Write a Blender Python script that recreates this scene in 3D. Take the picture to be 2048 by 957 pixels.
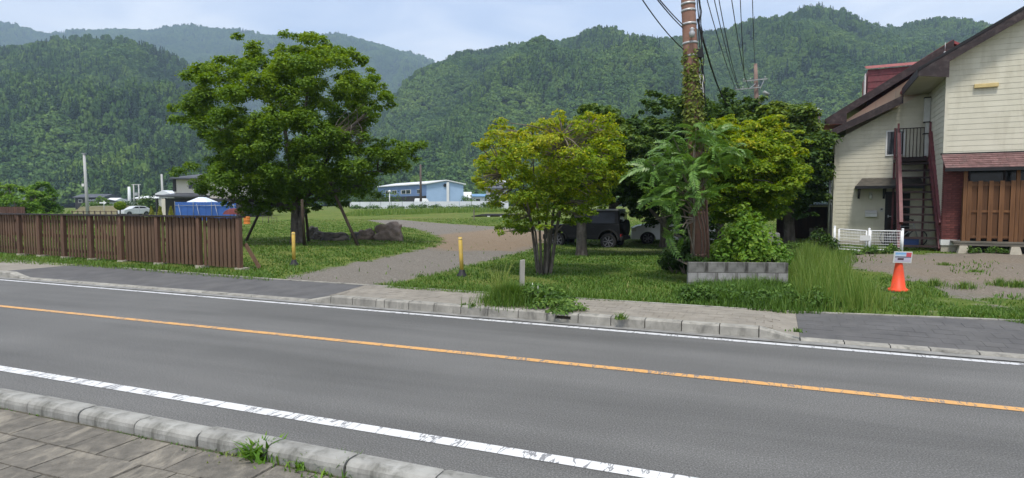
import bpy, bmesh, math, random
import numpy as np
from mathutils import Vector, Matrix, noise

for o in list(bpy.data.objects):
    bpy.data.objects.remove(o)
SC = bpy.context.scene
COL = SC.collection
R = math.radians
PI = math.pi

# ------------------------------------------------------------------ camera
FPX, CX, CY, EYE = 1200.0, 1024.0, 478.5, 1.62
PITCH = math.atan((CY - 410.0) / FPX)
cam_d = bpy.data.cameras.new('camera')
cam_d.sensor_width = 36.0
cam_d.lens = 36.0 * FPX / 2048.0
cam_d.clip_start = 0.1
cam_d.clip_end = 9000.0
cam = bpy.data.objects.new('camera', cam_d)
COL.objects.link(cam)
cam.location = (0, 0, EYE)
cam.rotation_euler = (R(90) - PITCH, 0, 0)
SC.camera = cam

# ------------------------------------------------------------------ light
SUN_EL, SUN_AZ = 65.0, 192.0          # azimuth clockwise from +Y
w = bpy.data.worlds.new('World')
SC.world = w
w.use_nodes = True
nt = w.node_tree
nt.nodes.clear()
sky = nt.nodes.new('ShaderNodeTexSky')
sky.sky_type = 'NISHITA'
sky.sun_disc = False
sky.sun_elevation = R(SUN_EL)
sky.sun_rotation = R(SUN_AZ)
sky.altitude = 900
sky.dust_density = 2.0
tc = nt.nodes.new('ShaderNodeTexCoord')
mp = nt.nodes.new('ShaderNodeMapping')
mp.inputs['Scale'].default_value = (1.6, 1.6, 6.5)
mp.inputs['Rotation'].default_value = (0.06, 0.1, 0.4)
n1 = nt.nodes.new('ShaderNodeTexNoise')
n1.inputs['Scale'].default_value = 1.7
n1.inputs['Detail'].default_value = 7
n1.inputs['Roughness'].default_value = 0.5
n1.inputs['Distortion'].default_value = 0.5
cr = nt.nodes.new('ShaderNodeValToRGB')
cr.color_ramp.elements[0].position = 0.36
cr.color_ramp.elements[0].color = (0.72, 0.72, 0.72, 1)
cr.color_ramp.elements[1].position = 0.64
cr.color_ramp.elements[1].color = (1, 1, 1, 1)
cc = nt.nodes.new('ShaderNodeValToRGB')
cc.color_ramp.elements[0].position = 0.36
cc.color_ramp.elements[0].color = (0.52, 0.59, 0.755, 1)
cc.color_ramp.elements[1].position = 0.66
cc.color_ramp.elements[1].color = (0.76, 0.785, 0.84, 1)
sc_ = nt.nodes.new('ShaderNodeVectorMath')
sc_.operation = 'SCALE'
sc_.inputs['Scale'].default_value = 8.6
mx = nt.nodes.new('ShaderNodeMix')
mx.data_type = 'RGBA'
bg = nt.nodes.new('ShaderNodeBackground')
bg.inputs['Strength'].default_value = 0.10
out = nt.nodes.new('ShaderNodeOutputWorld')
L = nt.links
L.new(tc.outputs['Generated'], mp.inputs['Vector'])
L.new(mp.outputs['Vector'], n1.inputs['Vector'])
L.new(n1.outputs['Fac'], cr.inputs['Fac'])
L.new(n1.outputs['Fac'], cc.inputs['Fac'])
L.new(cc.outputs['Color'], sc_.inputs[0])
L.new(cr.outputs['Color'], mx.inputs['Factor'])
L.new(sky.outputs['Color'], mx.inputs['A'])
L.new(sc_.outputs['Vector'], mx.inputs['B'])
L.new(mx.outputs['Result'], bg.inputs['Color'])
L.new(bg.outputs['Background'], out.inputs['Surface'])

sd = bpy.data.lights.new('sun', 'SUN')
sd.energy = 2.0
sd.angle = R(10)
sd.color = (1.0, 0.95, 0.86)
sun = bpy.data.objects.new('sun', sd)
COL.objects.link(sun)
_az, _el = R(SUN_AZ), R(SUN_EL)
tosun = Vector((math.sin(_az) * math.cos(_el), math.cos(_az) * math.cos(_el), math.sin(_el)))
sun.rotation_euler = tosun.to_track_quat('Z', 'Y').to_euler()

SC.view_settings.view_transform = 'Standard'
SC.view_settings.look = 'None'
SC.view_settings.exposure = 1.0
SC.view_settings.gamma = 1.0
SC.cycles.use_denoising = True
SC.cycles.max_bounces = 6
SC.cycles.diffuse_bounces = 3
SC.cycles.glossy_bounces = 2
SC.cycles.transmission_bounces = 4
SC.cycles.transparent_max_bounces = 6
SC.cycles.volume_bounces = 0

rng = random.Random(7)
nrg = np.random.default_rng(7)

# ------------------------------------------------------------------ geometry of the place
NA, FA = R(21.7), R(23.0)                     # road direction at the near and the far side
D1 = np.array([math.cos(NA), -math.sin(NA)]); N1 = np.array([math.sin(NA), math.cos(NA)])
D2 = np.array([math.cos(FA), -math.sin(FA)]); N2 = np.array([math.sin(FA), math.cos(FA)])


def NP(s, o, z=0.0):
    p = s * D1 + o * N1
    return (p[0], p[1], z)


def FP(s, q, z=0.0):
    p = s * D2 + q * N2
    return (p[0], p[1], z)


def s_far(px, q):
    k = (px - CX) / FPX
    return q * (k * N2[1] - N2[0]) / (D2[0] - k * D2[1])


def sstep(a, b, x):
    t = np.clip((x - a) / (b - a), 0, 1)
    return t * t * (3 - 2 * t)


def T(x, y):
    """height of the lot, the yard and the fields beyond the far pavement"""
    z = 0.13 - 0.33 * np.exp(-(((x - 4.5) / 6.5) ** 2 + ((y - 23.5) / 6.0) ** 2))
    return z + 0.72 * sstep(40, 112, y) * sstep(-.45, -.28, x / np.maximum(y, 1.0))


def ray(px, py):
    x, y = (px - CX) / FPX, (CY - py) / FPX
    c, s = math.cos(PITCH), math.sin(PITCH)
    return Vector((x, c + y * s, -s + y * c))


def P(px, py, Y):
    d = ray(px, py)
    return Vector((0, 0, EYE)) + d * (Y / d.y)


def G(px, py):
    d = ray(px, py)
    t = (EYE - 0.13) / max(-d.z, 1e-4)
    for _ in range(30):
        z = float(T(d.x * t, d.y * t))
        t = 0.5 * t + 0.5 * (EYE - z) / max(-d.z, 1e-4)
    return Vector((d.x * t, d.y * t, EYE + d.z * t))


def g(px, Y, dz=0.0):
    x = (px - CX) / FPX * Y
    return Vector((x, Y, float(T(x, Y)) + dz))


# ------------------------------------------------------------------ helpers
WM = {}


def tag(o, label=None, cat=None, group=None, kind=None):
    if label: o['label'] = label
    if cat: o['category'] = cat
    if group: o['group'] = group
    if kind: o['kind'] = kind
    return o


def thing(name, label, cat, loc=(0, 0, 0), rz=0.0, group=None):
    o = bpy.data.objects.new(name, None)
    o.empty_display_size = 0.3
    COL.objects.link(o)
    o.location = loc
    o.rotation_euler = (0, 0, rz)
    WM[o.name] = (Matrix.Translation(Vector(loc)) @ Matrix.Rotation(rz, 4, 'Z')).inverted()
    return tag(o, label, cat, group)


def copy_tree(o, parent=None):
    c = o.copy()
    COL.objects.link(c)
    if parent is not None:
        c.parent = parent
    for ch in list(o.children):
        copy_tree(ch, c)
    return c


def inv_of(parent):
    p = parent
    while p.parent is not None:
        p = p.parent
    return WM.get(p.name)


class MB:
    def __init__(self):
        self.v, self.f, self.m, self.s = [], [], [], []

    def add(self, vs, fs, mi=0, smooth=False):
        b = len(self.v)
        self.v += [tuple(v) for v in vs]
        for f in fs:
            self.f.append(tuple(i + b for i in f)); self.m.append(mi); self.s.append(smooth)
        return self

    def hexa(self, c, mi=0):
        return self.add(c, [(0, 3, 2, 1), (4, 5, 6, 7), (0, 1, 5, 4), (1, 2, 6, 5), (2, 3, 7, 6), (3, 0, 4, 7)], mi)

    def box(self, x0, x1, y0, y1, z0, z1, mi=0):
        return self.hexa([(x0, y0, z0), (x1, y0, z0), (x1, y1, z0), (x0, y1, z0),
                          (x0, y0, z1), (x1, y0, z1), (x1, y1, z1), (x0, y1, z1)], mi)

    def bar(self, p, q, w, h, mi=0, up=(0, 0, 1)):
        p, q = Vector(p), Vector(q)
        d = (q - p).normalized()
        u = Vector(up)
        if abs(d.dot(u)) > 0.98: u = Vector((0, 1, 0))
        sx = d.cross(u).normalized() * (w / 2)
        sz = sx.normalized().cross(d).normalized() * (h / 2)
        return self.hexa([p - sx - sz, p + sx - sz, q + sx - sz, q - sx - sz,
                          p - sx + sz, p + sx + sz, q + sx + sz, q - sx + sz], mi)

    def tube(self, pts, rad, n=8, mi=0, cap=True, smooth=True):
        pts = [Vector(p) for p in pts]
        if not hasattr(rad, '__len__'): rad = [rad] * len(pts)
        vs, fs = [], []
        ref = None
        for i, p in enumerate(pts):
            d = (pts[min(i + 1, len(pts) - 1)] - pts[max(i - 1, 0)]).normalized()
            if ref is None:
                ref = Vector((1, 0, 0)) if abs(d.x) < 0.8 else Vector((0, 1, 0))
            a = (ref - d * ref.dot(d)).normalized()
            ref = a
            b = d.cross(a)
            for k in range(n):
                t = 2 * PI * k / n
                vs.append(p + (a * math.cos(t) + b * math.sin(t)) * rad[i])
        for i in range(len(pts) - 1):
            for k in range(n):
                k2 = (k + 1) % n
                fs.append((i * n + k, i * n + k2, (i + 1) * n + k2, (i + 1) * n + k))
        self.add(vs, fs, mi, smooth)
        if cap:
            b = len(self.v) - len(vs)
            self.f.append(tuple(b + k for k in reversed(range(n)))); self.m.append(mi); self.s.append(False)
            e = b + (len(pts) - 1) * n
            self.f.append(tuple(e + k for k in range(n))); self.m.append(mi); self.s.append(False)
        return self

    def lathe(self, prof, n=16, c=(0, 0, 0), mi=0):
        """prof: (radius, z) pairs"""
        return self.tube([(c[0], c[1], c[2] + z) for r, z in prof], [max(r, 1e-4) for r, z in prof], n, mi) if False else self._lathe(prof, n, c, mi)

    def _lathe(self, prof, n, c, mi):
        vs, fs = [], []
        for r, z in prof:
            for k in range(n):
                t = 2 * PI * k / n
                vs.append((c[0] + max(r, 1e-4) * math.cos(t), c[1] + max(r, 1e-4) * math.sin(t), c[2] + z))
        for i in range(len(prof) - 1):
            for k in range(n):
                k2 = (k + 1) % n
                fs.append((i * n + k, i * n + k2, (i + 1) * n + k2, (i + 1) * n + k))
        return self.add(vs, fs, mi, True)

    def prism(self, poly, vec, mi=0):
        """extrude a planar polygon of 3D points along vec"""
        poly = [Vector(p) for p in poly]
        vec = Vector(vec)
        n = len(poly)
        vs = poly + [p + vec for p in poly]
        fs = [tuple(range(n)), tuple(reversed(range(n, 2 * n)))]
        fs += [(i, i + n, (i + 1) % n + n, (i + 1) % n) for i in range(n)]
        return self.add(vs, fs, mi)

    def mesh(self, name, mats, xf=None):
        me = bpy.data.meshes.new(name)
        vs = self.v
        if xf is not None:
            vs = [tuple(xf @ Vector(v)) for v in vs]
        me.from_pydata(vs, [], self.f)
        for m in (mats if isinstance(mats, (list, tuple)) else [mats]):
            me.materials.append(m)
        me.polygons.foreach_set('material_index', self.m)
        me.polygons.foreach_set('use_smooth', self.s)
        bm = bmesh.new(); bm.from_mesh(me)
        bmesh.ops.recalc_face_normals(bm, faces=bm.faces)
        bm.to_mesh(me); bm.free()
        me.update()
        return me

    def build(self, name, mats, parent=None, world=True, bevel=0.0):
        xf = inv_of(parent) if (parent is not None and world) else None
        me = self.mesh(name, mats, xf)
        o = bpy.data.objects.new(name, me)
        COL.objects.link(o)
        if parent is not None: o.parent = parent
        if bevel:
            md = o.modifiers.new('bevel', 'BEVEL'); md.width = bevel; md.segments = 2; md.limit_method = 'ANGLE'
        return o


def piece(name, me, parent, loc=(0, 0, 0), rot=(0, 0, 0), scale=(1, 1, 1)):
    o = bpy.data.objects.new(name, me)
    COL.objects.link(o)
    if parent is not None: o.parent = parent
    o.location = loc; o.rotation_euler = rot; o.scale = scale
    return o


def solo(name, mb, mats, label, cat, group=None, loc=None, bevel=0.0):
    """a thing that is a single mesh, its origin at loc"""
    loc = Vector(loc if loc is not None else mb.v[0])
    me = mb.mesh(name, mats, Matrix.Translation(-loc))
    o = bpy.data.objects.new(name, me)
    COL.objects.link(o)
    o.location = loc
    WM[o.name] = Matrix.Translation(-loc)
    if bevel:
        md = o.modifiers.new('bevel', 'BEVEL'); md.width = bevel; md.segments = 2; md.limit_method = 'ANGLE'
    return tag(o, label, cat, group)


def np_mesh(name, V, F, mat, smooth=False, attrs=None):
    """fast mesh from numpy arrays: V (n,3), F (m,3) or (m,4)"""
    me = bpy.data.meshes.new(name)
    V = np.asarray(V, dtype=np.float32); F = np.asarray(F, dtype=np.int32)
    k = F.shape[1]
    me.vertices.add(len(V)); me.vertices.foreach_set('co', V.ravel())
    me.loops.add(F.size); me.loops.foreach_set('vertex_index', F.ravel())
    me.polygons.add(len(F))
    me.polygons.foreach_set('loop_start', np.arange(0, F.size, k, dtype=np.int32))
    try:
        me.polygons.foreach_set('loop_total', np.full(len(F), k, dtype=np.int32))
    except Exception:
        pass
    if smooth:
        me.polygons.foreach_set('use_smooth', np.ones(len(F), dtype=bool))
    for an, av in (attrs or {}).items():
        a = me.attributes.new(an, 'FLOAT', 'POINT')
        a.data.foreach_set('value', np.asarray(av, dtype=np.float32))
    for m in (mat if isinstance(mat, (list, tuple)) else [mat]):
        me.materials.append(m)
    me.update(calc_edges=True)
    me.validate()
    return me


# ------------------------------------------------------------------ materials
def base_mat(name):
    m = bpy.data.materials.new(name)
    m.use_nodes = True
    return m, m.node_tree, m.node_tree.nodes['Principled BSDF']


def node(nt, typ, **kw):
    n = nt.nodes.new(typ)
    for k, v in kw.items():
        if k in n.inputs: n.inputs[k].default_value = v
        else: setattr(n, k, v)
    return n


def ramp(nt, fac, stops):
    r = nt.nodes.new('ShaderNodeValToRGB')
    e = r.color_ramp.elements
    while len(e) < len(stops): e.new(0.5)
    for i, (p, c) in enumerate(stops):
        e[i].position = p
        e[i].color = (c[0], c[1], c[2], 1) if hasattr(c, '__len__') else (c, c, c, 1)
    nt.links.new(fac, r.inputs['Fac'])
    return r.outputs['Color']


def mixc(nt, fac, a, b, mode='MIX'):
    m = nt.nodes.new('ShaderNodeMix')
    m.data_type = 'RGBA'; m.blend_type = mode
    for sock, v in (('Factor', fac), ('A', a), ('B', b)):
        if hasattr(v, 'is_linked') or isinstance(v, bpy.types.NodeSocket): nt.links.new(v, m.inputs[sock])
        elif sock == 'Factor': m.inputs[sock].default_value = v
        else: m.inputs[sock].default_value = (v[0], v[1], v[2], 1)
    return m.outputs['Result']


def math_(nt, op, a, b=None):
    m = nt.nodes.new('ShaderNodeMath'); m.operation = op
    for i, v in enumerate((a, b)):
        if v is None: continue
        if isinstance(v, bpy.types.NodeSocket): nt.links.new(v, m.inputs[i])
        else: m.inputs[i].default_value = v
    return m.outputs[0]


def noise_fac(nt, scale, detail=5, rough=0.55, stretch=(1, 1, 1), coord='Object', dist=0.0):
    if coord == 'World':
        v = nt.nodes.new('ShaderNodeNewGeometry').outputs['Position']
    else:
        v = nt.nodes.new('ShaderNodeTexCoord').outputs[coord]
    if tuple(stretch) != (1, 1, 1):
        mp = nt.nodes.new('ShaderNodeMapping'); mp.inputs['Scale'].default_value = stretch
        nt.links.new(v, mp.inputs['Vector']); v = mp.outputs['Vector']
    n = nt.nodes.new('ShaderNodeTexNoise')
    n.inputs['Scale'].default_value = scale; n.inputs['Detail'].default_value = detail
    n.inputs['Roughness'].default_value = rough; n.inputs['Distortion'].default_value = dist
    nt.links.new(v, n.inputs['Vector'])
    return n.outputs['Fac']


def bump(nt, b, fac, strength=0.3, dist=0.01):
    n = nt.nodes.new('ShaderNodeBump')
    n.inputs['Strength'].default_value = strength; n.inputs['Distance'].default_value = dist
    nt.links.new(fac, n.inputs['Height'])
    nt.links.new(n.outputs['Normal'], b.inputs['Normal'])


def pm(name, c1, c2=None, scale=6, rough=0.75, bmp=0.25, bscale=None, metal=0.0, spec=0.3, rnd=0.0,
       stretch=(1, 1, 1), coord='Object', lo=0.35, hi=0.65, bdist=0.01, dirt=None):
    m, nt, b = base_mat(name)
    c2 = c2 or tuple(x * 0.75 for x in c1)
    f = noise_fac(nt, scale, 6, 0.6, stretch, coord)
    col = ramp(nt, f, [(lo, c2), (hi, c1)])
    if dirt:                                   # stains of their own shape
        f2 = noise_fac(nt, dirt[1], 6, 0.65, dirt[3] if len(dirt) > 3 else (1, 1, 1), coord, 0.4)
        k = ramp(nt, f2, [(0.5, 0.0), (0.72, dirt[2])])
        col = mixc(nt, k, col, dirt[0])
    if rnd:
        oi = nt.nodes.new('ShaderNodeObjectInfo')
        v = math_(nt, 'ADD', math_(nt, 'MULTIPLY', oi.outputs['Random'], rnd), 1 - rnd / 2)
        cb = nt.nodes.new('ShaderNodeCombineColor')
        for i in range(3): nt.links.new(v, cb.inputs[i])
        col = mixc(nt, 1.0, col, cb.outputs[0], 'MULTIPLY')
    nt.links.new(col, b.inputs['Base Color'])
    b.inputs['Roughness'].default_value = rough
    b.inputs['Metallic'].default_value = metal
    b.inputs['Specular IOR Level'].default_value = spec
    if bmp:
        bump(nt, b, noise_fac(nt, bscale or scale * 4, 6, 0.6, stretch, coord), bmp, bdist)
    return m


def leaf_mat(name, stops, trans=0.35, rough=0.55, spec=0.25):
    """leaf colour from the per-leaf attribute tint (what the leaf itself is: young, old, yellow)"""
    m, nt, b = base_mat(name)
    a = node(nt, 'ShaderNodeAttribute', attribute_name='tint')
    col = ramp(nt, a.outputs['Fac'], stops)
    nt.links.new(col, b.inputs['Base Color'])
    b.inputs['Roughness'].default_value = rough
    b.inputs['Specular IOR Level'].default_value = spec
    t = nt.nodes.new('ShaderNodeBsdfTranslucent')
    hs = nt.nodes.new('ShaderNodeHueSaturation')
    hs.inputs['Hue'].default_value = 0.487; hs.inputs['Saturation'].default_value = 1.1; hs.inputs['Value'].default_value = 1.25
    nt.links.new(col, hs.inputs['Color']); nt.links.new(hs.outputs['Color'], t.inputs['Color'])
    ms = nt.nodes.new('ShaderNodeMixShader'); ms.inputs[0].default_value = trans
    nt.links.new(b.outputs[0], ms.inputs[1]); nt.links.new(t.outputs[0], ms.inputs[2])
    nt.links.new(ms.outputs[0], nt.nodes['Material Output'].inputs['Surface'])
    return m


def glass_mat(name, col=(0.02, 0.025, 0.03), rough=0.08):
    m, nt, b = base_mat(name)
    f = noise_fac(nt, 2.0, 3)
    nt.links.new(ramp(nt, f, [(0.3, col), (0.7, tuple(c * 1.7 for c in col))]), b.inputs['Base Color'])
    b.inputs['Roughness'].default_value = rough
    b.inputs['Specular IOR Level'].default_value = 0.6
    return m


M = {}
# asphalt of the road: aggregate speckle, long tyre tracks, small cracks
m, nt, b = base_mat('road_asphalt')
rot = nt.nodes.new('ShaderNodeMapping'); rot.inputs['Rotation'].default_value = (0, 0, NA)
nt.links.new(nt.nodes.new('ShaderNodeTexCoord').outputs['Object'], rot.inputs['Vector'])


def _nz(scale, detail, rough, st=None):
    v = rot.outputs['Vector']
    if st:
        mp = nt.nodes.new('ShaderNodeMapping'); mp.inputs['Scale'].default_value = st
        nt.links.new(v, mp.inputs['Vector']); v = mp.outputs['Vector']
    n = nt.nodes.new('ShaderNodeTexNoise')
    n.inputs['Scale'].default_value = scale; n.inputs['Detail'].default_value = detail; n.inputs['Roughness'].default_value = rough
    nt.links.new(v, n.inputs['Vector'])
    return n.outputs['Fac']


speck = ramp(nt, _nz(85, 3, 0.75), [(0.30, (0.058, 0.057, 0.054)), (0.5, (0.118, 0.116, 0.110)), (0.68, (0.225, 0.221, 0.211))])
tracks = ramp(nt, _nz(0.9, 4, 0.6, (0.10, 1.3, 1)), [(0.32, 0.76), (0.5, 0.97), (0.68, 1.13)])
blot = ramp(nt, _nz(0.5, 6, 0.6), [(0.3, 0.86), (0.7, 1.08)])
c_ = mixc(nt, 1.0, mixc(nt, 1.0, speck, tracks, 'MULTIPLY'), blot, 'MULTIPLY')
nt.links.new(c_, b.inputs['Base Color'])
b.inputs['Roughness'].default_value = 0.78
b.inputs['Specular IOR Level'].default_value = 0.35
bump(nt, b, _nz(75, 4, 0.75), 0.5, 0.006)
M['road'] = m


def paint_mat(name, col, wear_scale, lo, hi):
    """thermoplastic road paint worn through to asphalt in cracks across the line"""
    m, nt, b = base_mat(name)
    rot = nt.nodes.new('ShaderNodeMapping'); rot.inputs['Rotation'].default_value = (0, 0, NA)
    nt.links.new(nt.nodes.new('ShaderNodeTexCoord').outputs['Object'], rot.inputs['Vector'])
    mp = nt.nodes.new('ShaderNodeMapping'); mp.inputs['Scale'].default_value = (1, 0.22, 1)
    mp.inputs['Rotation'].default_value = (0, 0, R(18))
    nt.links.new(rot.outputs['Vector'], mp.inputs['Vector'])
    n = nt.nodes.new('ShaderNodeTexNoise')
    n.inputs['Scale'].default_value = wear_scale; n.inputs['Detail'].default_value = 4; n.inputs['Roughness'].default_value = 0.6
    nt.links.new(mp.outputs['Vector'], n.inputs['Vector'])
    crack = math_(nt, 'ABSOLUTE', math_(nt, 'SUBTRACT', n.outputs['Fac'], 0.5))
    thin = ramp(nt, noise_fac(nt, 2.2, 5, 0.6), [(0.35, 0.0), (0.75, 0.03)])      # some stretches are worn harder
    k = math_(nt, 'LESS_THAN', crack, math_(nt, 'ADD', thin, lo))
    n3 = noise_fac(nt, 42, 4, 0.7)
    k = math_(nt, 'MAXIMUM', math_(nt, 'MULTIPLY', k, 0.85), ramp(nt, n3, [(hi - .06, 0.9), (hi, 0.0)]))
    n2 = noise_fac(nt, 30, 5)
    body = ramp(nt, n2, [(0.3, tuple(c * 0.78 for c in col)), (0.7, col)])
    nt.links.new(mixc(nt, k, body, (0.15, 0.15, 0.155)), b.inputs['Base Color'])
    b.inputs['Roughness'].default_value = 0.6
    return m


M['white_paint'] = paint_mat('white_road_paint', (0.70, 0.70, 0.69), 8, 0.006, 0.33)
M['white_paint2'] = paint_mat('thin_white_road_paint', (0.60, 0.60, 0.60), 8, 0.004, 0.36)
M['orange_paint'] = paint_mat('orange_road_paint', (0.66, 0.355, 0.115), 9, 0.005, 0.40)
M['concrete'] = pm('kerb_concrete', (0.325, 0.32, 0.295), (0.235, 0.23, 0.21), 7, 0.85, 0.35, 60, rnd=0.14,
                   dirt=((0.075, 0.075, 0.06), 9, 0.7, (1, 1, 0.4)))
M['kerb_far'] = pm('far_kerb_concrete', (0.34, 0.325, 0.285), (0.23, 0.22, 0.195), 5, 0.9, 0.35, 50, rnd=0.22,
                   dirt=((0.06, 0.058, 0.05), 6, 0.8, (1, 1, 0.35)))
M['gutter'] = pm('gutter_concrete', (0.27, 0.265, 0.25), (0.17, 0.168, 0.16), 4, 0.9, 0.3, 50, coord='World',
                 dirt=((0.09, 0.085, 0.07), 3, 0.6))
M['paver'] = pm('grey_paver', (0.172, 0.156, 0.130), (0.108, 0.099, 0.084), 14, 0.9, 0.8, 70, rnd=0.14, coord='World',
                dirt=((0.33, 0.295, 0.235), 4.5, 0.8, (1.6, 0.7, 1)))
M['paver_far'] = pm('beige_paver', (0.27, 0.245, 0.205), (0.21, 0.19, 0.16), 4, 0.9, 0.4, 50, rnd=0.08, coord='World',
                    dirt=((0.15, 0.13, 0.10), 1.6, 0.5))
M['paver_dark'] = pm('dark_apron_paver', (0.108, 0.105, 0.104), (0.080, 0.078, 0.078), 3, 0.85, 0.3, 50, rnd=0.03, coord='World',
                     dirt=((0.13, 0.125, 0.115), 0.9, 0.4))
M['bed'] = pm('joint_bed', (0.095, 0.085, 0.065), (0.065, 0.062, 0.042), 8, 0.95, 0.4, 60, coord='World')


def ground_mat(name):
    """lawn, gravel and dirt on one continuous ground: which it is comes from the attributes gravel and dirt"""
    m, nt, b = base_mat(name)
    ga = node(nt, 'ShaderNodeAttribute', attribute_name='gravel').outputs['Fac']
    da = node(nt, 'ShaderNodeAttribute', attribute_name='dirt').outputs['Fac']
    big = noise_fac(nt, 0.16, 6, 0.6, coord='World')
    mid = noise_fac(nt, 1.6, 7, 0.65, coord='World')
    fine = noise_fac(nt, 26, 6, 0.75, coord='World')
    grass1 = ramp(nt, mid, [(0.30, (0.070, 0.098, 0.020)), (0.5, (0.102, 0.146, 0.028)), (0.7, (0.165, 0.200, 0.046))])
    straw = ramp(nt, big, [(0.46, 0.0), (0.68, 0.5)])
    grass = mixc(nt, straw, grass1, (0.205, 0.180, 0.062))
    grass = mixc(nt, 1.0, grass, ramp(nt, fine, [(0.25, 0.55), (0.7, 1.25)]), 'MULTIPLY')
    tone = noise_fac(nt, 0.35, 5, 0.6, coord='World')
    grav = ramp(nt, fine, [(0.28, (0.085, 0.075, 0.063)), (0.5, (0.165, 0.149, 0.127)), (0.72, (0.31, 0.285, 0.25))])
    dirt_ = ramp(nt, fine, [(0.28, (0.120, 0.088, 0.058)), (0.5, (0.205, 0.156, 0.108)), (0.72, (0.30, 0.24, 0.175))])
    earth = mixc(nt, ramp(nt, math_(nt, 'ADD', math_(nt, 'MULTIPLY', da, 1.0), math_(nt, 'MULTIPLY', tone, 0.5)), [(0.3, 0.0), (0.75, 1.0)]), grav, dirt_)
    edge = math_(nt, 'ADD', ga, math_(nt, 'MULTIPLY', math_(nt, 'SUBTRACT', mid, 0.5), 1.5))
    edge = math_(nt, 'ADD', edge, math_(nt, 'MULTIPLY', math_(nt, 'SUBTRACT', fine, 0.5), 0.7))
    k = ramp(nt, edge, [(0.42, 0.0), (0.58, 1.0)])
    nt.links.new(mixc(nt, k, grass, earth), b.inputs['Base Color'])
    b.inputs['Roughness'].default_value = 0.95
    b.inputs['Specular IOR Level'].default_value = 0.1
    bump(nt, b, fine, 0.7, 0.03)
    return m


M['lot'] = ground_mat('lot_ground')
M['soil'] = pm('soil', (0.13, 0.105, 0.075), (0.07, 0.06, 0.04), 5, 0.95, 0.5, 30, coord='World')
M['field'] = pm('field', (0.13, 0.15, 0.05), (0.08, 0.10, 0.03), 0.05, 0.95, 0.0, coord='World')
M['grass'] = leaf_mat('grass_blades', [(0.0, (0.035, 0.065, 0.012)), (0.45, (0.070, 0.148, 0.020)), (0.8, (0.125, 0.210, 0.034)), (1.0, (0.25, 0.245, 0.085))], 0.3)
M['tall_grass'] = leaf_mat('tall_grass_blades', [(0.0, (0.045, 0.10, 0.016)), (0.5, (0.105, 0.20, 0.030)), (1.0, (0.24, 0.29, 0.07))], 0.35)
M['weed'] = leaf_mat('weed_leaves', [(0.0, (0.035, 0.075, 0.016)), (0.5, (0.075, 0.155, 0.026)), (1.0, (0.17, 0.26, 0.05))], 0.3)
M['leaf_big'] = leaf_mat('big_tree_leaves', [(0.0, (0.040, 0.086, 0.011)), (0.45, (0.094, 0.180, 0.016)), (0.8, (0.185, 0.285, 0.024)), (1.0, (0.27, 0.36, 0.03))], 0.42)
M['leaf_maple'] = leaf_mat('maple_leaves', [(0.0, (0.040, 0.105, 0.012)), (0.42, (0.105, 0.205, 0.016)), (0.8, (0.265, 0.355, 0.022)), (1.0, (0.42, 0.41, 0.03))], 0.45)
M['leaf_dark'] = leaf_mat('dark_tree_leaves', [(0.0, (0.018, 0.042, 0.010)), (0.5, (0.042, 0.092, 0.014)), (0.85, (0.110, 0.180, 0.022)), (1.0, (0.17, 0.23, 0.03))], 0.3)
M['leaf_heaven'] = leaf_mat('pinnate_leaves', [(0.0, (0.055, 0.125, 0.024)), (0.6, (0.120, 0.235, 0.040)), (1.0, (0.24, 0.36, 0.08))], 0.3, 0.4, 0.4)
M['leaf_bright'] = leaf_mat('bright_shrub_leaves', [(0.0, (0.050, 0.12, 0.016)), (0.5, (0.11, 0.235, 0.024)), (1.0, (0.22, 0.34, 0.045))], 0.35)
M['leaf_ivy'] = leaf_mat('ivy_leaves', [(0.0, (0.05, 0.085, 0.014)), (0.5, (0.13, 0.175, 0.024)), (1.0, (0.26, 0.27, 0.05))], 0.25)
M['bark'] = pm('bark', (0.135, 0.115, 0.095), (0.05, 0.042, 0.035), 9, 0.95, 0.9, 30, stretch=(1, 1, 0.25), bdist=0.02,
               dirt=((0.24, 0.24, 0.21), 4, 0.5))
M['twig'] = pm('twig', (0.22, 0.185, 0.14), (0.12, 0.10, 0.08), 9, 0.9, 0.3)
# ================================================================== SETTING
def struct(o, label=None):
    tag(o, label, None, None, 'structure')
    return o


def sheet(name, pts, mat):
    mb = MB()
    mb.add(pts, [tuple(range(len(pts)))])
    return struct(mb.build(name, mat))


# the ground: one sheet to the horizon, a hand below everything laid on it
mb = MB()
rr = [0.5, 30, 120, 400, 1200, 4200]
for i in range(len(rr) - 1):
    for k in range(48):
        a0, a1 = 2 * PI * k / 48, 2 * PI * (k + 1) / 48
        mb.add([(rr[j] * math.cos(a), rr[j] * math.sin(a), -0.16) for j, a in ((i, a0), (i + 1, a0), (i + 1, a1), (i, a1))], [(0, 1, 2, 3)])
mb.add([(0.5 * math.cos(2 * PI * k / 48), 0.5 * math.sin(2 * PI * k / 48), -0.16) for k in range(48)], [tuple(range(48))])
struct(mb.build('ground', M['field']), 'flat field ground under the whole place')

Q_LINE, Q_KERB, Q_TOP, Q_BACK = 7.55, 7.80, 7.95, 9.15
struct(sheet('road', [NP(-140, 2.97), NP(60, 2.97), FP(60, 7.66), FP(-140, 7.66)], M['road']), 'grey asphalt two lane road')


def strip(name, f, q0, q1, s0, s1, z, mat, n=40):
    mb = MB()
    for i in range(n):
        a, c = s0 + (s1 - s0) * i / n, s0 + (s1 - s0) * (i + 1) / n
        mb.add([f(a, q0, z), f(c, q0, z), f(c, q1, z), f(a, q1, z)], [(0, 1, 2, 3)])
    return struct(mb.build(name, mat))


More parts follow.
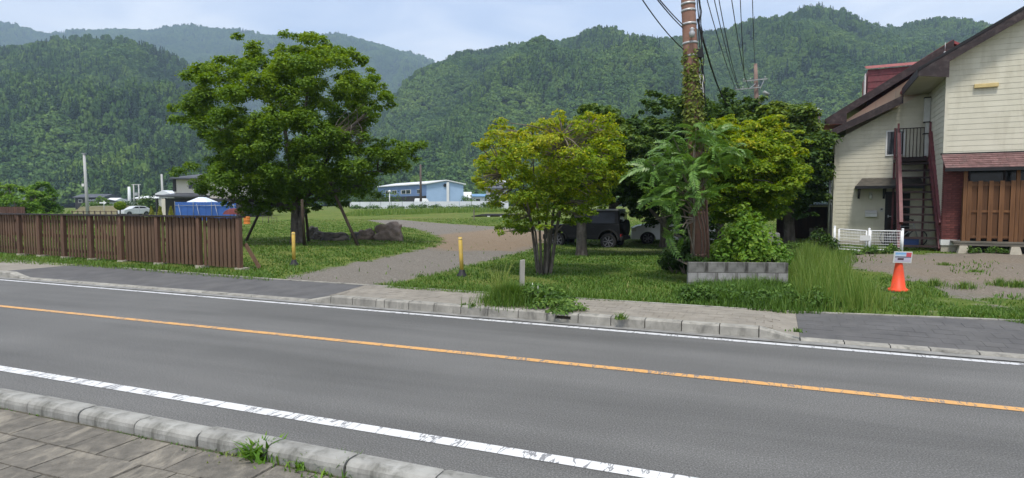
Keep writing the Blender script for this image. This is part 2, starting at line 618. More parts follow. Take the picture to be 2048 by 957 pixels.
strip('edge_line', NP, 3.515, 3.632, -140, 60, 0.004, M['white_paint'])['label'] = 'worn thick white edge line on the near side of the road'
strip('edge_line', FP, 7.50, 7.60, -140, 60, 0.004, M['white_paint2'])['label'] = 'thin white edge line along the far kerb'
strip('centre_line', NP, 5.770, 5.875, -140, 60, 0.004, M['orange_paint'])['label'] = 'orange centre line of the road'
strip('gutter', FP, 7.66, Q_KERB + 0.02, -140, 60, 0.008, M['gutter'])['label'] = 'grey concrete gutter strip below the far kerb'

# near kerb: rounded concrete stones, each a part
kerb = struct(thing('kerb', 'row of rounded concrete kerb stones along the near pavement', None))
del_k = kerb
prof = [(2.80, -0.05), (2.80, 0.085), (2.806, 0.108), (2.825, 0.126), (2.85, 0.132), (2.925, 0.130), (2.95, 0.124), (2.965, 0.105), (2.972, 0.075), (2.99, -0.05)]
LK = 0.585
mb = MB()
pl = [Vector((0.006, o - 2.80, z)) for o, z in prof]
nP = len(pl)
xs = [0.0, 0.012, LK - 0.024, LK - 0.012]
vs, fs = [], []
for j, x in enumerate(xs):
    k_ = 0.93 if j in (0, 3) else 1.0
    for p in pl:
        vs.append((x, 0.09 + (p.y - 0.09) * k_, p.z * (0.965 if j in (0, 3) else 1)))
for j in range(3):
    for i in range(nP - 1):
        fs.append((j * nP + i, j * nP + i + 1, (j + 1) * nP + i + 1, (j + 1) * nP + i))
fs += [tuple(range(nP)), tuple(reversed(range(3 * nP, 4 * nP)))]
mb.add(vs, fs)
kme = mb.mesh('kerb_stone', M['concrete'])
for i in range(-28, 12):
    p = NP(-5.085 + LK * i, 2.80)
    piece('kerb_stone', kme, kerb, (p[0] + rng.uniform(-.003, .003), p[1] + rng.uniform(-.004, .004), rng.uniform(-.004, .004)),
          (rng.uniform(-.012, .012), rng.uniform(-.006, .006), -NA + rng.uniform(-.006, .006)))
# near pavement: mossy bed, pavers in running bond
npv = struct(thing('pavement', 'worn grey paved footway beside the near kerb', None))
mb = MB(); mb.add([NP(-60, -4, 0.040), NP(30, -4, 0.040), NP(30, 2.815, 0.040), NP(-60, 2.815, 0.040)], [(0, 1, 2, 3)])
mb.build('joint_bed', M['bed'], npv)
mb = MB()
w_, l_ = 0.2975, 0.2925
mb.hexa([(0, 0, 0), (l_, 0, 0), (l_, w_, 0), (0, w_, 0), (0.005, 0.005, 0.032), (l_ - 0.005, 0.005, 0.032), (l_ - 0.005, w_ - 0.005, 0.032), (0.005, w_ - 0.005, 0.032)])
pme = mb.mesh('paver', M['paver'])
for r_ in range(9):
    for i in range(-9, 22):
        if r_ > 6 and i < -2: continue
        p = NP(-5.0 + 0.2945 * i + (0.147 if r_ % 2 else 0.02), 2.765 - 0.3 * (r_ + 1) + 0.0, 0.020 + rng.uniform(-.003, .004))
        piece('paver', pme, npv, p, (rng.uniform(-.011, .011), rng.uniform(-.011, .011), -NA + rng.uniform(-.008, .008)))

# far kerb
S_A, S_B = s_far(658, Q_KERB), s_far(1523, Q_KERB)
S_B2, S_A2 = s_far(1607, Q_KERB), s_far(606, Q_KERB)
S_L, S_L2 = s_far(40, Q_KERB), s_far(12, Q_KERB)


def hgt(s):
    """1 where the far footway is raised, 0 at the dropped aprons"""
    if s < S_L: return float(1 - sstep(S_L2, S_L, s))
    return float(sstep(S_A - 0.5, S_A, s) * (1 - sstep(S_B, S_B + 0.5, s)))


def zpav(s, q):
    h = hgt(s)
    return h * 0.128 + (1 - h) * (0.026 + 0.10 * (q - Q_TOP) / (Q_BACK - Q_TOP))


def q_back(s):
    return Q_BACK + (0.055 * (-9 - s) if s < -9 else 0.0) + (0.16 * (s - 0.2) if s > 0.2 else 0.0)


fk = struct(thing('kerb', 'row of stained concrete kerb stones along the far pavement', None))


def stone(s0, s1, h0, h1, slot=False):
    g_ = 0.006
    s0 += g_; s1 -= g_
    mb = MB()
    F_, B_ = Q_KERB, Q_TOP

    def blk(a, c, z0a, z0c, z1a, z1c, mi=0, fq=F_, ch=0.018):
        P_ = [FP(a, fq, z0a), FP(c, fq, z0c), FP(c, fq + 0.012, z1c - ch), FP(a, fq + 0.012, z1a - ch),
              FP(a, fq + 0.03, z1a), FP(c, fq + 0.03, z1c), FP(a, B_, z1a), FP(c, B_, z1c), FP(a, B_, z0a), FP(c, B_, z0c)]
        mb.add(P_, [(0, 1, 2, 3), (3, 2, 5, 4), (4, 5, 7, 6), (6, 7, 9, 8), (0, 3, 4, 6, 8), (1, 9, 7, 5, 2), (0, 8, 9, 1)], mi)
    if not slot:
        blk(s0, s1, -0.04, -0.04, h0, h1)
        mb.build('kerb_stone', M['kerb_far'], fk)
    else:
        a, c = s0 + 0.11, s1 - 0.10
        blk(s0, a, -0.04, -0.04, h0, h1); blk(c, s1, -0.04, -0.04, h0, h1)
        for z0, z1 in ((-0.04, 0.045),):
            mb.hexa([FP(a, F_, z0), FP(c, F_, z0), FP(c, B_, z0), FP(a, B_, z0), FP(a, F_ + .005, z1), FP(c, F_ + .005, z1), FP(c, B_, z1), FP(a, B_, z1)])
        blk(a, c, 0.095, 0.095, h0, h1, 0, F_ + 0.004)
        o = mb.build('kerb_stone', M['kerb_far'], fk)
        o['label'] = 'kerb stone with a dark drain slot'
        d = MB(); d.box(-1, 1, 0, 0.01, 0, 0.06)
        q_ = F_ + 0.11
        d = MB(); d.hexa([FP(a - .01, q_, 0.03), FP(c + .01, q_, 0.03), FP(c + .01, q_ + .01, 0.03), FP(a - .01, q_ + .01, 0.03),
                          FP(a - .01, q_, 0.11), FP(c + .01, q_, 0.11), FP(c + .01, q_ + .01, 0.11), FP(a - .01, q_ + .01, 0.11)])
        d.build('drain_slot', M['soil'], o)


jx = [658, 702, 749, 766, 815, 866, 920, 975, 1036, 1094, 1157, 1223, 1292, 1366, 1443, 1523]
js = [s_far(x, Q_KERB) for x in jx]
for i in range(len(js) - 1):
    stone(js[i], js[i + 1], 0.13, 0.13, slot=(jx[i] == 1094))
stone(S_B, S_B2, 0.13, 0.03)
stone(S_A2, S_A, 0.03, 0.13)
low = [s_far(x, Q_KERB) for x in (1607, 1697, 1791, 1873, 1973, 2082)]
low += [low[-1] + 0.6 * i for i in range(1, 8)]
for a, c in zip(low, low[1:]): stone(a, c, 0.03, 0.03)
s = S_A2
while s > S_L + 0.02:
    e = max(s - 0.6, S_L); stone(e, s, 0.03, 0.03); s = e
stone(S_L2, S_L, 0.13, 0.03)
for i in range(14): stone(S_L2 - 0.6 * (i + 1), S_L2 - 0.6 * i, 0.13, 0.13)

# far pavement: bed sheets and pavers
fp_ = struct(thing('pavement', 'beige paved footway between the far kerb and the lawn', None))


def pav_sheet(name, s0, s1, n, mat, dz, parent=None, qa=Q_TOP - 0.002):
    mb = MB()
    ss = [s0 + (s1 - s0) * i / n for i in range(n + 1)]
    rows = 6
    vs = []
    for s in ss:
        for j in range(rows + 1):
            q = qa + (q_back(s) - qa) * j / rows
            vs.append(FP(s, q, zpav(s, min(q, Q_BACK)) + dz))
    fs = [(i * (rows + 1) + j, (i + 1) * (rows + 1) + j, (i + 1) * (rows + 1) + j + 1, i * (rows + 1) + j + 1) for i in range(n) for j in range(rows)]
    mb.add(vs, fs)
    return mb.build(name, mat, parent)


S_AP = s_far(640, Q_KERB) - 0.15
pav_sheet('joint_bed', S_AP, S_B2, 30, M['paver_far'], -0.004, fp_)
TW = 0.199
mb = MB()
h_ = TW / 2 - 0.0018
mb.hexa([(-h_, -h_, -0.03), (h_, -h_, -0.03), (h_, h_, -0.03), (-h_, h_, -0.03), (-h_ + .001, -h_ + .001, 0), (h_ - .001, -h_ + .001, 0), (h_ - .001, h_ - .001, 0), (-h_ + .001, h_ - .001, 0)])
tme = mb.mesh('paver', M['paver_far'])
tme2 = tme.copy(); tme2.materials.clear(); tme2.materials.append(M['paver_dark'])


def lay(parent, me, s0, s1, jit, skip=0.0):
    n = int((s1 - s0) / TW); rows = 6
    for i in range(n + 1):
        for j in range(rows):
            s = s0 + (i + 0.5 + (0.5 if j % 2 else 0)) * TW
            q = Q_TOP + (j + 0.5) * TW
            if s > s1 or rng.random() < skip: continue
            e = 0.05
            tx = math.atan2(zpav(s, q + e) - zpav(s, q - e), 2 * e)
            ty = math.atan2(zpav(s + e, q) - zpav(s - e, q), 2 * e)
            p = FP(s, q, zpav(s, q) + rng.uniform(-jit, jit) * .6)
            o = piece('paver', me, parent, p)
            o.rotation_euler = (Matrix.Rotation(-FA, 3, 'Z') @ Matrix.Rotation(-ty, 3, 'Y') @ Matrix.Rotation(tx + rng.uniform(-.01, .01), 3, 'X')).to_euler()


lay(fp_, tme, S_AP, S_B2 - 0.03, 0.003)
ap = struct(thing('driveway_apron', 'dark paved dropped apron in front of the house yard', None))
pav_sheet('joint_bed', S_B2 + 0.002, 9, 30, M['paver_dark'], -0.002, ap)
lay(ap, tme2, S_B2, 5.2, 0.002)
pav_sheet('apron_end', 5.3, 40, 20, M['paver_dark'], 0, ap)
ap2 = struct(pav_sheet('driveway_apron', S_L - 0.9, S_AP - 0.002, 30, M['paver_dark'], 0), 'dark dropped apron in front of the gravel drive')
pl_ = struct(pav_sheet('pavement', -80, S_L - 0.902, 40, M['paver_far'], 0), 'pale footway running along the wooden fence')
mbk = MB()
s = -14.0
while s < 8:                                    # thin edging along the back of the footway
    e = s + 0.6
    mbk.hexa([FP(s, q_back(s) - .01, -0.05), FP(e - .008, q_back(e) - .01, -0.05), FP(e - .008, q_back(e) + .05, -0.05), FP(s, q_back(s) + .05, -0.05),
              FP(s, q_back(s) - .01, 0.137), FP(e - .008, q_back(e) - .01, 0.137), FP(e - .008, q_back(e) + .05, 0.137), FP(s, q_back(s) + .05, 0.137)])
    s = e
struct(mbk.build('edging', M['kerb_far']), 'low concrete edging behind the far pavement')

# ------------------------------------------------------------------ the lot: lawn, gravel drive, dirt yard
def ground_poly(px):
    return np.array([[*G(x, y)[:2]] for x, y in px])


def poly_sd(poly, X, Y):
    """signed distance, positive inside"""
    n = len(poly)
    d2 = np.full(X.shape, 1e18); ins = np.zeros(X.shape, bool)
    for i in range(n):
        ax, ay = poly[i]; bx, by = poly[(i + 1) % n]
        ex, ey = bx - ax, by - ay
        t = np.clip(((X - ax) * ex + (Y - ay) * ey) / (ex * ex + ey * ey + 1e-12), 0, 1)
        d2 = np.minimum(d2, (X - ax - t * ex) ** 2 + (Y - ay - t * ey) ** 2)
        c = (ay > Y) != (by > Y)
        with np.errstate(divide='ignore', invalid='ignore'):
            ins ^= c & (X < (bx - ax) * (Y - ay) / (by - ay + 1e-18) + ax)
    return np.where(ins, 1, -1) * np.sqrt(d2)


DRIVE = ground_poly([(560, 561), (640, 540), (760, 517), (840, 500), (884, 488), (886, 479), (862, 467), (826, 457), (770, 449), (735, 441), (800, 440),
                     (870, 446), (960, 452), (1060, 458), (1120, 470), (1075, 492), (1040, 507), (960, 527), (860, 551), (745, 573), (650, 575)])
YARD = ground_poly([(1650, 509), (1720, 503), (1780, 510), (2048, 505), (2500, 505), (2700, 600), (2300, 590), (2120, 585), (1990, 600), (1925, 602), (1880, 583), (1815, 556), (1720, 541), (1690, 530)])
BROWN = ground_poly([(850, 486), (900, 470), (1000, 459), (1120, 468), (1060, 488), (1010, 500), (900, 500)])

NC, NR = 760, 230
ang = np.radians(np.linspace(-62, 78, NC))
r0 = np.zeros(NC)
for i, a in enumerate(ang):
    dx, dy = math.sin(a), math.cos(a)
    q = Q_BACK
    for _ in range(12):
        r = q / (N2[0] * dx + N2[1] * dy)
        s = r * (D2[0] * dx + D2[1] * dy)
        q = q_back(s) + 0.03
    r0[i] = r
tt = np.linspace(0, 1, NR)
rad = r0[:, None] * (np.maximum(520.0, r0 * 1.5)[:, None] / r0[:, None]) ** (tt[None, :] ** 1.15)
GX, GY = rad * np.sin(ang)[:, None], rad * np.cos(ang)[:, None]
GZ = T(GX, GY)
LUMP = 0.018 * np.sin(GX * 2.1 + np.sin(GY * 1.7)) * np.cos(GY * 2.6 + 1.3 * np.sin(GX * 1.1)) + 0.012 * np.sin(GX * 5.3 + GY * 3.1)
GZ = GZ + np.where(rad > r0[:, None] * 1.01, LUMP, 0)
sdD, sdY, sdB = poly_sd(DRIVE, GX, GY), poly_sd(YARD, GX, GY), poly_sd(BROWN, GX, GY)
gr = np.maximum(np.clip(0.5 + sdD / 1.0, 0, 1), np.clip(0.5 + sdY / 1.4, 0, 1))
gr = np.maximum(gr, np.clip(0.40 - ((GX - 6.5) ** 2 / 12 + (GY - 9.7) ** 2 / 4) * 0.2, 0, 1) * (GX > 4.6))
dt = np.clip(0.5 + sdB / 2.0, 0, 1) * 1.0 + np.clip(0.5 + sdY / 1.0, 0, 1) * 0.20
idx = np.arange(NC * NR).reshape(NC, NR)
FQ = np.stack([idx[:-1, :-1], idx[1:, :-1], idx[1:, 1:], idx[:-1, 1:]], -1).reshape(-1, 4)[:, ::-1]
V = np.stack([GX, GY, GZ], -1).reshape(-1, 3)
fd = sdD.reshape(-1)[FQ].mean(1) > 0; fy = sdY.reshape(-1)[FQ].mean(1) > 0
for nm_, sel, lab in (('lawn', ~fd & ~fy, 'rough mown lawn of the open lot'), ('driveway', fd, 'gravel and brown dirt drive curving into the lot'),
                      ('yard', fy & ~fd, 'bare gravelly dirt yard in front of the house')):
    F_ = FQ[sel]
    u, invx = np.unique(F_, return_inverse=True)
    me = np_mesh(nm_, V[u], invx.reshape(F_.shape), M['lot'], True, {'gravel': gr.reshape(-1)[u], 'dirt': dt.reshape(-1)[u]})
    o = bpy.data.objects.new(nm_, me); COL.objects.link(o); struct(o, lab)

# ------------------------------------------------------------------ hills and their woods
def interp(pts, x):
    p = np.array(pts, float)
    return np.interp(x, p[:, 0], p[:, 1])


def hill_mesh(name, prof, dbase, dridge, pxs, seed, bump_amp, tree_h, zbase=0.7, rows=46):
    """slope from a base line at distance dbase up to the ridge at dridge, gullied, with a back side"""
    cols = len(pxs)
    V, F = [], []
    for i, px in enumerate(pxs):
        d0, d1 = dbase(px), dridge(px)
        zr = EYE + (410 - interp(prof, px)) / FPX * d1 - tree_h
        zr = max(zr, zbase)
        for j in range(rows + 8):
            t = j / (rows - 1)
            if t <= 1:
                d = d0 + (d1 - d0) * t
                z = zbase + (zr - zbase) * (0.72 * t + 0.28 * t * t * (3 - 2 * t)) ** 1.0
                x = (px - CX) / FPX * d
                env = math.sin(PI * min(t * 1.0, 1)) ** 0.8
                nz = noise.fractal(Vector((x * 0.0065 + seed, d * 0.0035, seed)), 1.0, 2.0, 4) * bump_amp
                gul = -abs(noise.noise(Vector((x * 0.011 + seed * 3, d * 0.0025, 1.7)))) * bump_amp * 1.1 + bump_amp * 0.3
                z += (nz + gul) * env * min(1, (zr - zbase) / 60)
            else:
                d = d1 + (t - 1) * (d1 - d0) * 0.9
                x = (px - CX) / FPX * d
                z = zr - (t - 1) * (zr - zbase) * 1.8
            V.append((x, d, max(z, zbase - 3)))
    n = rows + 8
    for i in range(cols - 1):
        for j in range(n - 1):
            F.append((i * n + j, (i + 1) * n + j, (i + 1) * n + j + 1, i * n + j + 1))
    me = np_mesh(name, np.array(V), np.array(F), M['hill'], True)
    o = bpy.data.objects.new(name, me); COL.objects.link(o)
    return struct(o)


M['hill'] = pm('forest_floor', (0.03, 0.045, 0.018), (0.018, 0.03, 0.012), 0.02, 1.0, 0.0, coord='World', spec=0.0)
RIDGE_A = [(560, 408), (640, 392), (690, 320), (730, 262), (770, 205), (810, 160), (868, 121), (920, 101), (1000, 83), (1060, 70), (1130, 59), (1200, 48), (1250, 55),
           (1300, 60), (1360, 52), (1450, 46), (1530, 38), (1600, 28), (1680, 25), (1740, 36), (1800, 38), (1850, 34), (1905, 42), (1960, 66), (2048, 105), (2250, 160), (2800, 200)]
RIDGE_B = [(-900, 200), (-300, 150), (-100, 122), (0, 110), (60, 98), (120, 86), (190, 80), (260, 88), (330, 121), (390, 158), (450, 222), (520, 300), (600, 362), (660, 400), (720, 409)]
RIDGE_C = [(-900, 80), (-200, 70), (-60, 52), (0, 55), (60, 58), (95, 70), (125, 78), (160, 70), (240, 64), (300, 69), (380, 60), (470, 64), (530, 76), (600, 79), (690, 74), (760, 94), (850, 120), (950, 170), (1100, 230), (1200, 280)]
hillA = hill_mesh('hill', RIDGE_A, lambda x: 300 if x > 800 else 300 + (800 - x) * 0.8, lambda x: 900 if x > 900 else 900 - (900 - x) * 0.4, np.arange(560, 2810, 18), 3.3, 48, 26)
hillA['label'] = 'steep wooded hill behind the house and the blue warehouse'
hillB = hill_mesh('hill', RIDGE_B, lambda x: 290, lambda x: 860, np.arange(-900, 730, 18), 8.1, 40, 11)
hillB['label'] = 'rounded wooded hill on the left'
hillC = hill_mesh('hill', RIDGE_C, lambda x: 1350, lambda x: 2300, np.arange(-900, 1210, 22), 5.7, 70, 9, zbase=20)
hillC['label'] = 'hazy wooded mountain ridge farthest back'


def forest_mat(name, stops):
    m, nt, b = base_mat(name)
    oi = nt.nodes.new('ShaderNodeObjectInfo')
    pos = nt.nodes.new('ShaderNodeNewGeometry').outputs['Position']
    n = nt.nodes.new('ShaderNodeTexNoise'); n.inputs['Scale'].default_value = 0.012; n.inputs['Detail'].default_value = 3
    nt.links.new(pos, n.inputs['Vector'])
    f = math_(nt, 'ADD', math_(nt, 'MULTIPLY', oi.outputs['Random'], 0.34), math_(nt, 'MULTIPLY', math_(nt, 'SUBTRACT', n.outputs['Fac'], 0.28), 1.0))
    col = ramp(nt, f, stops)
    nt.links.new(col, b.inputs['Base Color'])
    b.inputs['Roughness'].default_value = 0.8
    b.inputs['Specular IOR Level'].default_value = 0.1
    return m


M['wood_broad'] = forest_mat('broadleaf_wood', [(0.0, (0.032, 0.074, 0.028)), (0.3, (0.070, 0.135, 0.038)), (0.6, (0.130, 0.210, 0.050)), (0.9, (0.215, 0.30, 0.070)), (1.0, (0.22, 0.19, 0.10))])
M['wood_pine'] = forest_mat('conifer_wood', [(0.0, (0.018, 0.042, 0.022)), (0.5, (0.034, 0.066, 0.030)), (0.9, (0.060, 0.095, 0.040))])


def crown_proto(name, kind, seed):
    r = np.random.default_rng(seed)
    V, F = [], []
    if kind == 'broad':                 # lumps of leaf clusters on a domed crown about 1 x 1 x 1
        nl = 32
        for i in range(nl):
            a = r.uniform(0, 2 * PI); e = np.arcsin(r.uniform(-0.8, 1))
            c = np.array([math.cos(a) * math.cos(e) * 0.36, math.sin(a) * math.cos(e) * 0.36, 0.48 + math.sin(e) * 0.40])
            rl = r.uniform(0.11, 0.2)
            for k in range(22):
                d = r.normal(size=3); d /= np.linalg.norm(d); d[2] = abs(d[2]) * 0.9 - 0.15
                p = c + d * rl
                nrm = d + r.normal(size=3) * 0.35; nrm /= np.linalg.norm(nrm)
                t1 = np.cross(nrm, r.normal(size=3)); t1 /= np.linalg.norm(t1); t2 = np.cross(nrm, t1)
                h = r.uniform(0.045, 0.085)
                b = len(V)
                V += [p - t1 * h - t2 * h * .7, p + t1 * h - t2 * h * .7, p + t1 * h * .8 + t2 * h, p - t1 * h * .8 + t2 * h]
                F.append((b, b + 1, b + 2, b + 3))
    else:
        for lv in range(9):
            z = 0.12 + lv * 0.1; rr_ = 0.30 * (1 - lv / 9.3) ** 0.85 + 0.02
            for k in range(13):
                a = r.uniform(0, 2 * PI)
                ca, sa = math.cos(a), math.sin(a)
                p0 = np.array([0, 0, z + 0.07]); L_ = rr_ * r.uniform(0.75, 1.15); wd = rr_ * 0.32
                p1 = np.array([ca * L_, sa * L_, z - 0.05 + r.uniform(-.02, .03)])
                mid_ = p0 * .4 + p1 * .6; sd_ = np.array([-sa, ca, 0]) * wd
                b = len(V)
                V += [p0, mid_ - sd_, p1, mid_ + sd_]
                F.append((b, b + 1, b + 2, b + 3))
    me = np_mesh(name, np.array(V), np.array(F), M['wood_broad' if kind == 'broad' else 'wood_pine'])
    return bpy.data.objects.new(name, me)


def proto_coll(name, specs):
    c = bpy.data.collections.new(name)
    for i, (k, sd_) in enumerate(specs):
        c.objects.link(crown_proto('wood_tree', k, sd_))
    return c


cB = proto_coll('broad_trees', [('broad', 1), ('broad', 2), ('broad', 3), ('broad', 4)])
cP = proto_coll('pine_trees', [('pine', 11), ('pine', 12), ('broad', 13)])


def forest(name, hill, density, smin, smax, seed, label, zsq=1.0, pine_lo=0.5, pine_hi=0.56):
    """woods on a hill: crowns instanced over the hill's own surface, pines where a broad noise says so"""
    ng = bpy.data.node_groups.new(name, 'GeometryNodeTree')
    ng.interface.new_socket('Geometry', in_out='INPUT', socket_type='NodeSocketGeometry')
    ng.interface.new_socket('Geometry', in_out='OUTPUT', socket_type='NodeSocketGeometry')
    N = ng.nodes.new; Lk = ng.links.new
    gi, go = N('NodeGroupInput'), N('NodeGroupOutput')
    dp = N('GeometryNodeDistributePointsOnFaces'); dp.distribute_method = 'RANDOM'
    dp.inputs['Density'].default_value = density; dp.inputs['Seed'].default_value = seed
    Lk(gi.outputs[0], dp.inputs['Mesh'])
    pos = N('GeometryNodeInputPosition')
    nz = N('ShaderNodeTexNoise'); nz.inputs['Scale'].default_value = 0.008; nz.inputs['Detail'].default_value = 3
    Lk(pos.outputs[0], nz.inputs['Vector'])
    rv = N('FunctionNodeRandomValue'); rv.data_type = 'FLOAT'
    rv.inputs['Min'].default_value = -0.05; rv.inputs['Max'].default_value = 0.05; rv.inputs['Seed'].default_value = seed + 1
    ad = N('ShaderNodeMath'); ad.operation = 'ADD'
    Lk(nz.outputs['Fac'], ad.inputs[0]); Lk(rv.outputs['Value'], ad.inputs[1])
    cmp_ = N('FunctionNodeCompare'); cmp_.operation = 'GREATER_THAN'
    Lk(ad.outputs[0], cmp_.inputs['A']); cmp_.inputs['B'].default_value = pine_lo
    inst = []
    for coll, neg, zs in ((cB, True, 0.95), (cP, False, 1.75)):
        ci = N('GeometryNodeCollectionInfo'); ci.inputs['Collection'].default_value = coll
        ci.inputs['Separate Children'].default_value = True; ci.inputs['Reset Children'].default_value = True
        ip = N('GeometryNodeInstanceOnPoints'); ip.inputs['Pick Instance'].default_value = True
        Lk(dp.outputs['Points'], ip.inputs['Points']); Lk(ci.outputs[0], ip.inputs['Instance'])
        if neg:
            nt_ = N('FunctionNodeBooleanMath'); nt_.operation = 'NOT'
            Lk(cmp_.outputs[0], nt_.inputs[0]); Lk(nt_.outputs[0], ip.inputs['Selection'])
        else:
            Lk(cmp_.outputs[0], ip.inputs['Selection'])
        rr_ = N('FunctionNodeRandomValue'); rr_.data_type = 'FLOAT_VECTOR'
        rr_.inputs['Max'].default_value = (0.1, 0.1, 6.28)
        Lk(rr_.outputs[0], ip.inputs['Rotation'])
        rs = N('FunctionNodeRandomValue'); rs.data_type = 'FLOAT'
        fl = [i for i in rs.inputs if i.type == 'VALUE']
        fl[0].default_value = smin; fl[1].default_value = smax
        cx_ = N('ShaderNodeCombineXYZ')
        mu = N('ShaderNodeMath'); mu.operation = 'MULTIPLY'; mu.inputs[1].default_value = zs * zsq
        flo = [o_ for o_ in rs.outputs if o_.type == 'VALUE'][0]
        Lk(flo, cx_.inputs[0]); Lk(flo, cx_.inputs[1]); Lk(flo, mu.inputs[0]); Lk(mu.outputs[0], cx_.inputs[2])
        Lk(cx_.outputs[0], ip.inputs['Scale'])
        inst.append(ip)
    jn = N('GeometryNodeJoinGeometry')
    for ip in inst: Lk(ip.outputs[0], jn.inputs[0])
    Lk(jn.outputs[0], go.inputs[0])
    o = bpy.data.objects.new(name, hill.data); COL.objects.link(o)
    md = o.modifiers.new('woods', 'NODES'); md.node_group = ng
    tag(o, label, 'woods', None, 'stuff')
    return o


forest('forest', hillA, 0.055, 4.2, 9.5, 1, 'dense mixed woods covering the hill behind the house', pine_lo=0.53)
forest('forest', hillB, 0.045, 4.5, 10, 5, 'dense darker woods covering the rounded hill at left', pine_lo=0.47)
forest('forest', hillC, 0.022, 7, 14, 9, 'bluish woods on the farthest ridge', pine_lo=0.56)

# the air: pale haze between the camera and the hills
M['haze'] = bpy.data.materials.new('haze'); M['haze'].use_nodes = True
nt = M['haze'].node_tree; nt.nodes.clear()
pv = nt.nodes.new('ShaderNodeVolumePrincipled')
pv.inputs['Color'].default_value = (0.58, 0.78, 1.0, 1)
pv.inputs['Density'].default_value = 0.00028
ou = nt.nodes.new('ShaderNodeOutputMaterial'); nt.links.new(pv.outputs[0], ou.inputs['Volume'])
mb = MB(); mb.box(-4500, 4500, -300, 5200, -1.5, 820)
tag(mb.build('haze', M['haze']), 'pale blue summer haze over the valley', 'haze', None, 'stuff')
# ================================================================== HOUSE
M['siding'] = pm('cream_siding', (0.60, 0.57, 0.462), (0.55, 0.522, 0.418), 2.0, 0.7, 0.12, 90, rnd=0.05, coord='Object',
                 dirt=((0.36, 0.33, 0.24), 1.6, 0.5, (1.4, 1.4, 0.3)))
M['cream_panel'] = pm('cream_panel', (0.66, 0.56, 0.40), (0.60, 0.50, 0.36), 1.5, 0.7, 0.1)
M['fascia'] = pm('dark_brown_fascia', (0.045, 0.030, 0.030), (0.022, 0.016, 0.017), 5, 0.6, 0.2, 40, stretch=(0.3, 0.3, 2), dirt=((0.16, 0.13, 0.12), 6, 0.35))
M['soffit'] = pm('soffit_board', (0.42, 0.395, 0.33), (0.36, 0.34, 0.28), 2, 0.8, 0.1)
M['red_metal'] = pm('red_roof_metal', (0.30, 0.075, 0.075), (0.23, 0.055, 0.06), 3, 0.45, 0.1, 30)
M['pink_metal'] = pm('faded_red_roof', (0.46, 0.20, 0.19), (0.38, 0.16, 0.155), 3, 0.5, 0.1, 30)
M['shingle'] = pm('red_shingle', (0.205, 0.115, 0.108), (0.125, 0.068, 0.065), 6, 0.85, 0.5, 40, rnd=0.35, coord='Object', dirt=((0.10, 0.085, 0.075), 5, 0.55))
M['maroon'] = pm('maroon_steel', (0.155, 0.042, 0.048), (0.095, 0.028, 0.032), 6, 0.5, 0.15, 40, dirt=((0.22, 0.14, 0.12), 7, 0.3))
M['tread'] = pm('dark_tread', (0.04, 0.022, 0.021), (0.022, 0.014, 0.014), 6, 0.7, 0.2)
M['brick'] = pm('red_brick', (0.165, 0.055, 0.048), (0.095, 0.032, 0.030), 9, 0.85, 0.5, 40, rnd=0.4)
M['mortar'] = pm('dark_mortar', (0.07, 0.045, 0.04), (0.04, 0.028, 0.026), 9, 0.95, 0.3)
M['white_trim'] = pm('white_trim', (0.68, 0.68, 0.66), (0.58, 0.58, 0.56), 3, 0.6, 0.1)
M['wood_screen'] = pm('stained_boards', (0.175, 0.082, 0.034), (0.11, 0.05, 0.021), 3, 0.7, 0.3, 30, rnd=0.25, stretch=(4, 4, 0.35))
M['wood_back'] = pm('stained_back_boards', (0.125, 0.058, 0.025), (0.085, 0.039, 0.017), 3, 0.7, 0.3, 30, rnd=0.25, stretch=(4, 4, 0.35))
M['grey_wood'] = pm('weathered_timber', (0.20, 0.18, 0.145), (0.11, 0.10, 0.08), 4, 0.9, 0.4, 30, stretch=(0.4, 3, 3))
M['footing'] = pm('footing_block', (0.46, 0.42, 0.34), (0.34, 0.31, 0.25), 6, 0.9, 0.3, 40, dirt=((0.18, 0.16, 0.11), 6, 0.5))
M['black'] = pm('black_paint', (0.018, 0.017, 0.018), (0.010, 0.010, 0.011), 4, 0.45, 0.05)
M['dark_gap'] = pm('dark_recess', (0.012, 0.011, 0.010), (0.008, 0.008, 0.008), 4, 0.9, 0.0)
M['glass'] = glass_mat('dark_window_glass')
M['car_glass'] = glass_mat('tinted_car_glass', (0.008, 0.009, 0.010), 0.15)
M['car_glass'].node_tree.nodes['Principled BSDF'].inputs['Specular IOR Level'].default_value = 0.3
M['awning'] = pm('mossy_awning', (0.10, 0.09, 0.075), (0.055, 0.05, 0.042), 5, 0.8, 0.3, 40)
M['galv'] = pm('galvanised_steel', (0.42, 0.43, 0.43), (0.30, 0.31, 0.32), 6, 0.45, 0.1, metal=0.5)
M['white_steel'] = pm('white_coated_steel', (0.76, 0.77, 0.78), (0.66, 0.67, 0.68), 5, 0.45, 0.05, dirt=((0.45, 0.42, 0.36), 6, 0.35))
M['grey_plastic'] = pm('grey_plastic', (0.50, 0.50, 0.48), (0.42, 0.42, 0.40), 4, 0.5, 0.05)
M['lamp_glass'] = pm('frosted_lamp_glass', (0.62, 0.62, 0.58), (0.52, 0.52, 0.48), 5, 0.2, 0.0)
M['lightbox'] = pm('yellowed_light_cover', (0.62, 0.48, 0.22), (0.52, 0.40, 0.18), 5, 0.4, 0.05)

HV = np.array([0.4448, 0.8956]); HU = np.array([0.8956, -0.4448])
Cp = G(1880, 503)
HZ = Cp.z
HRZ = -math.atan2(0.4448, 0.8956)
house = thing('house', 'cream sided two storey house with dark brown eaves and outside stairs', 'house', (Cp.x, Cp.y, HZ), HRZ)


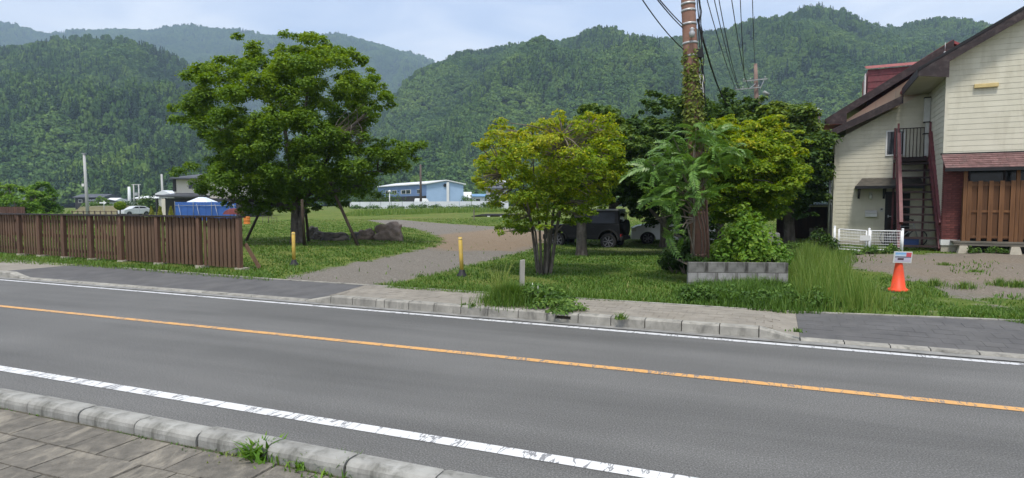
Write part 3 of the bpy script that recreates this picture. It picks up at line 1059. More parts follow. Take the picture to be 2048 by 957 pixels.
def HL(px, py, v):
    """local house coordinates (u, v, z) of a pixel ray on the plane v = const"""
    d = ray(px, py)
    n = Vector((HV[0], HV[1], 0))
    o = Vector((0, 0, EYE))
    t = (v - (o - Cp).dot(n)) / d.dot(n)
    p = o + d * t - Cp
    return Vector((p.x * HU[0] + p.y * HU[1], v, p.z))


def hb(mb, name, mat, parent=house, **kw):
    return mb.build(name, mat, parent, world=False, **kw)


VL = 3.23                                   # the recessed left facade
V_BACK = 9.0
z_r1, z_r2 = HL(1890, 122, 0), HL(2048, 38, 0)
SR = (z_r2.z - z_r1.z) / (z_r2.x - z_r1.x)
UR = 4.2                                    # ridge of the right wing
zr = lambda u: z_r1.z + SR * (u - z_r1.x) if u <= UR else z_r1.z + SR * (2 * UR - u - z_r1.x)
U_L = HL(1667, 400, VL).x
e1, e2 = HL(1668, 283, VL), HL(1800, 212, VL)
SL = (e2.z - e1.z) / (e2.x - e1.x)
zl = lambda u: e1.z + SL * (u - e1.x)


def siding(u_left, u_right, v, z0, ztop, bh, holes=(), mat=M['siding'], thick=0.010):
    """lapped boards on the plane v, each a part, cut to the rake; holes are (u0, u1, z0, z1)"""
    z = z0
    umax_z = max(ztop(u_left), ztop(u_right), ztop(min(max(UR, u_left), u_right)))
    while z < umax_z:
        z1 = z + bh
        # span where the roof is above this board's top edge
        us = [u_left + (u_right - u_left) * i / 240 for i in range(241)]
        ok = [u for u in us if ztop(u) > z + 0.02]
        if not ok: break
        a, c = ok[0], ok[-1]
        ok1 = [u for u in us if ztop(u) > z1]
        a1, c1 = (ok1[0], ok1[-1]) if ok1 else ((a + c) / 2, (a + c) / 2 + 0.01)
        spans = [(a, c, a1, c1)]
        for hu0, hu1, hz0, hz1 in holes:
            if z1 > hz0 + 0.03 and z < hz1 - 0.03:
                ns = []
                for s in spans:
                    if s[0] < hu0: ns.append((s[0], min(s[1], hu0), s[2], min(s[3], hu0)))
                    if s[1] > hu1: ns.append((max(s[0], hu1), s[1], max(s[2], hu1), s[3]))
                spans = ns
        for s in spans:
            if s[1] - s[0] < 0.05: continue
            mb = MB()
            t0, t1 = thick, thick * 0.3
            mb.hexa([(s[0], v - t0, z + .003), (s[1], v - t0, z + .003), (s[1], v + .01, z + .003), (s[0], v + .01, z + .003),
                     (s[2], v - t1, z1), (s[3], v - t1, z1), (s[3], v + .01, z1), (s[2], v + .01, z1)])
            hb(mb, 'siding_board', mat)
        z = z1


# walls behind the boards
def wall_prism(poly2, v0, dv, name, mat=M['siding']):
    mb = MB(); mb.prism([(u, v0, z) for u, z in poly2], (0, dv, 0)); return hb(mb, name, mat)


UX = 2 * UR + 0.2
Z_P = HL(1885, 309, 0).z                    # top of the porch roof
wall_prism([(0.0, -0.02), (UX, -0.02), (UX, zr(UX)), (UR, zr(UR)), (0.0, zr(0))], 0.012, V_BACK, 'wall')
wall_prism([(U_L, -0.02), (-0.002, -0.02), (-0.002, zl(0)), (U_L, zl(U_L))], VL + 0.012, V_BACK - VL, 'wall')
siding(0.0, UX, 0.0, Z_P - 0.1, zr, 0.172)
# window and door openings in the left facade
w0, w1 = HL(1772, 262, VL), HL(1796, 312, VL)
d0, d1 = HL(1771, 384, VL), HL(1816, 505, VL)
hz = (w0.x, w0.x + 0.62, w1.z, w0.z)
dz_ = (d0.x, d1.x, -0.02, d0.z)
siding(U_L, 0.0, VL, 0.12, zl, 0.152, holes=(hz, dz_))
# side wall of the right wing, seen sharply from the left
z = 0.12
while z < zr(0) + 0.1:
    mb = MB(); z1 = min(z + 0.172, zr(0) + 0.15)
    mb.hexa([(-.014, 0.0, z + .003), (.005, 0.0, z + .003), (.005, VL, z + .003), (-.014, VL, z + .003), (-.006, 0.0, z1), (.005, 0.0, z1), (.005, VL, z1), (-.006, VL, z1)])
    hb(mb, 'siding_board', M['siding']); z = z1
for u, v, zt in ((-0.018, -0.018, zr(0) - .05), (U_L, VL - 0.018, zl(U_L) - .03)):
    mb = MB(); mb.box(u - 0.012, u + 0.075, v - 0.012, v + 0.05, 0.1 if v > 1 else Z_P - .1, zt); hb(mb, 'corner_trim', M['siding'])
mb = MB(); mb.box(U_L - .015, -.02, VL - .012, VL + .2, -0.05, 0.12); hb(mb, 'foundation', M['footing'])

# right wing roof: slab, barge board, eave with boxed end and soffit
VF = -0.42
p1, p2 = HL(1838, 137, VF), HL(2048, 14, VF)
SR2 = (p2.z - p1.z) / (p2.x - p1.x)
ztop = lambda u: p1.z + SR2 * (u - p1.x)
u_e = p1.x
mb = MB()
mb.prism([(u_e, VF, ztop(u_e)), (UR, VF, ztop(UR)), (UR, VF, ztop(UR) - 0.10), (u_e, VF, ztop(u_e) - 0.10)], (0, V_BACK - VF + .3, 0))
mb.prism([(UR, VF, ztop(UR)), (UX + .5, VF, ztop(UR) - SR2 * (UX + .5 - UR)), (UX + .5, VF, ztop(UR) - SR2 * (UX + .5 - UR) - .1), (UR, VF, ztop(UR) - 0.10)], (0, V_BACK - VF + .3, 0))
roof = hb(mb, 'roof', M['red_metal'])
mb = MB()
bh = 0.36
mb.prism([(u_e - .01, VF - .03, ztop(u_e) - .02), (UR, VF - .03, ztop(UR) - .02), (UR, VF - .03, ztop(UR) - bh), (-0.02, VF - .03, ztop(0) - bh), (-0.02, VF - .03, ztop(u_e) - 0.36), (u_e - .01, VF - .03, ztop(u_e) - .24)], (0, 0.045, 0))
hb(mb, 'fascia', M['fascia'], roof)
mb = MB()
mb.prism([(u_e - .02, VF - .05, ztop(u_e) + .015), (UR, VF - .05, ztop(UR) + .015), (UR, VF - .05, ztop(UR) - .07), (u_e - .02, VF - .05, ztop(u_e) - .07)], (0, 0.018, 0))
hb(mb, 'barge_trim', M['black'], roof)
mb = MB()
mb.box(u_e - .03, u_e - .005, VF - .02, VL + .1, ztop(u_e) - .26, ztop(u_e) + .01); hb(mb, 'eave_board', M['fascia'], roof)
mb = MB()
mb.box(u_e, -0.012, VF + .02, VL, ztop(u_e) - .27, ztop(u_e) - .25); hb(mb, 'soffit', M['soffit'], roof)
mb = MB()
mb.prism([(-0.02, VF + .02, ztop(0) - bh + .06), (UR, VF + .02, ztop(UR) - bh + .06), (UR, VF + .02, ztop(UR) - bh + .08), (-0.02, VF + .02, ztop(0) - bh + .08)], (0, -VF - .04, 0))
hb(mb, 'soffit', M['soffit'], roof)
# lower roof over the left facade
VLo = VL - 0.5
q1, q2 = HL(1634, 274, VLo), HL(1803, 193, VLo)
SLo = (q2.z - q1.z) / (q2.x - q1.x)
mb = MB()
mb.prism([(q1.x, VLo + .01, q1.z), (q2.x, VLo + .01, q2.z), (q2.x, VLo + .01, q2.z - .09), (q1.x, VLo + .01, q1.z - .09)], (0, 5, 0))
lro = hb(mb, 'roof', M['red_metal'])
mb = MB(); mb.prism([(q1.x - .01, VLo - .03, q1.z + .01), (q2.x + .06, VLo - .03, q2.z + .01 + .06 * SLo), (q2.x + .06, VLo - .03, q2.z - .26), (q1.x - .01, VLo - .03, q1.z - .25)], (0, 0.04, 0))
hb(mb, 'fascia', M['fascia'], lro)
mb = MB(); mb.prism([(q1.x + .02, VLo + .015, q1.z - .12), (q2.x, VLo + .015, q2.z - .12), (q2.x, VLo + .015, q2.z - .10), (q1.x + .02, VLo + .015, q1.z - .10)], (0, 4.9, 0))
hb(mb, 'soffit', M['soffit'], lro)
mb = MB(); mb.box(q1.x - .03, q1.x + .0, VLo, VLo + 5, q1.z - .25, q1.z - .02); hb(mb, 'eave_board', M['fascia'], lro)
# main roof behind: cream gable panel and its barge board
VM = VL + 0.9
a1, a2 = HL(1690, 247, VM), HL(1845, 142, VM)
mb = MB()
b0, b1 = HL(1692, 246, VM), HL(1850, 143, VM)
c0, c1 = HL(1692, 262, VM), HL(1850, 170, VM)
mb.prism([(b0.x, VM, b0.z + .1), (b1.x + .3, VM, b1.z + .3), (c1.x + .3, VM, c1.z - .6), (c0.x, VM, c0.z - .3)], (0, 0.1, 0))
hb(mb, 'gable_panel', M['cream_panel'])
for px in (1752, 1792):
    t, b_ = HL(px, 205 - (px - 1752) * .6, VM - .006), HL(px, 235 - (px - 1752) * .6, VM - .006)
    mb = MB(); mb.box(t.x - .006, t.x + .006, VM - .006, VM, b_.z, t.z); hb(mb, 'panel_seam', M['soffit'])
VMf = VM - 0.4
m1, m2 = HL(1650, 240, VMf), HL(1905, 80, VMf)
SM_ = (m2.z - m1.z) / (m2.x - m1.x)
m3x = m2.x + 4.5
mb = MB()
mb.prism([(m1.x, VMf, m1.z), (m2.x, VMf, m2.z), (m2.x, VMf, m2.z - .1), (m1.x, VMf, m1.z - .1)], (0, 7, 0))
mb.prism([(m2.x, VMf, m2.z), (m3x, VMf, m2.z - SM_ * 4.5), (m3x, VMf, m2.z - SM_ * 4.5 - .1), (m2.x, VMf, m2.z - .1)], (0, 7, 0))
mro = hb(mb, 'roof', M['red_metal'])
mb = MB()
mb.prism([(m1.x - .02, VMf - .03, m1.z + .01), (m2.x + .05, VMf - .03, m2.z + .01), (m2.x + .05, VMf - .03, m2.z - .30), (b0.x, VMf - .03, m1.z + SM_ * (b0.x - m1.x) - .30), (b0.x, VMf - .03, m1.z - .22), (m1.x - .02, VMf - .03, m1.z - .16)], (0, 0.045, 0))
hb(mb, 'fascia', M['fascia'], mro)
mb = MB(); mb.box(m1.x, b0.x, VMf, VM + 3, m1.z - .2, m1.z - .18); hb(mb, 'soffit', M['soffit'], mro)
# red dormer on the main roof
VD = VM + 1.6
t0, t1 = HL(1736, 140, VD), HL(1850, 128, VD)
bz = HL(1736, 205, VD)
mb = MB(); mb.box(t0.x, t0.x + 2.4, VD + .02, VD + 3, bz.z - .8, t0.z); dorm = hb(mb, 'dormer', M['red_metal'])
n_ = 6
for i in range(n_):
    za, zb = bz.z - .2 + (t0.z - bz.z + .2) * i / n_, bz.z - .2 + (t0.z - bz.z + .2) * (i + 1) / n_
    mb = MB(); mb.hexa([(t0.x, VD - .012, za + .004), (t0.x + 2.4, VD - .012, za + .004), (t0.x + 2.4, VD + .02, za + .004), (t0.x, VD + .02, za + .004),
                        (t0.x, VD + .004, zb), (t0.x + 2.4, VD + .004, zb), (t0.x + 2.4, VD + .02, zb), (t0.x, VD + .02, zb)])
    hb(mb, 'siding_board', M['maroon'], dorm)
rt = HL(1736, 130, VD + 1.2)
mb = MB()
for i in range(4):
    za, zb = t0.z + 0.02 + 0.09 * i, t0.z + 0.02 + 0.09 * (i + 1)
    va, vb = VD - .12 + .32 * i, VD - .12 + .32 * (i + 1)
    mb.hexa([(t0.x - .06, va, za), (t0.x + 2.5, va, za), (t0.x + 2.5, vb, zb - .03), (t0.x - .06, vb, zb - .03), (t0.x - .06, va, za + .03), (t0.x + 2.5, va, za + .03), (t0.x + 2.5, vb, zb), (t0.x - .06, vb, zb)])
hb(mb, 'dormer_roof', M['pink_metal'], dorm)
mb = MB(); mb.box(t0.x - .1, t0.x - .06, VD, VD + .6, bz.z + .05, t0.z - .15); hb(mb, 'window', M['white_trim'], dorm)
# ridge vent spike
sp = HL(1890, 105, VF + 1.0)
mb = MB(); mb.tube([sp + Vector((0, 0, -.3)), sp + Vector((0, 0, .02))], .035, 8); mb.tube([sp, sp + Vector((0, 0, .32))], .009, 6); hb(mb, 'roof_vent', M['galv'], roof)

# window upstairs
mb = MB()
f_ = 0.05
U0, U1, Z0, Z1 = hz
for (a, c, e, g_) in ((U0, U1, Z1 - f_, Z1), (U0, U1, Z0, Z0 + f_), (U0, U0 + f_, Z0 + f_, Z1 - f_), (U1 - f_, U1, Z0 + f_, Z1 - f_)):
    mb.box(a, c, VL - .045, VL + .012, e, g_)
wn = hb(mb, 'window', M['white_trim'])
mb = MB(); mb.box(U0 + f_, U1 - f_, VL - .01, VL + .01, Z0 + f_, Z1 - f_); hb(mb, 'pane', M['glass'], wn)
# black louvred front door
U0, U1, Z0, Z1 = dz_
mb = MB(); mb.box(U0 + .03, U1 - .03, VL - .012, VL + .03, -0.02, Z1 - .04); dr = hb(mb, 'door', M['black'])
mb = MB(); mb.box(U0, U0 + .03, VL - .035, VL + .02, -.02, Z1); mb.box(U1 - .03, U1, VL - .035, VL + .02, -.02, Z1); mb.box(U0 + .03, U1 - .03, VL - .035, VL + .02, Z1 - .04, Z1)
hb(mb, 'door_frame', M['black'], dr)
k = 0
z = 0.12
lm = MB(); lm.box(0, U1 - U0 - .18, -.014, 0, 0, .03); lme = lm.mesh('louvre', M['tread'])
while z < Z1 - .12:
    o = piece('louvre', lme, dr, (U0 + .09, VL - .014, z), (0.35, 0, 0)); z += 0.062
mb = MB(); hp = HL(1776, 433, VL - .04); mb.bar(hp, hp + Vector((.12, 0, 0)), .02, .02); mb.box(hp.x - .01, hp.x + .02, VL - .04, VL, hp.z - .05, hp.z + .05); hb(mb, 'handle', M['galv'], dr)

# canopy over the door
VA = VL - 0.75
a_, b_ = HL(1711, 373, VA), HL(1848, 366, VA)
tp = HL(1740, 357, VL).z
mb = MB()
mb.hexa([(a_.x, VA, a_.z - .07), (b_.x, VA, a_.z - .07), (b_.x, VL, a_.z - .07), (a_.x, VL, a_.z - .07),
         (a_.x, VA, a_.z), (b_.x, VA, a_.z), (b_.x, VL - .003, tp), (a_.x + .25, VL - .003, tp)])
can = hb(mb, 'canopy', M['awning'])
mb = MB(); mb.box(a_.x - .015, b_.x + .015, VA - .03, VA - .003, a_.z - .10, a_.z + .01); hb(mb, 'fascia', M['black'], can)
for px in (1717, 1767):
    b0_ = HL(px, 398, VL)
    mb = MB(); mb.box(b0_.x - .035, b0_.x + .035, VL - .08, VL - .018, b0_.z, a_.z - .07)
    mb.bar((b0_.x, VL - .06, b0_.z + .08), (b0_.x, VA + .1, a_.z - .1), .05, .05); hb(mb, 'bracket', M['black'], can)
# wall lamp, mailbox, intercom, light box
lp = HL(1741, 394, VL - .05)
mb = MB(); mb.lathe([(0.0, -.10), (.05, -.09), (.062, 0), (.055, .08), (0.02, .11)], 10, (lp.x, VL - .09, lp.z)); lam = hb(mb, 'wall_lamp', M['lamp_glass'])
mb = MB(); mb.box(lp.x - .05, lp.x + .05, VL - .05, VL - .016, lp.z + .05, lp.z + .17); hb(mb, 'lamp_bracket', M['grey_plastic'], lam)
bx_ = HL(1742, 428, VL - .1)
mb = MB()
mb.prism([(bx_.x - .2, VL - .016, bx_.z - .12), (bx_.x - .2, VL - .15, bx_.z - .12), (bx_.x - .2, VL - .15, bx_.z + .06), (bx_.x - .2, VL - .016, bx_.z + .13)], (.40, 0, 0))
mbx = hb(mb, 'mailbox', M['white_trim'], bevel=0.008)
mb = MB(); mb.box(bx_.x - .17, bx_.x + .17, VL - .158, VL - .151, bx_.z + .0, bx_.z + .035); hb(mb, 'mail_slot', M['grey_plastic'], mbx)
ic = HL(1763, 420, VL)
mb = MB(); mb.box(ic.x - .055, ic.x + .055, VL - .05, VL - .017, ic.z - .07, ic.z + .07)
ico = hb(mb, 'intercom', M['grey_plastic'])
mb = MB(); mb.box(ic.x - .03, ic.x + .03, VL - .056, VL - .051, ic.z - .0, ic.z + .045); hb(mb, 'intercom_lens', M['black'], ico)
l0, l1 = HL(1948, 173, -.06), HL(1997, 173, -.06)
mb = MB(); mb.box(l0.x, l1.x, -.11, -.018, l0.z - .065, l0.z + .06); hb(mb, 'light_box', M['lightbox'], bevel=0.012)
# duct down the inner corner
e0, e1_ = HL(1854, 195, 2.75), HL(1854, 268, 2.75)
mb = MB(); mb.box(-.20, -.025, 2.65, 2.85, HL(1856, 245, 2.75).z, e0.z); mb.box(-.15, -.03, 2.68, 2.82, e1_.z - .8, HL(1856, 245, 2.75).z)
dc = hb(mb, 'duct', M['grey_plastic'])
mb = MB(); zz = HL(1856, 245, 2.75).z
for q in (zz, e0.z - .02, e1_.z): mb.box(-.215, -.02, 2.64, 2.86, q - .018, q + .018)
hb(mb, 'duct_band', M['black'], dc)

# porch roof of overlapping shingle courses
VPf = -0.78
pt, pb0 = HL(1885, 309, -.03), HL(1893, 337, VPf)
uE = 6.0
prf = hb(MB().hexa([(pt.x - .02, -.02, pt.z - .1), (uE, -.02, pt.z - .1), (uE, VPf, pb0.z - .02), (pt.x - .02, VPf, pb0.z - .02),
                    (pt.x - .02, -.02, pt.z - .03), (uE, -.02, pt.z - .03), (uE, VPf, pb0.z + .0), (pt.x - .02, VPf, pb0.z + .0)]), 'porch_roof', M['shingle'])
NCR = 7
for i in range(NCR):
    f0, f1 = i / NCR, (i + 1.25) / NCR
    va, vb = VPf + (-VPf - .02) * f0, VPf + (-VPf - .02) * min(f1, 1)
    za, zb = pb0.z + (pt.z - pb0.z) * f0, pb0.z + (pt.z - pb0.z) * min(f1, 1)
    u = pt.x - .03 - (0.2 if i % 2 else 0)
    while u < 3.4:
        u1 = u + 0.40
        us = max(u, pt.x - .03)
        mb = MB(); jt = rng.uniform(0, .006)
        mb.hexa([(us + .003, va - .01, za + .004), (u1 - .003, va - .01, za + .004), (u1 - .003, vb, zb - .012), (us + .003, vb, zb - .012),
                 (us + .003, va - .01, za + .024 + jt), (u1 - .003, va - .01, za + .024 + jt), (u1 - .003, vb, zb), (us + .003, vb, zb)])
        hb(mb, 'shingle', M['shingle'], prf); u = u1
mb = MB(); mb.box(pt.x - .04, uE, VPf - .03, VPf - .012, pb0.z - .10, pb0.z + .0); hb(mb, 'fascia', M['black'], prf)
mb = MB(); mb.box(pt.x - .05, uE, -.05, -.0, pt.z - .03, pt.z + .03); hb(mb, 'ridge_trim', M['black'], prf)
# brick pier under it
bz0, bz1 = HL(1890, 479, 0).z, pt.z - 0.1
mb = MB(); mb.box(0.004, 0.62, -.19, -.02, bz0, bz1); pier = hb(mb, 'brick_pier', M['mortar'])
bw, bhh = 0.205, 0.062
bm_ = MB().box(0, bw, 0, .02, 0, bhh).mesh('brick', M['brick'])
bms = MB().box(0, bw / 2 - .006, 0, .02, 0, bhh).mesh('brick', M['brick'])
bmS = MB().box(-.02, 0, 0, .17, 0, bhh).mesh('brick', M['brick'])
zz, i = bz0 + .006, 0
while zz + bhh < bz1:
    us = [0, 1, 2] if i % 2 == 0 else [0.5, 1.5]
    for k in us: piece('brick', bm_, pier, (0.004 + k * (bw + .008) * 0.98, -.21 + rng.uniform(-.003, .003), zz))
    if i % 2: piece('brick', bms, pier, (0.004, -.21, zz)); piece('brick', bms, pier, (0.004 + 2.5 * (bw + .008) * .98, -.21, zz))
    piece('brick', bmS, pier, (0.003, -.19, zz))
    zz += bhh + .010; i += 1
mb = MB(); mb.box(-.03, .66, -.225, .0, HL(1890, 490, 0).z, bz0); hb(mb, 'plinth', M['white_trim'])
mb = MB(); mb.box(-.01, .64, -.19, .0, -.05, HL(1890, 490, 0).z); hb(mb, 'foundation', M['footing'])
# dark glazing of the porch behind the screen
mb = MB(); mb.box(.64, UX, -.03, -.012, 0.0, pt.z - .12); pg_ = hb(mb, 'porch_glazing', M['car_glass'])
zg = HL(1990, 352, -.05).z
mb = MB()
for u in (0.66, 1.55, 2.4, 3.3): mb.box(u, u + .05, -.06, -.033, 0.2, pt.z - .14)
hb(mb, 'window_frame', M['tread'], pg_)

# slatted timber screen on a deck, a thing that stands in front of the porch
VS = -0.55
s0, s1 = HL(1926, 482, VS), HL(2031, 482, VS)
st_ = HL(1990, 362, VS).z
scr = thing('timber_screen', 'brown stained board screen standing on a low deck before the porch', 'screen', (Cp.x, Cp.y, HZ), HRZ)
ub, zb0, zb1 = s0.x, s0.z, st_
bay = s1.x - s0.x
for k in range(3):
    ux = ub + k * bay
    mb = MB(); mb.box(ux - .045, ux + .045, VS - .02, VS + .07, zb0 - .02, HL(1928, 340, VS).z); hb(mb, 'post', M['wood_screen'], scr)
nb = 4
pit = (bay - .09) / nb
fbm = MB().box(-.058, .058, -.022, 0, zb0, zb1).mesh('front_board', M['wood_screen'])
bbm = MB().box(-.07, .07, 0.032, .05, zb0 + .06, zb1 - .03).mesh('back_board', M['wood_back'])
for k in range(2):
    for i in range(nb + 1):
        u = ub + k * bay + .055 + .058 + (bay - .226) * i / nb
        piece('front_board', fbm, scr, (u, VS + rng.uniform(-.002, .002), rng.uniform(-.006, .006)))
        if i < nb: piece('back_board', bbm, scr, (u + (bay - .226) / nb / 2, VS, rng.uniform(-.01, .01)))
    for z in (zb0 + .10, (zb0 + zb1) / 2 - .04, zb1 - .16):
        hb(MB().box(ub + k * bay + .047, ub + (k + 1) * bay - .047, VS + .002, VS + .03, z, z + .07), 'rail', M['wood_screen'], scr)
mb = MB(); mb.box(ub - .02, ub + .02, VS + .07, -.2, zb0, zb1 - .2); hb(mb, 'side_board', M['wood_back'], scr)
deck = thing('deck', 'weathered low timber deck edge on concrete footings under the screen', 'deck', (Cp.x, Cp.y, HZ), HRZ)
dz0, dz1 = HL(1950, 490, VS - .08).z, HL(1950, 483, VS - .08).z
hb(MB().box(ub - .25, ub + 2 * bay + 1, VS - .10, VS - .06, dz0 - .03, dz0 + .05), 'joist', M['grey_wood'], deck)
hb(MB().box(ub - .28, ub + 2 * bay + 1, VS - .12, VS + .02, dz0 + .054, dz1 - .0), 'deck_board', M['grey_wood'], deck)
hb(MB().box(ub - .28, ub + 2 * bay + 1, VS + .03, -.22, dz0 + .05, dz1 - .004), 'deck_board', M['grey_wood'], deck)
for px in (1926, 2030, 2140):
    f0 = HL(px, 500, VS - .08)
    hb(MB().hexa([(f0.x - .16, VS - .22, -.04), (f0.x + .16, VS - .22, -.04), (f0.x + .16, VS + .1, -.04), (f0.x - .16, VS + .1, -.04),
                  (f0.x - .10, VS - .16, dz0 - .035), (f0.x + .10, VS - .16, dz0 - .035), (f0.x + .10, VS + .04, dz0 - .035), (f0.x - .10, VS + .04, dz0 - .035)]), 'footing', M['footing'], deck)

# outside stair
stair = thing('outside_stair', 'maroon steel outside stair with open treads up to the upper floor', 'staircase', (Cp.x, Cp.y, HZ), HRZ)
ta = HL(1795, 312, VL - 1.0); tb = HL(1856, 312, VL - 1.0)
LZ = HL(1825, 316, VL - 1.0).z             # landing level
fb = HL(1800, 503, 0.15)
uLt, uRt = ta.x, -0.06
vT, vB = VL - 1.0, -0.05
NT = 12
for (ut, ubm) in ((uLt, HL(1800, 470, vB).x - .02), (uRt, -0.02)):
    mb = MB()
    p_t, p_b = Vector((ut, vT, LZ - .08)), Vector((ubm, vB, .02))
    mb.bar(p_b, p_t, .10, .28)
    hb(mb, 'stringer', M['maroon'], stair)
    mb = MB()
    sgn_ = .10 if ut < -.5 else -.02
    mb.bar(p_b + Vector((sgn_ * .4, 0, .88)), p_t + Vector((sgn_ * .2, 0, .95)), .10, .16)
    mb.bar(p_b + Vector((0, 0, .48)), p_t + Vector((0, 0, .5)), .03, .05)
    hr = hb(mb, 'handrail', M['maroon'], stair)
    for k in range(5):
        q = p_b.lerp(p_t, 0.03 + k / 4 * .94)
        hb(MB().bar(q, q + Vector((0, 0, .9)), .035, .035), 'baluster', M['maroon'], stair)
for i in range(NT):
    f = (i + .5) / NT
    v, z = vB + (vT - vB) * f, .02 + (LZ - .1) * f
    ul = HL(1800, 470, vB).x - .02 + (uLt - HL(1800, 470, vB).x + .02) * f
    hb(MB().box(ul + .022, uRt - .0 + .02 * (1 - f) - .022, v - .12, v + .12, z - .035, z + .025), 'tread', M['tread'], stair)
hb(MB().box(uLt - .03, -.03, vT, VL - .03, LZ - .12, LZ), 'landing', M['tread'], stair)
zt = HL(1825, 256, VL - .1).z
mb = MB(); mb.box(uLt, -.03, VL - .12, VL - .09, zt - .03, zt); mb.box(uLt, -.03, VL - .12, VL - .09, LZ + .06, LZ + .09); hb(mb, 'railing', M['tread'], stair)
for i in range(9):
    u = uLt + (-.05 - uLt) * (i + .3) / 9
    hb(MB().tube([(u, VL - .105, LZ + .02), (u, VL - .105, zt - .02)], .011, 6), 'baluster', M['tread'], stair)
for u in (uLt, -.07):
    hb(MB().box(u - .03, u + .03, vT - .03, vT + .03, LZ, zt + .08), 'post', M['maroon'], stair)
    hb(MB().box(u - .03, u + .03, VL - .13, VL - .07, 0, zt + .02), 'post', M['maroon'], stair)

# metal flue beside the house
flue = thing('flue_pipe', 'ribbed metal flue pipe with a cap beside the house corner', 'flue', tuple(Vector((Cp.x, Cp.y, HZ))), HRZ)
fa, fb_ = HL(1644, 375, VL + .6), HL(1635, 224, VL + .6)
pts = [fa.lerp(fb_, i / 40) for i in range(41)]
hb(MB().tube(pts, [.085 if i % 2 else .078 for i in range(41)], 12), 'pipe', M['galv'], flue)
hb(MB().lathe([(.19, -.02), (.18, .0), (.02, .09)], 14, fb_ + Vector((0, 0, .06))), 'cap', M['galv'], flue)
hb(MB().box(fa.x - .35, fa.x + .35, VL + .4, VL + .8, fa.z - .1, fa.z), 'bracket', M['soffit'], flue)
dp_ = HL(1660, 380, VL - .1)
hb(MB().tube([(dp_.x, VL + .2, 0), (dp_.x, VL + .2, HL(1660, 300, VL).z)], .045, 8), 'support', M['galv'], flue)

# clutter under the stair: bicycle, blue crate, white canister
def wheel_ring(mb, c, ax, r, t, n=20, mi=0):
    c = Vector(c); ax = Vector(ax).normalized()
    a = ax.orthogonal().normalized(); b = ax.cross(a)
    pts = [c + (a * math.cos(2 * PI * k / n) + b * math.sin(2 * PI * k / n)) * r for k in range(n + 1)]
    mb.tube(pts, t, 6, mi, cap=False)


bo = Cp + Vector((HU[0] * -.75 + HV[0] * 2.3, HU[1] * -.75 + HV[1] * 2.3, 0))
bike = thing('bicycle', 'dark bicycle parked under the maroon outside stair', 'bicycle', bo, HRZ + 0.15)
for x, nm_ in ((-.45, 'w'), (.45, 'w')):
    mb = MB(); wheel_ring(mb, (x, 0, .31), (0, 1, 0), .30, .02); wo = hb(mb, 'wheel', M['black'], bike)
    mb = MB()
    for k in range(8):
        a = k * PI / 8
        mb.tube([(x - .29 * math.cos(a), 0, .31 - .29 * math.sin(a)), (x + .29 * math.cos(a), 0, .31 + .29 * math.sin(a))], .002, 4)
    hb(mb, 'spokes', M['galv'], wo)
mb = MB()
for p, q in (((-.45, 0, .31), (-.08, 0, .30)), ((-.08, 0, .30), (-.18, 0, .78)), ((-.18, 0, .72), (.30, 0, .74)), ((-.08, 0, .30), (.30, 0, .68)), ((-.45, 0, .31), (-.17, 0, .7)), ((.45, 0, .31), (.28, 0, .92))):
    mb.tube([p, q], .016, 6)
hb(mb, 'frame', M['galv'], bike)
hb(MB().hexa([(-.32, -.07, .79), (-.05, -.02, .79), (-.05, .02, .79), (-.32, .07, .79), (-.30, -.06, .84), (-.06, -.015, .83), (-.06, .015, .83), (-.30, .06, .84)]), 'saddle', M['black'], bike)
hb(MB().tube([(.15, -.27, .95), (.26, -.12, .98), (.28, 0, .93), (.26, .12, .98), (.15, .27, .95)], .014, 6), 'handlebar', M['black'], bike)
M['blue_crate'] = pm('blue_plastic', (0.05, 0.10, 0.30), (0.04, 0.08, 0.24), 4, 0.4, 0.05)
cl = HL(1822, 470, 1.6)
co = Cp + Vector((HU[0] * cl.x + HV[0] * 1.6, HU[1] * cl.x + HV[1] * 1.6, 0))
crate = thing('crate', 'small blue plastic crate on the ground under the stair', 'crate', co + Vector((0, 0, .0)), HRZ)
mb = MB(); mb.box(-.22, .22, -.15, -.13, .02, .3); mb.box(-.22, .22, .13, .15, .02, .3); mb.box(-.22, -.2, -.13, .13, .02, .3); mb.box(.2, .22, -.13, .13, .02, .3); mb.box(-.2, .2, -.13, .13, .02, .04)
hb(mb, 'crate_body', M['blue_crate'], crate); hb(MB().box(-.235, .235, -.165, .165, .29, .325).box(-.2, .2, -.13, .13, .26, .288), 'crate_rim', M['blue_crate'], crate)

# white mesh gate
ga_, gb_ = G(1668, 506), G(1806, 506)
gate = thing('mesh_gate', 'white double mesh gate standing alone in weeds before the house', 'gate', ga_)
gx = (gb_ - ga_); gx.z = 0; GLn = gx.length; gd = gx.normalized()


def gp(t, z, off=0.0):
    n = Vector((gd.y, -gd.x, 0))
    return ga_ + gd * (t * GLn) + n * off + Vector((0, 0, z))


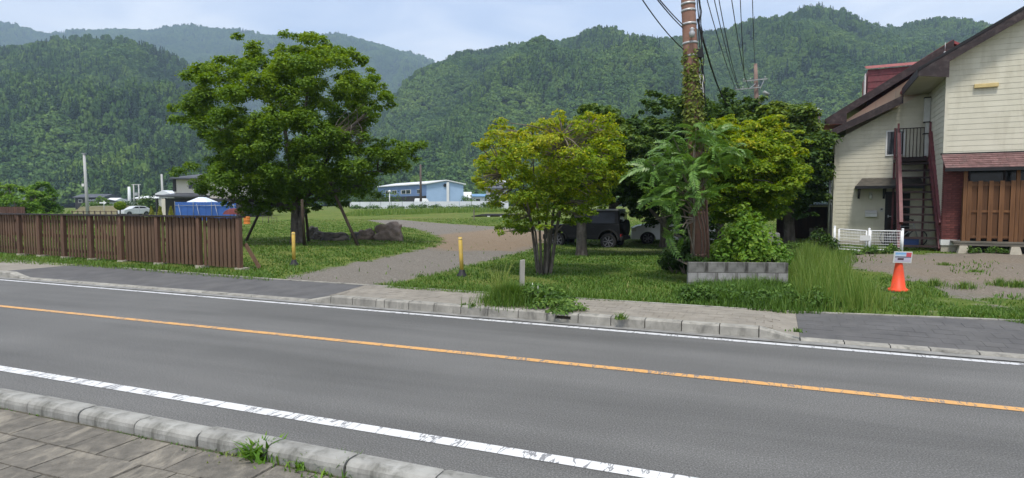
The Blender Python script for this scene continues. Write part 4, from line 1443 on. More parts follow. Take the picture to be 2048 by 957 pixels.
GH = 0.80
for t, h in ((0.0, .86), (0.51, .80), (0.985, .80)):
    p_ = gate_post = MB().tube([gp(t, -.1), gp(t, h)], .034, 10).build('post', M['white_steel'], gate)
    MB().lathe([(.04, 0), (.036, .02), (.0, .035)], 10, gp(t, h)).build('post_cap', M['white_steel'], gate_post)
for t0_, t1_, sag in ((0.065, .47, .045), (.53, .965, .0)):
    mb = MB()
    z0, z1 = .13 - sag, GH - .06
    mb.tube([gp(t0_, z0 + sag), gp(t0_, z1 + sag)], .022, 8); mb.tube([gp(t1_, z0), gp(t1_, z1)], .022, 8)
    mb.tube([gp(t0_, z1 + sag), gp(t1_, z1)], .018, 8); mb.tube([gp(t0_, z0 + sag), gp(t1_, z0)], .018, 8)
    leaf = mb.build('gate_leaf', M['white_steel'], gate)
    mb = MB()
    n = 18
    for i in range(1, n):
        t = t0_ + (t1_ - t0_) * i / n; s_ = sag * (1 - i / n)
        mb.tube([gp(t, z0 + s_), gp(t, z1 + s_)], .0035, 4)
    for j in range(1, 7):
        z = z0 + (z1 - z0) * j / 7
        mb.tube([gp(t0_, z + sag, .006), gp(t1_, z, .006)], .006, 4)
    mb.build('wire_mesh', M['white_steel'], leaf)
    if sag:
        n_ = Vector((gd.y, -gd.x, 0))
        a = gp(.37, .42, .03)
        mb = MB(); mb.hexa([a, a + gd * .30, a + gd * .30 + n_ * .01, a + n_ * .01] + [p + Vector((0, 0, .17)) for p in (a, a + gd * .30, a + gd * .30 + n_ * .01, a + n_ * .01)])
        mb.build('latch_plate', M['white_trim'], leaf)

# dark shed and small wooden gate left of the house
M['shed'] = pm('dark_shed_boards', (0.050, 0.026, 0.020), (0.026, 0.015, 0.012), 4, 0.8, 0.3, 30, rnd=0.35, stretch=(1, 1, 0.3))
shc = G(1615, 478)
shed = thing('shed', 'dark brown boarded shed half hidden between the maple and the house', 'shed', shc, HRZ)
hb(MB().box(-1.3, 1.2, .06, 2.0, 0, 1.45), 'shed_body', M['shed'], shed)
for i in range(14): hb(MB().box(-1.3 + i * .179, -1.3 + i * .179 + .172, 0.03 + rng.uniform(0, .01), .058, 0.02, 1.44), 'board', M['shed'], shed)
hb(MB().box(-1.45, 1.35, -.25, 2.2, 1.46, 1.53), 'roof', M['grey_wood'], shed)
fg = G(1637, 482)
fgo = thing('picket_gate', 'short brown picket gate leaning by the house corner', 'gate', fg, HRZ)
for i in range(5): hb(MB().box(-.36 + i * .15, -.36 + i * .15 + .12, -.02, .0, .05, .55 + rng.uniform(-.02, .02)), 'picket', M['grey_wood'], fgo)
hb(MB().box(-.38, .38, .002, .03, .15, .2).box(-.38, .38, .002, .03, .42, .47), 'rail', M['grey_wood'], fgo)
# ================================================================== NEAR THINGS
M['fence_wood'] = pm('brown_fence_boards', (0.168, 0.100, 0.062), (0.098, 0.058, 0.037), 3, 0.8, 0.35, 25, rnd=0.35, stretch=(3, 3, 0.3),
                     dirt=((0.20, 0.135, 0.10), 4, 0.35, (1, 1, 0.3)))
M['fence_post'] = pm('brown_fence_post', (0.145, 0.082, 0.053), (0.090, 0.051, 0.034), 3, 0.8, 0.3, 25, rnd=0.2, stretch=(3, 3, 0.3))
M['cap_dark'] = pm('dark_cap_rail', (0.035, 0.025, 0.024), (0.02, 0.015, 0.015), 3, 0.6, 0.2)

fr, fl_ = G(487, 541), G(0, 508)
fence = thing('board_fence', 'long dark brown board fence on concrete footings beside the footway', 'fence', fr)
fd3 = (fl_ - fr); fd3.z = 0; fd3.normalize()
frz = math.atan2(fd3.y, fd3.x)
FENCE_H = 1.215
BAY = None
fn = Vector((-fd3.y, fd3.x, 0))             # which side is the road?
if fn.y > 0: fn = -fn                       # towards the road


def t_of(px):
    """distance along the fence line at image column px"""
    k = (px - CX) / FPX
    return (fr.x - k * fr.y) / (k * fd3.y - fd3.x)


def fpnt(t, z, off=0.0):
    return fr + fd3 * t + fn * off + Vector((0, 0, z))


def fbox(t0, t1, o0, o1, z0, z1, name, mat):
    c = [fpnt(t0, z0, o0), fpnt(t1, z0, o0), fpnt(t1, z0, o1), fpnt(t0, z0, o1), fpnt(t0, z1, o0), fpnt(t1, z1, o0), fpnt(t1, z1, o1), fpnt(t0, z1, o1)]
    return MB().hexa(c).build(name, mat, fence)


tp_ = [t_of(x) for x in (483, 403, 320, 247, 187, 133, 84, 44)]
tp_ += [tp_[-1] + 1.55 * i for i in range(1, 5)]
for t in tp_:
    fbox(t - .055, t + .055, 0.028, .115, .02, FENCE_H - .02, 'post', M['fence_post'])
    fbox(t - .11, t + .11, -.09, .13, -.08, .06, 'footing', M['footing'])
for ta_, tb_ in zip(tp_, tp_[1:]):
    fbox(ta_ - .06, tb_ - .064, -.07, .135, FENCE_H - .018, FENCE_H + .022, 'cap_rail', M['cap_dark'])
    for z in (.17, .58, .98):
        fbox(ta_ + .058, tb_ - .058, -.055, -.018, z, z + .085, 'rail', M['fence_wood'])
slat = MB().box(-.048, .048, -.012, .012, .055, FENCE_H - .022).mesh('slat', M['fence_wood'])
fr_rot = (0, 0, frz)
for b_i, (ta_, tb_) in enumerate(zip(tp_, tp_[1:])):
    n = max(6, round((tb_ - ta_ - .11) / .138))
    pitch_ = (tb_ - ta_ - .11) / n
    for i in range(n):
        p = fd3 * (ta_ + .055 + pitch_ * (i + .5)) + fn * .012
        wv = rng.uniform(.90, 1.06) if b_i < 3 else rng.uniform(.70, .8)
        piece('slat', slat, fence, (p.x, p.y, rng.uniform(-.008, .006)), (rng.uniform(-.006, .006), rng.uniform(-.008, .008), frz), (wv, 1, 1))
        if b_i < 3 and i:
            p = fd3 * (ta_ + .055 + pitch_ * i) - fn * .072
            piece('slat', slat, fence, (p.x, p.y, 0), (0, rng.uniform(-.01, .01), frz), (.72, 1, .985))
    if b_i in (3, 5, 7):                       # diagonal brace behind the open slats
        MB().bar(fpnt(ta_ + .1, .14, -.03), fpnt(tb_ - .1, .95, -.03), .03, .09).build('brace', M['fence_wood'], fence)
for off, e in ((-.62, 0), ):
    MB().bar(fpnt(.02, .60, -.08), fpnt(-.26, .05, off + .4), .045, .075).build('stay', M['fence_wood'], fence)

# old fence further left, behind the hedge
M['old_wood'] = pm('old_brown_boards', (0.12, 0.065, 0.05), (0.075, 0.042, 0.034), 3, 0.85, 0.3, 20, rnd=0.3, stretch=(2, 2, .3))
of0 = P(-60, 434, 30); of0.z = float(T(of0.x, 30))
old = thing('board_fence', 'low faded brown board fence behind the green shrubs at far left', 'fence', of0)
for i in range(24):
    x = i * .115
    MB().box(of0.x + x, of0.x + x + .105, 30, 30.02, of0.z + .05, of0.z + 1.34 + (0.05 if i > 10 else 0)).build('slat', M['old_wood'], old)
MB().box(of0.x, of0.x + 2.7, 30.022, 30.06, of0.z + .3, of0.z + .38).box(of0.x, of0.x + 2.7, 30.022, 30.06, of0.z + 1.0, of0.z + 1.08).build('rail', M['old_wood'], old)

# yellow bollards
M['yellow'] = pm('faded_yellow_paint', (0.62, 0.42, 0.085), (0.52, 0.345, 0.07), 5, 0.5, 0.08, 30, dirt=((0.40, 0.33, 0.2), 7, 0.5))
M['rubber'] = pm('black_rubber', (0.025, 0.025, 0.028), (0.014, 0.014, 0.016), 6, 0.6, 0.1)


def bollard(px, py, lean, label):
    o = thing('bollard', label, 'bollard', G(px, py), 0.3, 'yellow bollards at the mouth of the gravel drive')
    top = Vector((lean, 0.0, .81))
    hb(MB().tube([(0, 0, .06), top * .5 + Vector((0, 0, .03)), top, top + Vector((0, 0, .012))], [.042, .042, .042, .032], 14), 'post', M['yellow'], o)
    hb(MB().tube([top * .955, top * .985], .0445, 14), 'reflective_band', M['lightbox'], o)
    hb(MB().lathe([(.115, -.03), (.112, .03), (.075, .06), (.058, .13), (.045, .14)], 16), 'base', M['rubber'], o)
    return o


bollard(588, 531, .0, 'upright yellow bollard on the lawn in front of the big tree')
bollard(924, 553, -.035, 'slightly leaning yellow bollard on grass right of the gravel drive')

# grey wooden stake in weeds
M['stake'] = pm('grey_stake', (0.42, 0.40, 0.36), (0.28, 0.265, 0.235), 5, 0.9, 0.4, 30, stretch=(3, 3, .3))
skp = G(1043, 603); skp.z = .11
mb = MB(); mb.hexa([(-.032, -.03, -.1), (.032, -.03, -.1), (.032, .03, -.1), (-.032, .03, -.1), (-.03, -.028, .655), (.034, -.028, .665), (.034, .028, .665), (-.03, .028, .655)])
so = mb.mesh('stake', M['stake']); o = bpy.data.objects.new('stake', so); COL.objects.link(o); o.location = skp; o.rotation_euler = (0, .02, .3)
tag(o, 'square grey wooden stake standing in the weed clump by the kerb', 'stake')

# block wall planter round the pole
M['block'] = pm('stained_block', (0.235, 0.23, 0.215), (0.12, 0.118, 0.11), 5, 0.9, 0.5, 45, rnd=0.25, dirt=((0.040, 0.038, 0.034), 5, 0.95, (1, 1, .45)))
M['block_pale'] = pm('pale_block', (0.35, 0.345, 0.335), (0.24, 0.235, 0.23), 5, 0.9, 0.5, 45, rnd=0.2, dirt=((0.085, 0.08, 0.07), 5, 0.8, (1, 1, .45)))
wl, wr = G(1376, 571), G(1576, 573)
wall = thing('block_wall', 'low stained grey concrete block wall below the utility pole', 'wall', wl)
wd = wr - wl; wd.z = 0; WLn = wd.length; wd.normalize(); wrz = math.atan2(wd.y, wd.x)
BH = 0.19
bl = (WLn - .0) / 5
bmesh_ = {}
for key, L_ in (('f', bl), ('h', bl / 2)):
    for mt in ('block', 'block_pale'):
        m_ = MB(); e_ = .004
        m_.hexa([(e_, 0, e_), (L_ - e_, 0, e_), (L_ - e_, .12, e_), (e_, .12, e_), (e_, 0, BH - e_), (L_ - e_, 0, BH - e_), (L_ - e_, .12, BH - e_), (e_, .12, BH - e_)])
        bmesh_[key, mt] = m_.mesh('block', M[mt])
z0 = -.14
for c in range(3):
    u = 0
    seq = ['f'] * 5 if c % 2 == 0 else ['h'] + ['f'] * 4 + ['h']
    for k in seq:
        p = wd * u
        piece('block', bmesh_[k, 'block' if c != 1 else 'block_pale'], wall, (p.x, p.y + rng.uniform(-.003, .003), z0 + c * BH), (0, 0, wrz))
        u += bl if k == 'f' else bl / 2
wn_ = Vector((-wd.y, wd.x, 0))
for side in (1,):                           # the wall turns one block back at the right end
    for c in range(3):
        for k in range(0):
            p = wd * (WLn if side else 0.12) + wn_ * (.122 + k * bl)
            piece('block', bmesh_['f', 'block'], wall, (p.x, p.y, z0 + c * BH), (0, 0, wrz + PI / 2))
m_ = MB(); m_.hexa([wl + wd * .01 + wn_ * .01 + Vector((0, 0, -.1)), wr - wd * .01 + wn_ * .01 + Vector((0, 0, -.1)), wr - wd * .01 + wn_ * .115 + Vector((0, 0, -.1)), wl + wd * .01 + wn_ * .115 + Vector((0, 0, -.1)),
                    wl + wd * .01 + wn_ * .01 + Vector((0, 0, .42)), wr - wd * .01 + wn_ * .01 + Vector((0, 0, .42)), wr - wd * .01 + wn_ * .115 + Vector((0, 0, .42)), wl + wd * .01 + wn_ * .115 + Vector((0, 0, .42))])
m_.build('mortar', M['mortar'], wall)
mb = MB(); zz = wl.z + .36
mb.add([wl + wn_ * .06 + Vector((0, 0, .37)), wr + wn_ * .06 + Vector((0, 0, .37)), wr + wn_ * 1.3 + Vector((0, 0, .37)), wl + wn_ * 1.3 + Vector((0, 0, .37))], [(0, 1, 2, 3)])
mb.build('planter_soil', M['soil'], wall)

# utility pole with ivy
M['pole'] = pm('brown_pole_coat', (0.32, 0.18, 0.13), (0.215, 0.115, 0.085), 3, 0.75, 0.25, 25, stretch=(1, 1, .3), dirt=((0.13, 0.085, 0.07), 5, .55))
M['band'] = pm('steel_band', (0.50, 0.50, 0.50), (0.36, 0.36, 0.36), 8, 0.45, 0.05, metal=0.4)
M['cable'] = pm('black_cable', (0.025, 0.025, 0.028), (0.016, 0.016, 0.018), 4, 0.6, 0.0)
M['label_plate'] = pm('pole_plate', (0.34, 0.20, 0.15), (0.28, 0.16, 0.12), 4, 0.7, 0.1)
PY = 12.15
pb = P(1403, 500, PY); pb.z = 0.2
pt_ = P(1376, 0, PY)
pole_ = thing('utility_pole', 'brown ivy covered utility pole rising from the block wall planter', 'utility pole', pb)
ptop = pb + (pt_ - pb) * 1.62


def pp(f):
    return pb + (pt_ - pb) * f


prad = lambda f: .185 - .052 * f
MB().tube([pp(f) for f in (0, .3, .6, 1, 1.3, 1.62)], [prad(f) for f in (0, .3, .6, 1, 1.3, 1.62)], 20).build('shaft', M['pole'], pole_)
fpx = lambda py: (500 - py) / 500.0
for py in (8, 20, 44, 78, 101, 462, 483, 385):
    f = fpx(py)
    MB().tube([pp(f - .004), pp(f + .004)], prad(f) + .008, 20).build('band', M['band'] if py < 300 else M['label_plate'], pole_)
# pole number plate with embossed frame
f = fpx(472)
c = pp(f) + Vector((0, -prad(f) - .004, 0))
MB().box(c.x - .075, c.x + .075, c.y - .004, c.y + .012, c.z - .07, c.z + .07).build('number_plate', M['label_plate'], pole_)
bxp = P(1394, 107, PY - .02)
MB().box(bxp.x - .09, bxp.x + .09, bxp.y - .1, bxp.y + .1, bxp.z - .1, bxp.z + .06).build('junction_box', M['black'], pole_)
MB().bar(bxp + Vector((-.2, 0, 0)), bxp, .03, .03).build('box_arm', M['galv'], pole_)
ins = P(1384, 66, PY - .25)
MB().lathe([(.0, -.1), (.05, -.08), (.06, 0), (.03, .05), (.05, .08), (.0, .11)], 10, ins).build('insulator', M['band'], pole_)
arm = pp(1.42)
MB().bar(arm + Vector((-1.1, -.2, 0)), arm + Vector((1.1, .2, 0)), .08, .08).build('crossarm', M['galv'], pole_)
# service cables run up the right side of the shaft in loose coils
for k in range(3):
    pts = []
    for i in range(26):
        f = .62 + i * .024
        p = pp(f)
        a = -.35 + .25 * math.sin(i * (1.1 + k * .3) + k)
        pts.append(p + Vector((math.cos(a) * (prad(f) + .03 + .03 * (k + rng.random())), math.sin(a) * (prad(f) + .03), 0)))
    MB().tube(pts, .011, 5).build('riser_cable', M['cable'], pole_)
# slim brown stick beside the pole
st0, st1 = P(1417, 518, 11.75), P(1412, 385, 11.75)
M['stick'] = pm('brown_stick', (0.16, 0.085, 0.065), (0.11, 0.06, 0.045), 4, 0.8, 0.2)
stk_ = solo('stake', MB().tube([st0 + Vector((0, 0, -.05)), st1], .022, 8), M['stick'], 'slim brown stake standing right beside the utility pole', 'stake')
st0, st1 = P(1390, 505, 11.8), P(1367, 420, 11.9)
solo('stake', MB().tube([st0 + Vector((0, 0, -.1)), st1], [.02, .016], 8), M['twig'], 'pale leaning stick on the left of the utility pole', 'stake')

M['pole_steel'] = pm('dull_grey_steel', (0.30, 0.32, 0.31), (0.22, 0.235, 0.23), 3, 0.6, 0.0)
# second pole farther off with crossarms
FY = 34
M['pole_far'] = pm('faded_brown_pole', (0.22, 0.155, 0.13), (0.16, 0.11, 0.092), 2, 0.8, 0.1)
fpb = P(1513, 205, FY); fpt = P(1511, 128, FY)
far_pole = thing('utility_pole', 'slim brown utility pole with two crossarms rising behind the trees', 'utility pole', (fpb.x, fpb.y, float(T(fpb.x, FY))))
MB().tube([(fpb.x, FY, float(T(fpb.x, FY))), fpb, fpt], [.17, .13, .09], 12).build('shaft', M['pole_far'], far_pole)
for y, x0, x1 in ((161, 1486, 1535), (178, 1470, 1522)):
    a, c = P(x0, y + 2, FY - .2), P(x1, y - 3, FY - .2)
    MB().bar(a, c, .06, .06).build('crossarm', M['pole_steel'], far_pole)
    for q in (0.03, .3, .9):
        MB().lathe([(0, .0), (.04, .03), (.04, .10), (0, .13)], 8, a.lerp(c, q) + Vector((0, 0, .03))).build('insulator', M['pole_steel'], far_pole)
a, c = P(1498, 178, FY - .2), P(1513, 160, FY - .2)
MB().bar(a, P(1511, 168, FY - .15), .03, .03).bar(P(1520, 178, FY - .2), P(1528, 161, FY - .2), .03, .03).build('brace', M['galv'], far_pole)
bt = P(1527, 184, FY - .1)
MB().tube([bt, P(1537, 190, FY - .1)], [.09, .09], 10).build('cable_joint', M['pole_steel'], far_pole)
MB().tube([P(1520, 206, FY), P(1520, 192, FY)], .13, 10).build('cylinder_box', M['band'], far_pole)


def wire(p, q, sag, r, name, label, n=14):
    p, q = Vector(p), Vector(q)
    pts = [p.lerp(q, i / n) - Vector((0, 0, sag * 4 * (i / n) * (1 - i / n))) for i in range(n + 1)]
    return solo(name, MB().tube(pts, r, 5), M['cable'], label, 'cable', 'overhead cables between the poles')


XA = arm
ends = [(1472, 178, -.55, .1, 'leftmost thin cable of the bundle between the two utility poles'), (1477, 177, -.25, .2, 'thin cable second from left between the two utility poles'), (1480, 179, -.05, .3, 'thick middle cable between the two utility poles'),
        (1497, 176, .3, .25, 'thin cable to the lower crossarm of the far pole'), (1490, 160, .75, .25, 'thin cable to the upper crossarm of the far pole'), (1510, 130, 1.05, .15, 'topmost cable reaching the top of the far pole')]
for px, py, off, sg, lab in ends:
    wire(XA + Vector((off + .35, off * .2, .1)), P(px, py, FY - .2), sg + .3, .014, 'overhead_cable', lab)
wire(pp(fpx(35)) + Vector((.17, 0, 0)), P(1456, 212, 24), .25, .022, 'overhead_cable', 'thick black cable dropping from the ivy pole into the dark trees')
wire(pp(fpx(50)) + Vector((-.13, 0, 0)), P(1312, -4, 9.0), .02, .010, 'overhead_cable', 'thin cable leaving the ivy pole towards the upper left')
wire(pp(fpx(44)) + Vector((-.13, 0, 0)), P(1303, -20, 9.2), .02, .010, 'overhead_cable', 'second thin cable leaving the ivy pole towards the upper left')
wire(pp(fpx(88)) + Vector((-.14, 0, 0)), P(1281, -6, 9.6), .06, .010, 'overhead_cable', 'lowest thin cable sagging from the ivy pole to the upper left')

# traffic cone with a picture board
M['cone'] = pm('orange_cone', (0.74, 0.075, 0.020), (0.62, 0.06, 0.017), 4, 0.5, 0.05, dirt=((0.42, 0.10, 0.06), 6, 0.4))
cnp = G(1796, 583)
cone = thing('traffic_cone', 'bright orange traffic cone carrying a small picture board', 'traffic cone', cnp, -0.15)
hb(MB().lathe([(.135, .035), (.128, .06), (.112, .065), (.062, .44), (.052, .5), (.045, .52), (.0, .525)], 24), 'cone_body', M['cone'], cone)
hb(MB().lathe([(.168, .012), (.170, .034), (.155, .045), (.120, .05)], 24), 'flange', M['cone'], cone)
hb(MB().hexa([(-.20, -.19, -.02), (.22, -.19, -.02), (.22, .19, -.02), (-.20, .19, -.02), (-.19, -.18, .012), (.21, -.18, .012), (.21, .18, .012), (-.19, .18, .012)]), 'base_mat', M['rubber'], cone)
m, nt, b = base_mat('printed_picture')
tcn = nt.nodes.new('ShaderNodeTexCoord'); sp_ = nt.nodes.new('ShaderNodeSeparateXYZ'); nt.links.new(tcn.outputs['Generated'], sp_.inputs[0])
zr_ = ramp(nt, math_(nt, 'ADD', sp_.outputs['Z'], math_(nt, 'MULTIPLY', math_(nt, 'SUBTRACT', noise_fac(nt, 14, 4, stretch=(1, 1, 2)), .5), .12)),
           [(0.0, (0.50, 0.45, 0.55)), (0.42, (0.52, 0.50, 0.60)), (0.50, (0.10, 0.10, 0.16)), (0.58, (0.16, 0.16, 0.20)), (0.62, (0.62, 0.66, 0.74)), (0.82, (0.30, 0.48, 0.72)), (1.0, (0.14, 0.34, 0.66))])
rx = math_(nt, 'MULTIPLY', math_(nt, 'GREATER_THAN', sp_.outputs['X'], .68), math_(nt, 'GREATER_THAN', sp_.outputs['Z'], .55))
c1_ = mixc(nt, rx, zr_, (0.60, 0.09, 0.12))
dx_ = math_(nt, 'MULTIPLY', math_(nt, 'LESS_THAN', math_(nt, 'ABSOLUTE', math_(nt, 'SUBTRACT', sp_.outputs['X'], .36)), .19), math_(nt, 'LESS_THAN', math_(nt, 'ABSOLUTE', math_(nt, 'SUBTRACT', sp_.outputs['Z'], .30)), .11))
c1_ = mixc(nt, dx_, c1_, (0.07, 0.045, 0.06))
nt.links.new(c1_, b.inputs['Base Color']); b.inputs['Roughness'].default_value = 0.3
M['picture'] = m
sgn = thing('picture_board', 'small white edged picture board fixed on top of the orange cone', 'sign', cnp + Vector((0.005, -.07, .51)), -0.02)
sgn.rotation_euler = (0.12, 0.02, -.05)
hb(MB().box(-.152, .152, -.006, .006, -.01, .185), 'board', M['white_trim'], sgn)
hb(MB().box(-.130, .136, -.0085, -.0062, .008, .17), 'picture', M['picture'], sgn)

# rocks by the big tree
M['rock'] = pm('brown_boulder', (0.27, 0.205, 0.16), (0.14, 0.108, 0.088), 1.6, 0.9, 0.8, 9, bdist=.04, dirt=((0.055, 0.048, 0.042), 2.2, .8))
M['rock_dark'] = pm('dark_rock', (0.12, 0.105, 0.092), (0.055, 0.05, 0.045), 2.5, 0.9, 0.9, 10, bdist=.04, dirt=((0.15, 0.13, 0.11), 3, .5))


def rock(px, py, w, h, dpt, seed, mat, label, group=None, rz=0.0):
    p = G(px, py)
    bm = bmesh.new()
    bmesh.ops.create_icosphere(bm, subdivisions=4, radius=1)
    for v in bm.verts:
        d = v.co.normalized()
        f = 1 + .42 * noise.noise(d * 1.3 + Vector((seed, 0, 0))) + .2 * noise.noise(d * 3 + Vector((0, seed, 0))) + .07 * noise.noise(d * 8 + Vector((seed, seed, 0)))
        q = Vector((d.x, d.y, d.z)) * f
        m_ = max(abs(d.x), abs(d.y), abs(d.z))
        q = q.lerp(q / m_ * .8, .35)
        v.co = Vector((q.x * w / 2, q.y * dpt / 2, max(q.z * h * .62 + h * .34, -.12)))
    me = bpy.data.meshes.new('boulder'); bm.to_mesh(me); bm.free()
    me.polygons.foreach_set('use_smooth', [True] * len(me.polygons)); me.materials.append(mat)
    o = bpy.data.objects.new('boulder', me); COL.objects.link(o); o.location = p; o.rotation_euler = (0, 0, rz)
    return tag(o, label, 'boulder', group)


RG = 'rocks lying beside the big tree'
rock(779, 481, 1.28, .80, 1.0, 3.1, M['rock'], 'largest rounded brown boulder at the right end of the rock row', RG)
rock(733, 480, .80, .48, .7, 5.2, M['rock'], 'brown rock just left of the largest boulder', RG, .4)
rock(718, 478, .8, .36, .6, 2.2, M['rock_dark'], 'flat dark rock behind the leaning prop of the tree', RG, .9)
rock(672, 482, 1.15, .40, .7, 9.4, M['rock_dark'], 'long low dark rock in the middle of the rock row', RG, .1)
rock(638, 480, .62, .36, .5, 7.7, M['rock_dark'], 'small dark rock between the trunk and the long low rock', RG, .5)
rock(625, 473, .55, .5, .5, 4.4, M['rock_dark'], 'dark upright rock right behind the big trunk', RG, .2)

# wooden props of the big tree
M['prop'] = pm('dark_wood_prop', (0.085, 0.062, 0.045), (0.04, 0.03, 0.024), 4, 0.9, 0.4, 25, stretch=(1, 1, .3))
PG = 'wooden props holding up the big tree'
for (bx, by, tx, ty, dY, lab) in ((719, 493, 671, 392, .4, 'long dark prop leaning left into the tree beside the rocks'), (490, 482, 519, 425, .3, 'thin dark prop leaning right by the fence end'),
                                  (618, 485, 608, 392, .0, 'short dark prop behind the trunk on its right'), (609, 492, 604, 400, -.8, 'grey upright prop in front of the big trunk')):
    b_ = G(bx, by); q = P(tx, ty, b_.y + dY)
    solo('wooden_prop', MB().tube([b_ - Vector((0, 0, .1)), q], [.062, .05], 8), M['prop'], lab, 'prop', PG)

# ------------------------------------------------------------------ vehicles
M['car_dark'] = pm('dark_grey_car_paint', (0.007, 0.0075, 0.008), (0.005, 0.0055, 0.006), 2, 0.4, 0.0, spec=0.25)
M['car_white'] = pm('white_car_paint', (0.78, 0.79, 0.80), (0.72, 0.73, 0.74), 2, 0.25, 0.0, spec=0.5)
M['car_silver'] = pm('silver_car_paint', (0.55, 0.57, 0.59), (0.48, 0.50, 0.52), 2, 0.3, 0.0, spec=0.5)
M['roof_sky_tone'] = pm('sky_reflecting_roof_tone', (0.42, 0.43, 0.44), (0.36, 0.37, 0.38), 2, 0.25, 0.0, spec=0.6)  # sky reflection on the dark car's roof, put into its base colour
M['tyre'] = pm('tyre_rubber', (0.022, 0.022, 0.023), (0.014, 0.014, 0.014), 8, 0.8, 0.2)
M['rim'] = pm('grey_alloy', (0.20, 0.20, 0.21), (0.13, 0.13, 0.14), 6, 0.4, 0.0, metal=0.6)
M['tail'] = pm('red_lamp', (0.30, 0.02, 0.02), (0.22, 0.015, 0.015), 6, 0.2, 0.0)
M['trim_black'] = pm('black_trim', (0.02, 0.02, 0.021), (0.014, 0.014, 0.015), 6, 0.6, 0.05)


def car_wheel(root, x, y, r, wd, side):
    """wheel at local (x, y): tyre with rim and spokes, axle along y"""
    def ax_lathe(prof, n=28):
        mb = MB(); vs, fs = [], []
        for rr_, t in prof:
            for k in range(n):
                a = 2 * PI * k / n
                vs.append((x + rr_ * math.cos(a), y + side * t, r + rr_ * math.sin(a)))
        for i in range(len(prof) - 1):
            for k in range(n):
                fs.append((i * n + k, i * n + (k + 1) % n, (i + 1) * n + (k + 1) % n, (i + 1) * n + k))
        return mb.add(vs, fs, 0, True)
    w = hb(ax_lathe([(r * .62, -wd / 2), (r * .93, -wd / 2), (r, -wd * .36), (r, wd * .36), (r * .93, wd / 2), (r * .66, wd / 2), (r * .62, wd * .42)]), 'wheel', M['tyre'], root)
    hb(ax_lathe([(r * .66, wd * .44), (r * .60, wd * .40), (r * .58, wd * .1), (.001, wd * .1)]), 'rim', M['trim_black'], w)
    mb = MB()
    for k in range(7):
        a = 2 * PI * k / 7
        d = Vector((math.cos(a), 0, math.sin(a)))
        c = Vector((x, y + side * wd * .34, r))
        mb.bar(c + d * r * .08, c + d * r * .61, r * .11, .02, up=(0, 1, 0))
    mb2 = ax_lathe([(r * .665, wd * .46), (r * .64, wd * .475), (r * .60, wd * .46)])
    mb.add(mb2.v, mb2.f, 0, True)
    hb(mb, 'spokes', M['rim'], w)
    return w


def side_profile(pts, arches, r, n=12):
    """lower outline with wheel arches; pts go nose->tail over the top, arches are x centres"""
    low = []
    for xc in arches:
        low += [(xc - r * math.cos(PI * k / n), .30 + r * math.sin(PI * k / n) * 1.0) for k in range(n + 1)]
    return pts, low


def car_body(root, upper, arches, ar, zsill, w, mat, tuck=0.06, name='body'):
    """solid shell: side outline (x, z) swept across the width, tumbling home above the belt"""
    poly = list(upper)
    xs_min = poly[-1][0]
    low = [(poly[-1][0] + 0.0, zsill)]
    for xc in sorted(arches):
        low.append((xc - ar, zsill))
        low += [(xc - ar * math.cos(PI * k / 12), zsill + ar * .98 * math.sin(PI * k / 12)) for k in range(1, 12)]
        low.append((xc + ar, zsill))
    low.append((poly[0][0], zsill))
    full = poly + low
    out_ = []
    for x, z in full:
        if not out_ or abs(x - out_[-1][0]) + abs(z - out_[-1][1]) > 1e-4: out_.append((x, z))
    n = len(out_)
    mb = MB()
    ins = .035
    cxm = sum(p[0] for p in out_) / n
    L_ = [(x, -w / 2, z) for x, z in out_]; R_ = [(x, w / 2, z) for x, z in out_]
    mb.add(L_ + R_, [tuple(range(n)), tuple(reversed(range(n, 2 * n)))] + [(i, i + n, (i + 1) % n + n, (i + 1) % n) for i in range(n)])
    return hb(mb, name, mat, root, bevel=0.03)


def quad_panel(mb, pts, y, t):
    """thin plate on the side y (local), pts (x, z)"""
    n = len(pts)
    mb.prism([(x, y, z) for x, z in pts], (0, t, 0))


# boxy dark four wheel drive, nose to the left of the picture
sc0 = P(1217, 500, 25.0)
ang_ = R(180 - 24)
suv = thing('parked_suv', 'boxy dark grey off road car parked in the shade of the trees', 'car', (0, 0, 0), 0)
Ls, Ws, Hs = 3.42, 1.50, 1.70
car_body(suv, [(1.72, .62), (1.70, .92), (1.62, 1.0), (.72, 1.04), (.66, 1.06), (-1.56, 1.08), (-1.60, .98), (-1.60, .55)], [1.15, -1.10], .40, .42, Ws, M['car_dark'])
mb = MB()     # upright glasshouse, slightly narrower at the roof
vb = [(.70, -.73, 1.05), (.70, .73, 1.05), (-1.56, .73, 1.07), (-1.56, -.73, 1.07)]
vt = [(.42, -.66, 1.62), (.42, .66, 1.62), (-1.50, .66, 1.64), (-1.50, -.66, 1.64)]
mb.hexa(vb + vt); hb(mb, 'cabin', M['car_dark'], suv, bevel=0.03)
mb = MB(); mb.hexa([(.46, -.67, 1.622), (.46, .67, 1.622), (-1.53, .67, 1.642), (-1.53, -.67, 1.642), (.40, -.62, 1.69), (.40, .62, 1.69), (-1.48, .62, 1.71), (-1.48, -.62, 1.71)]); hb(mb, 'roof', M['roof_sky_tone'], suv, bevel=0.03)
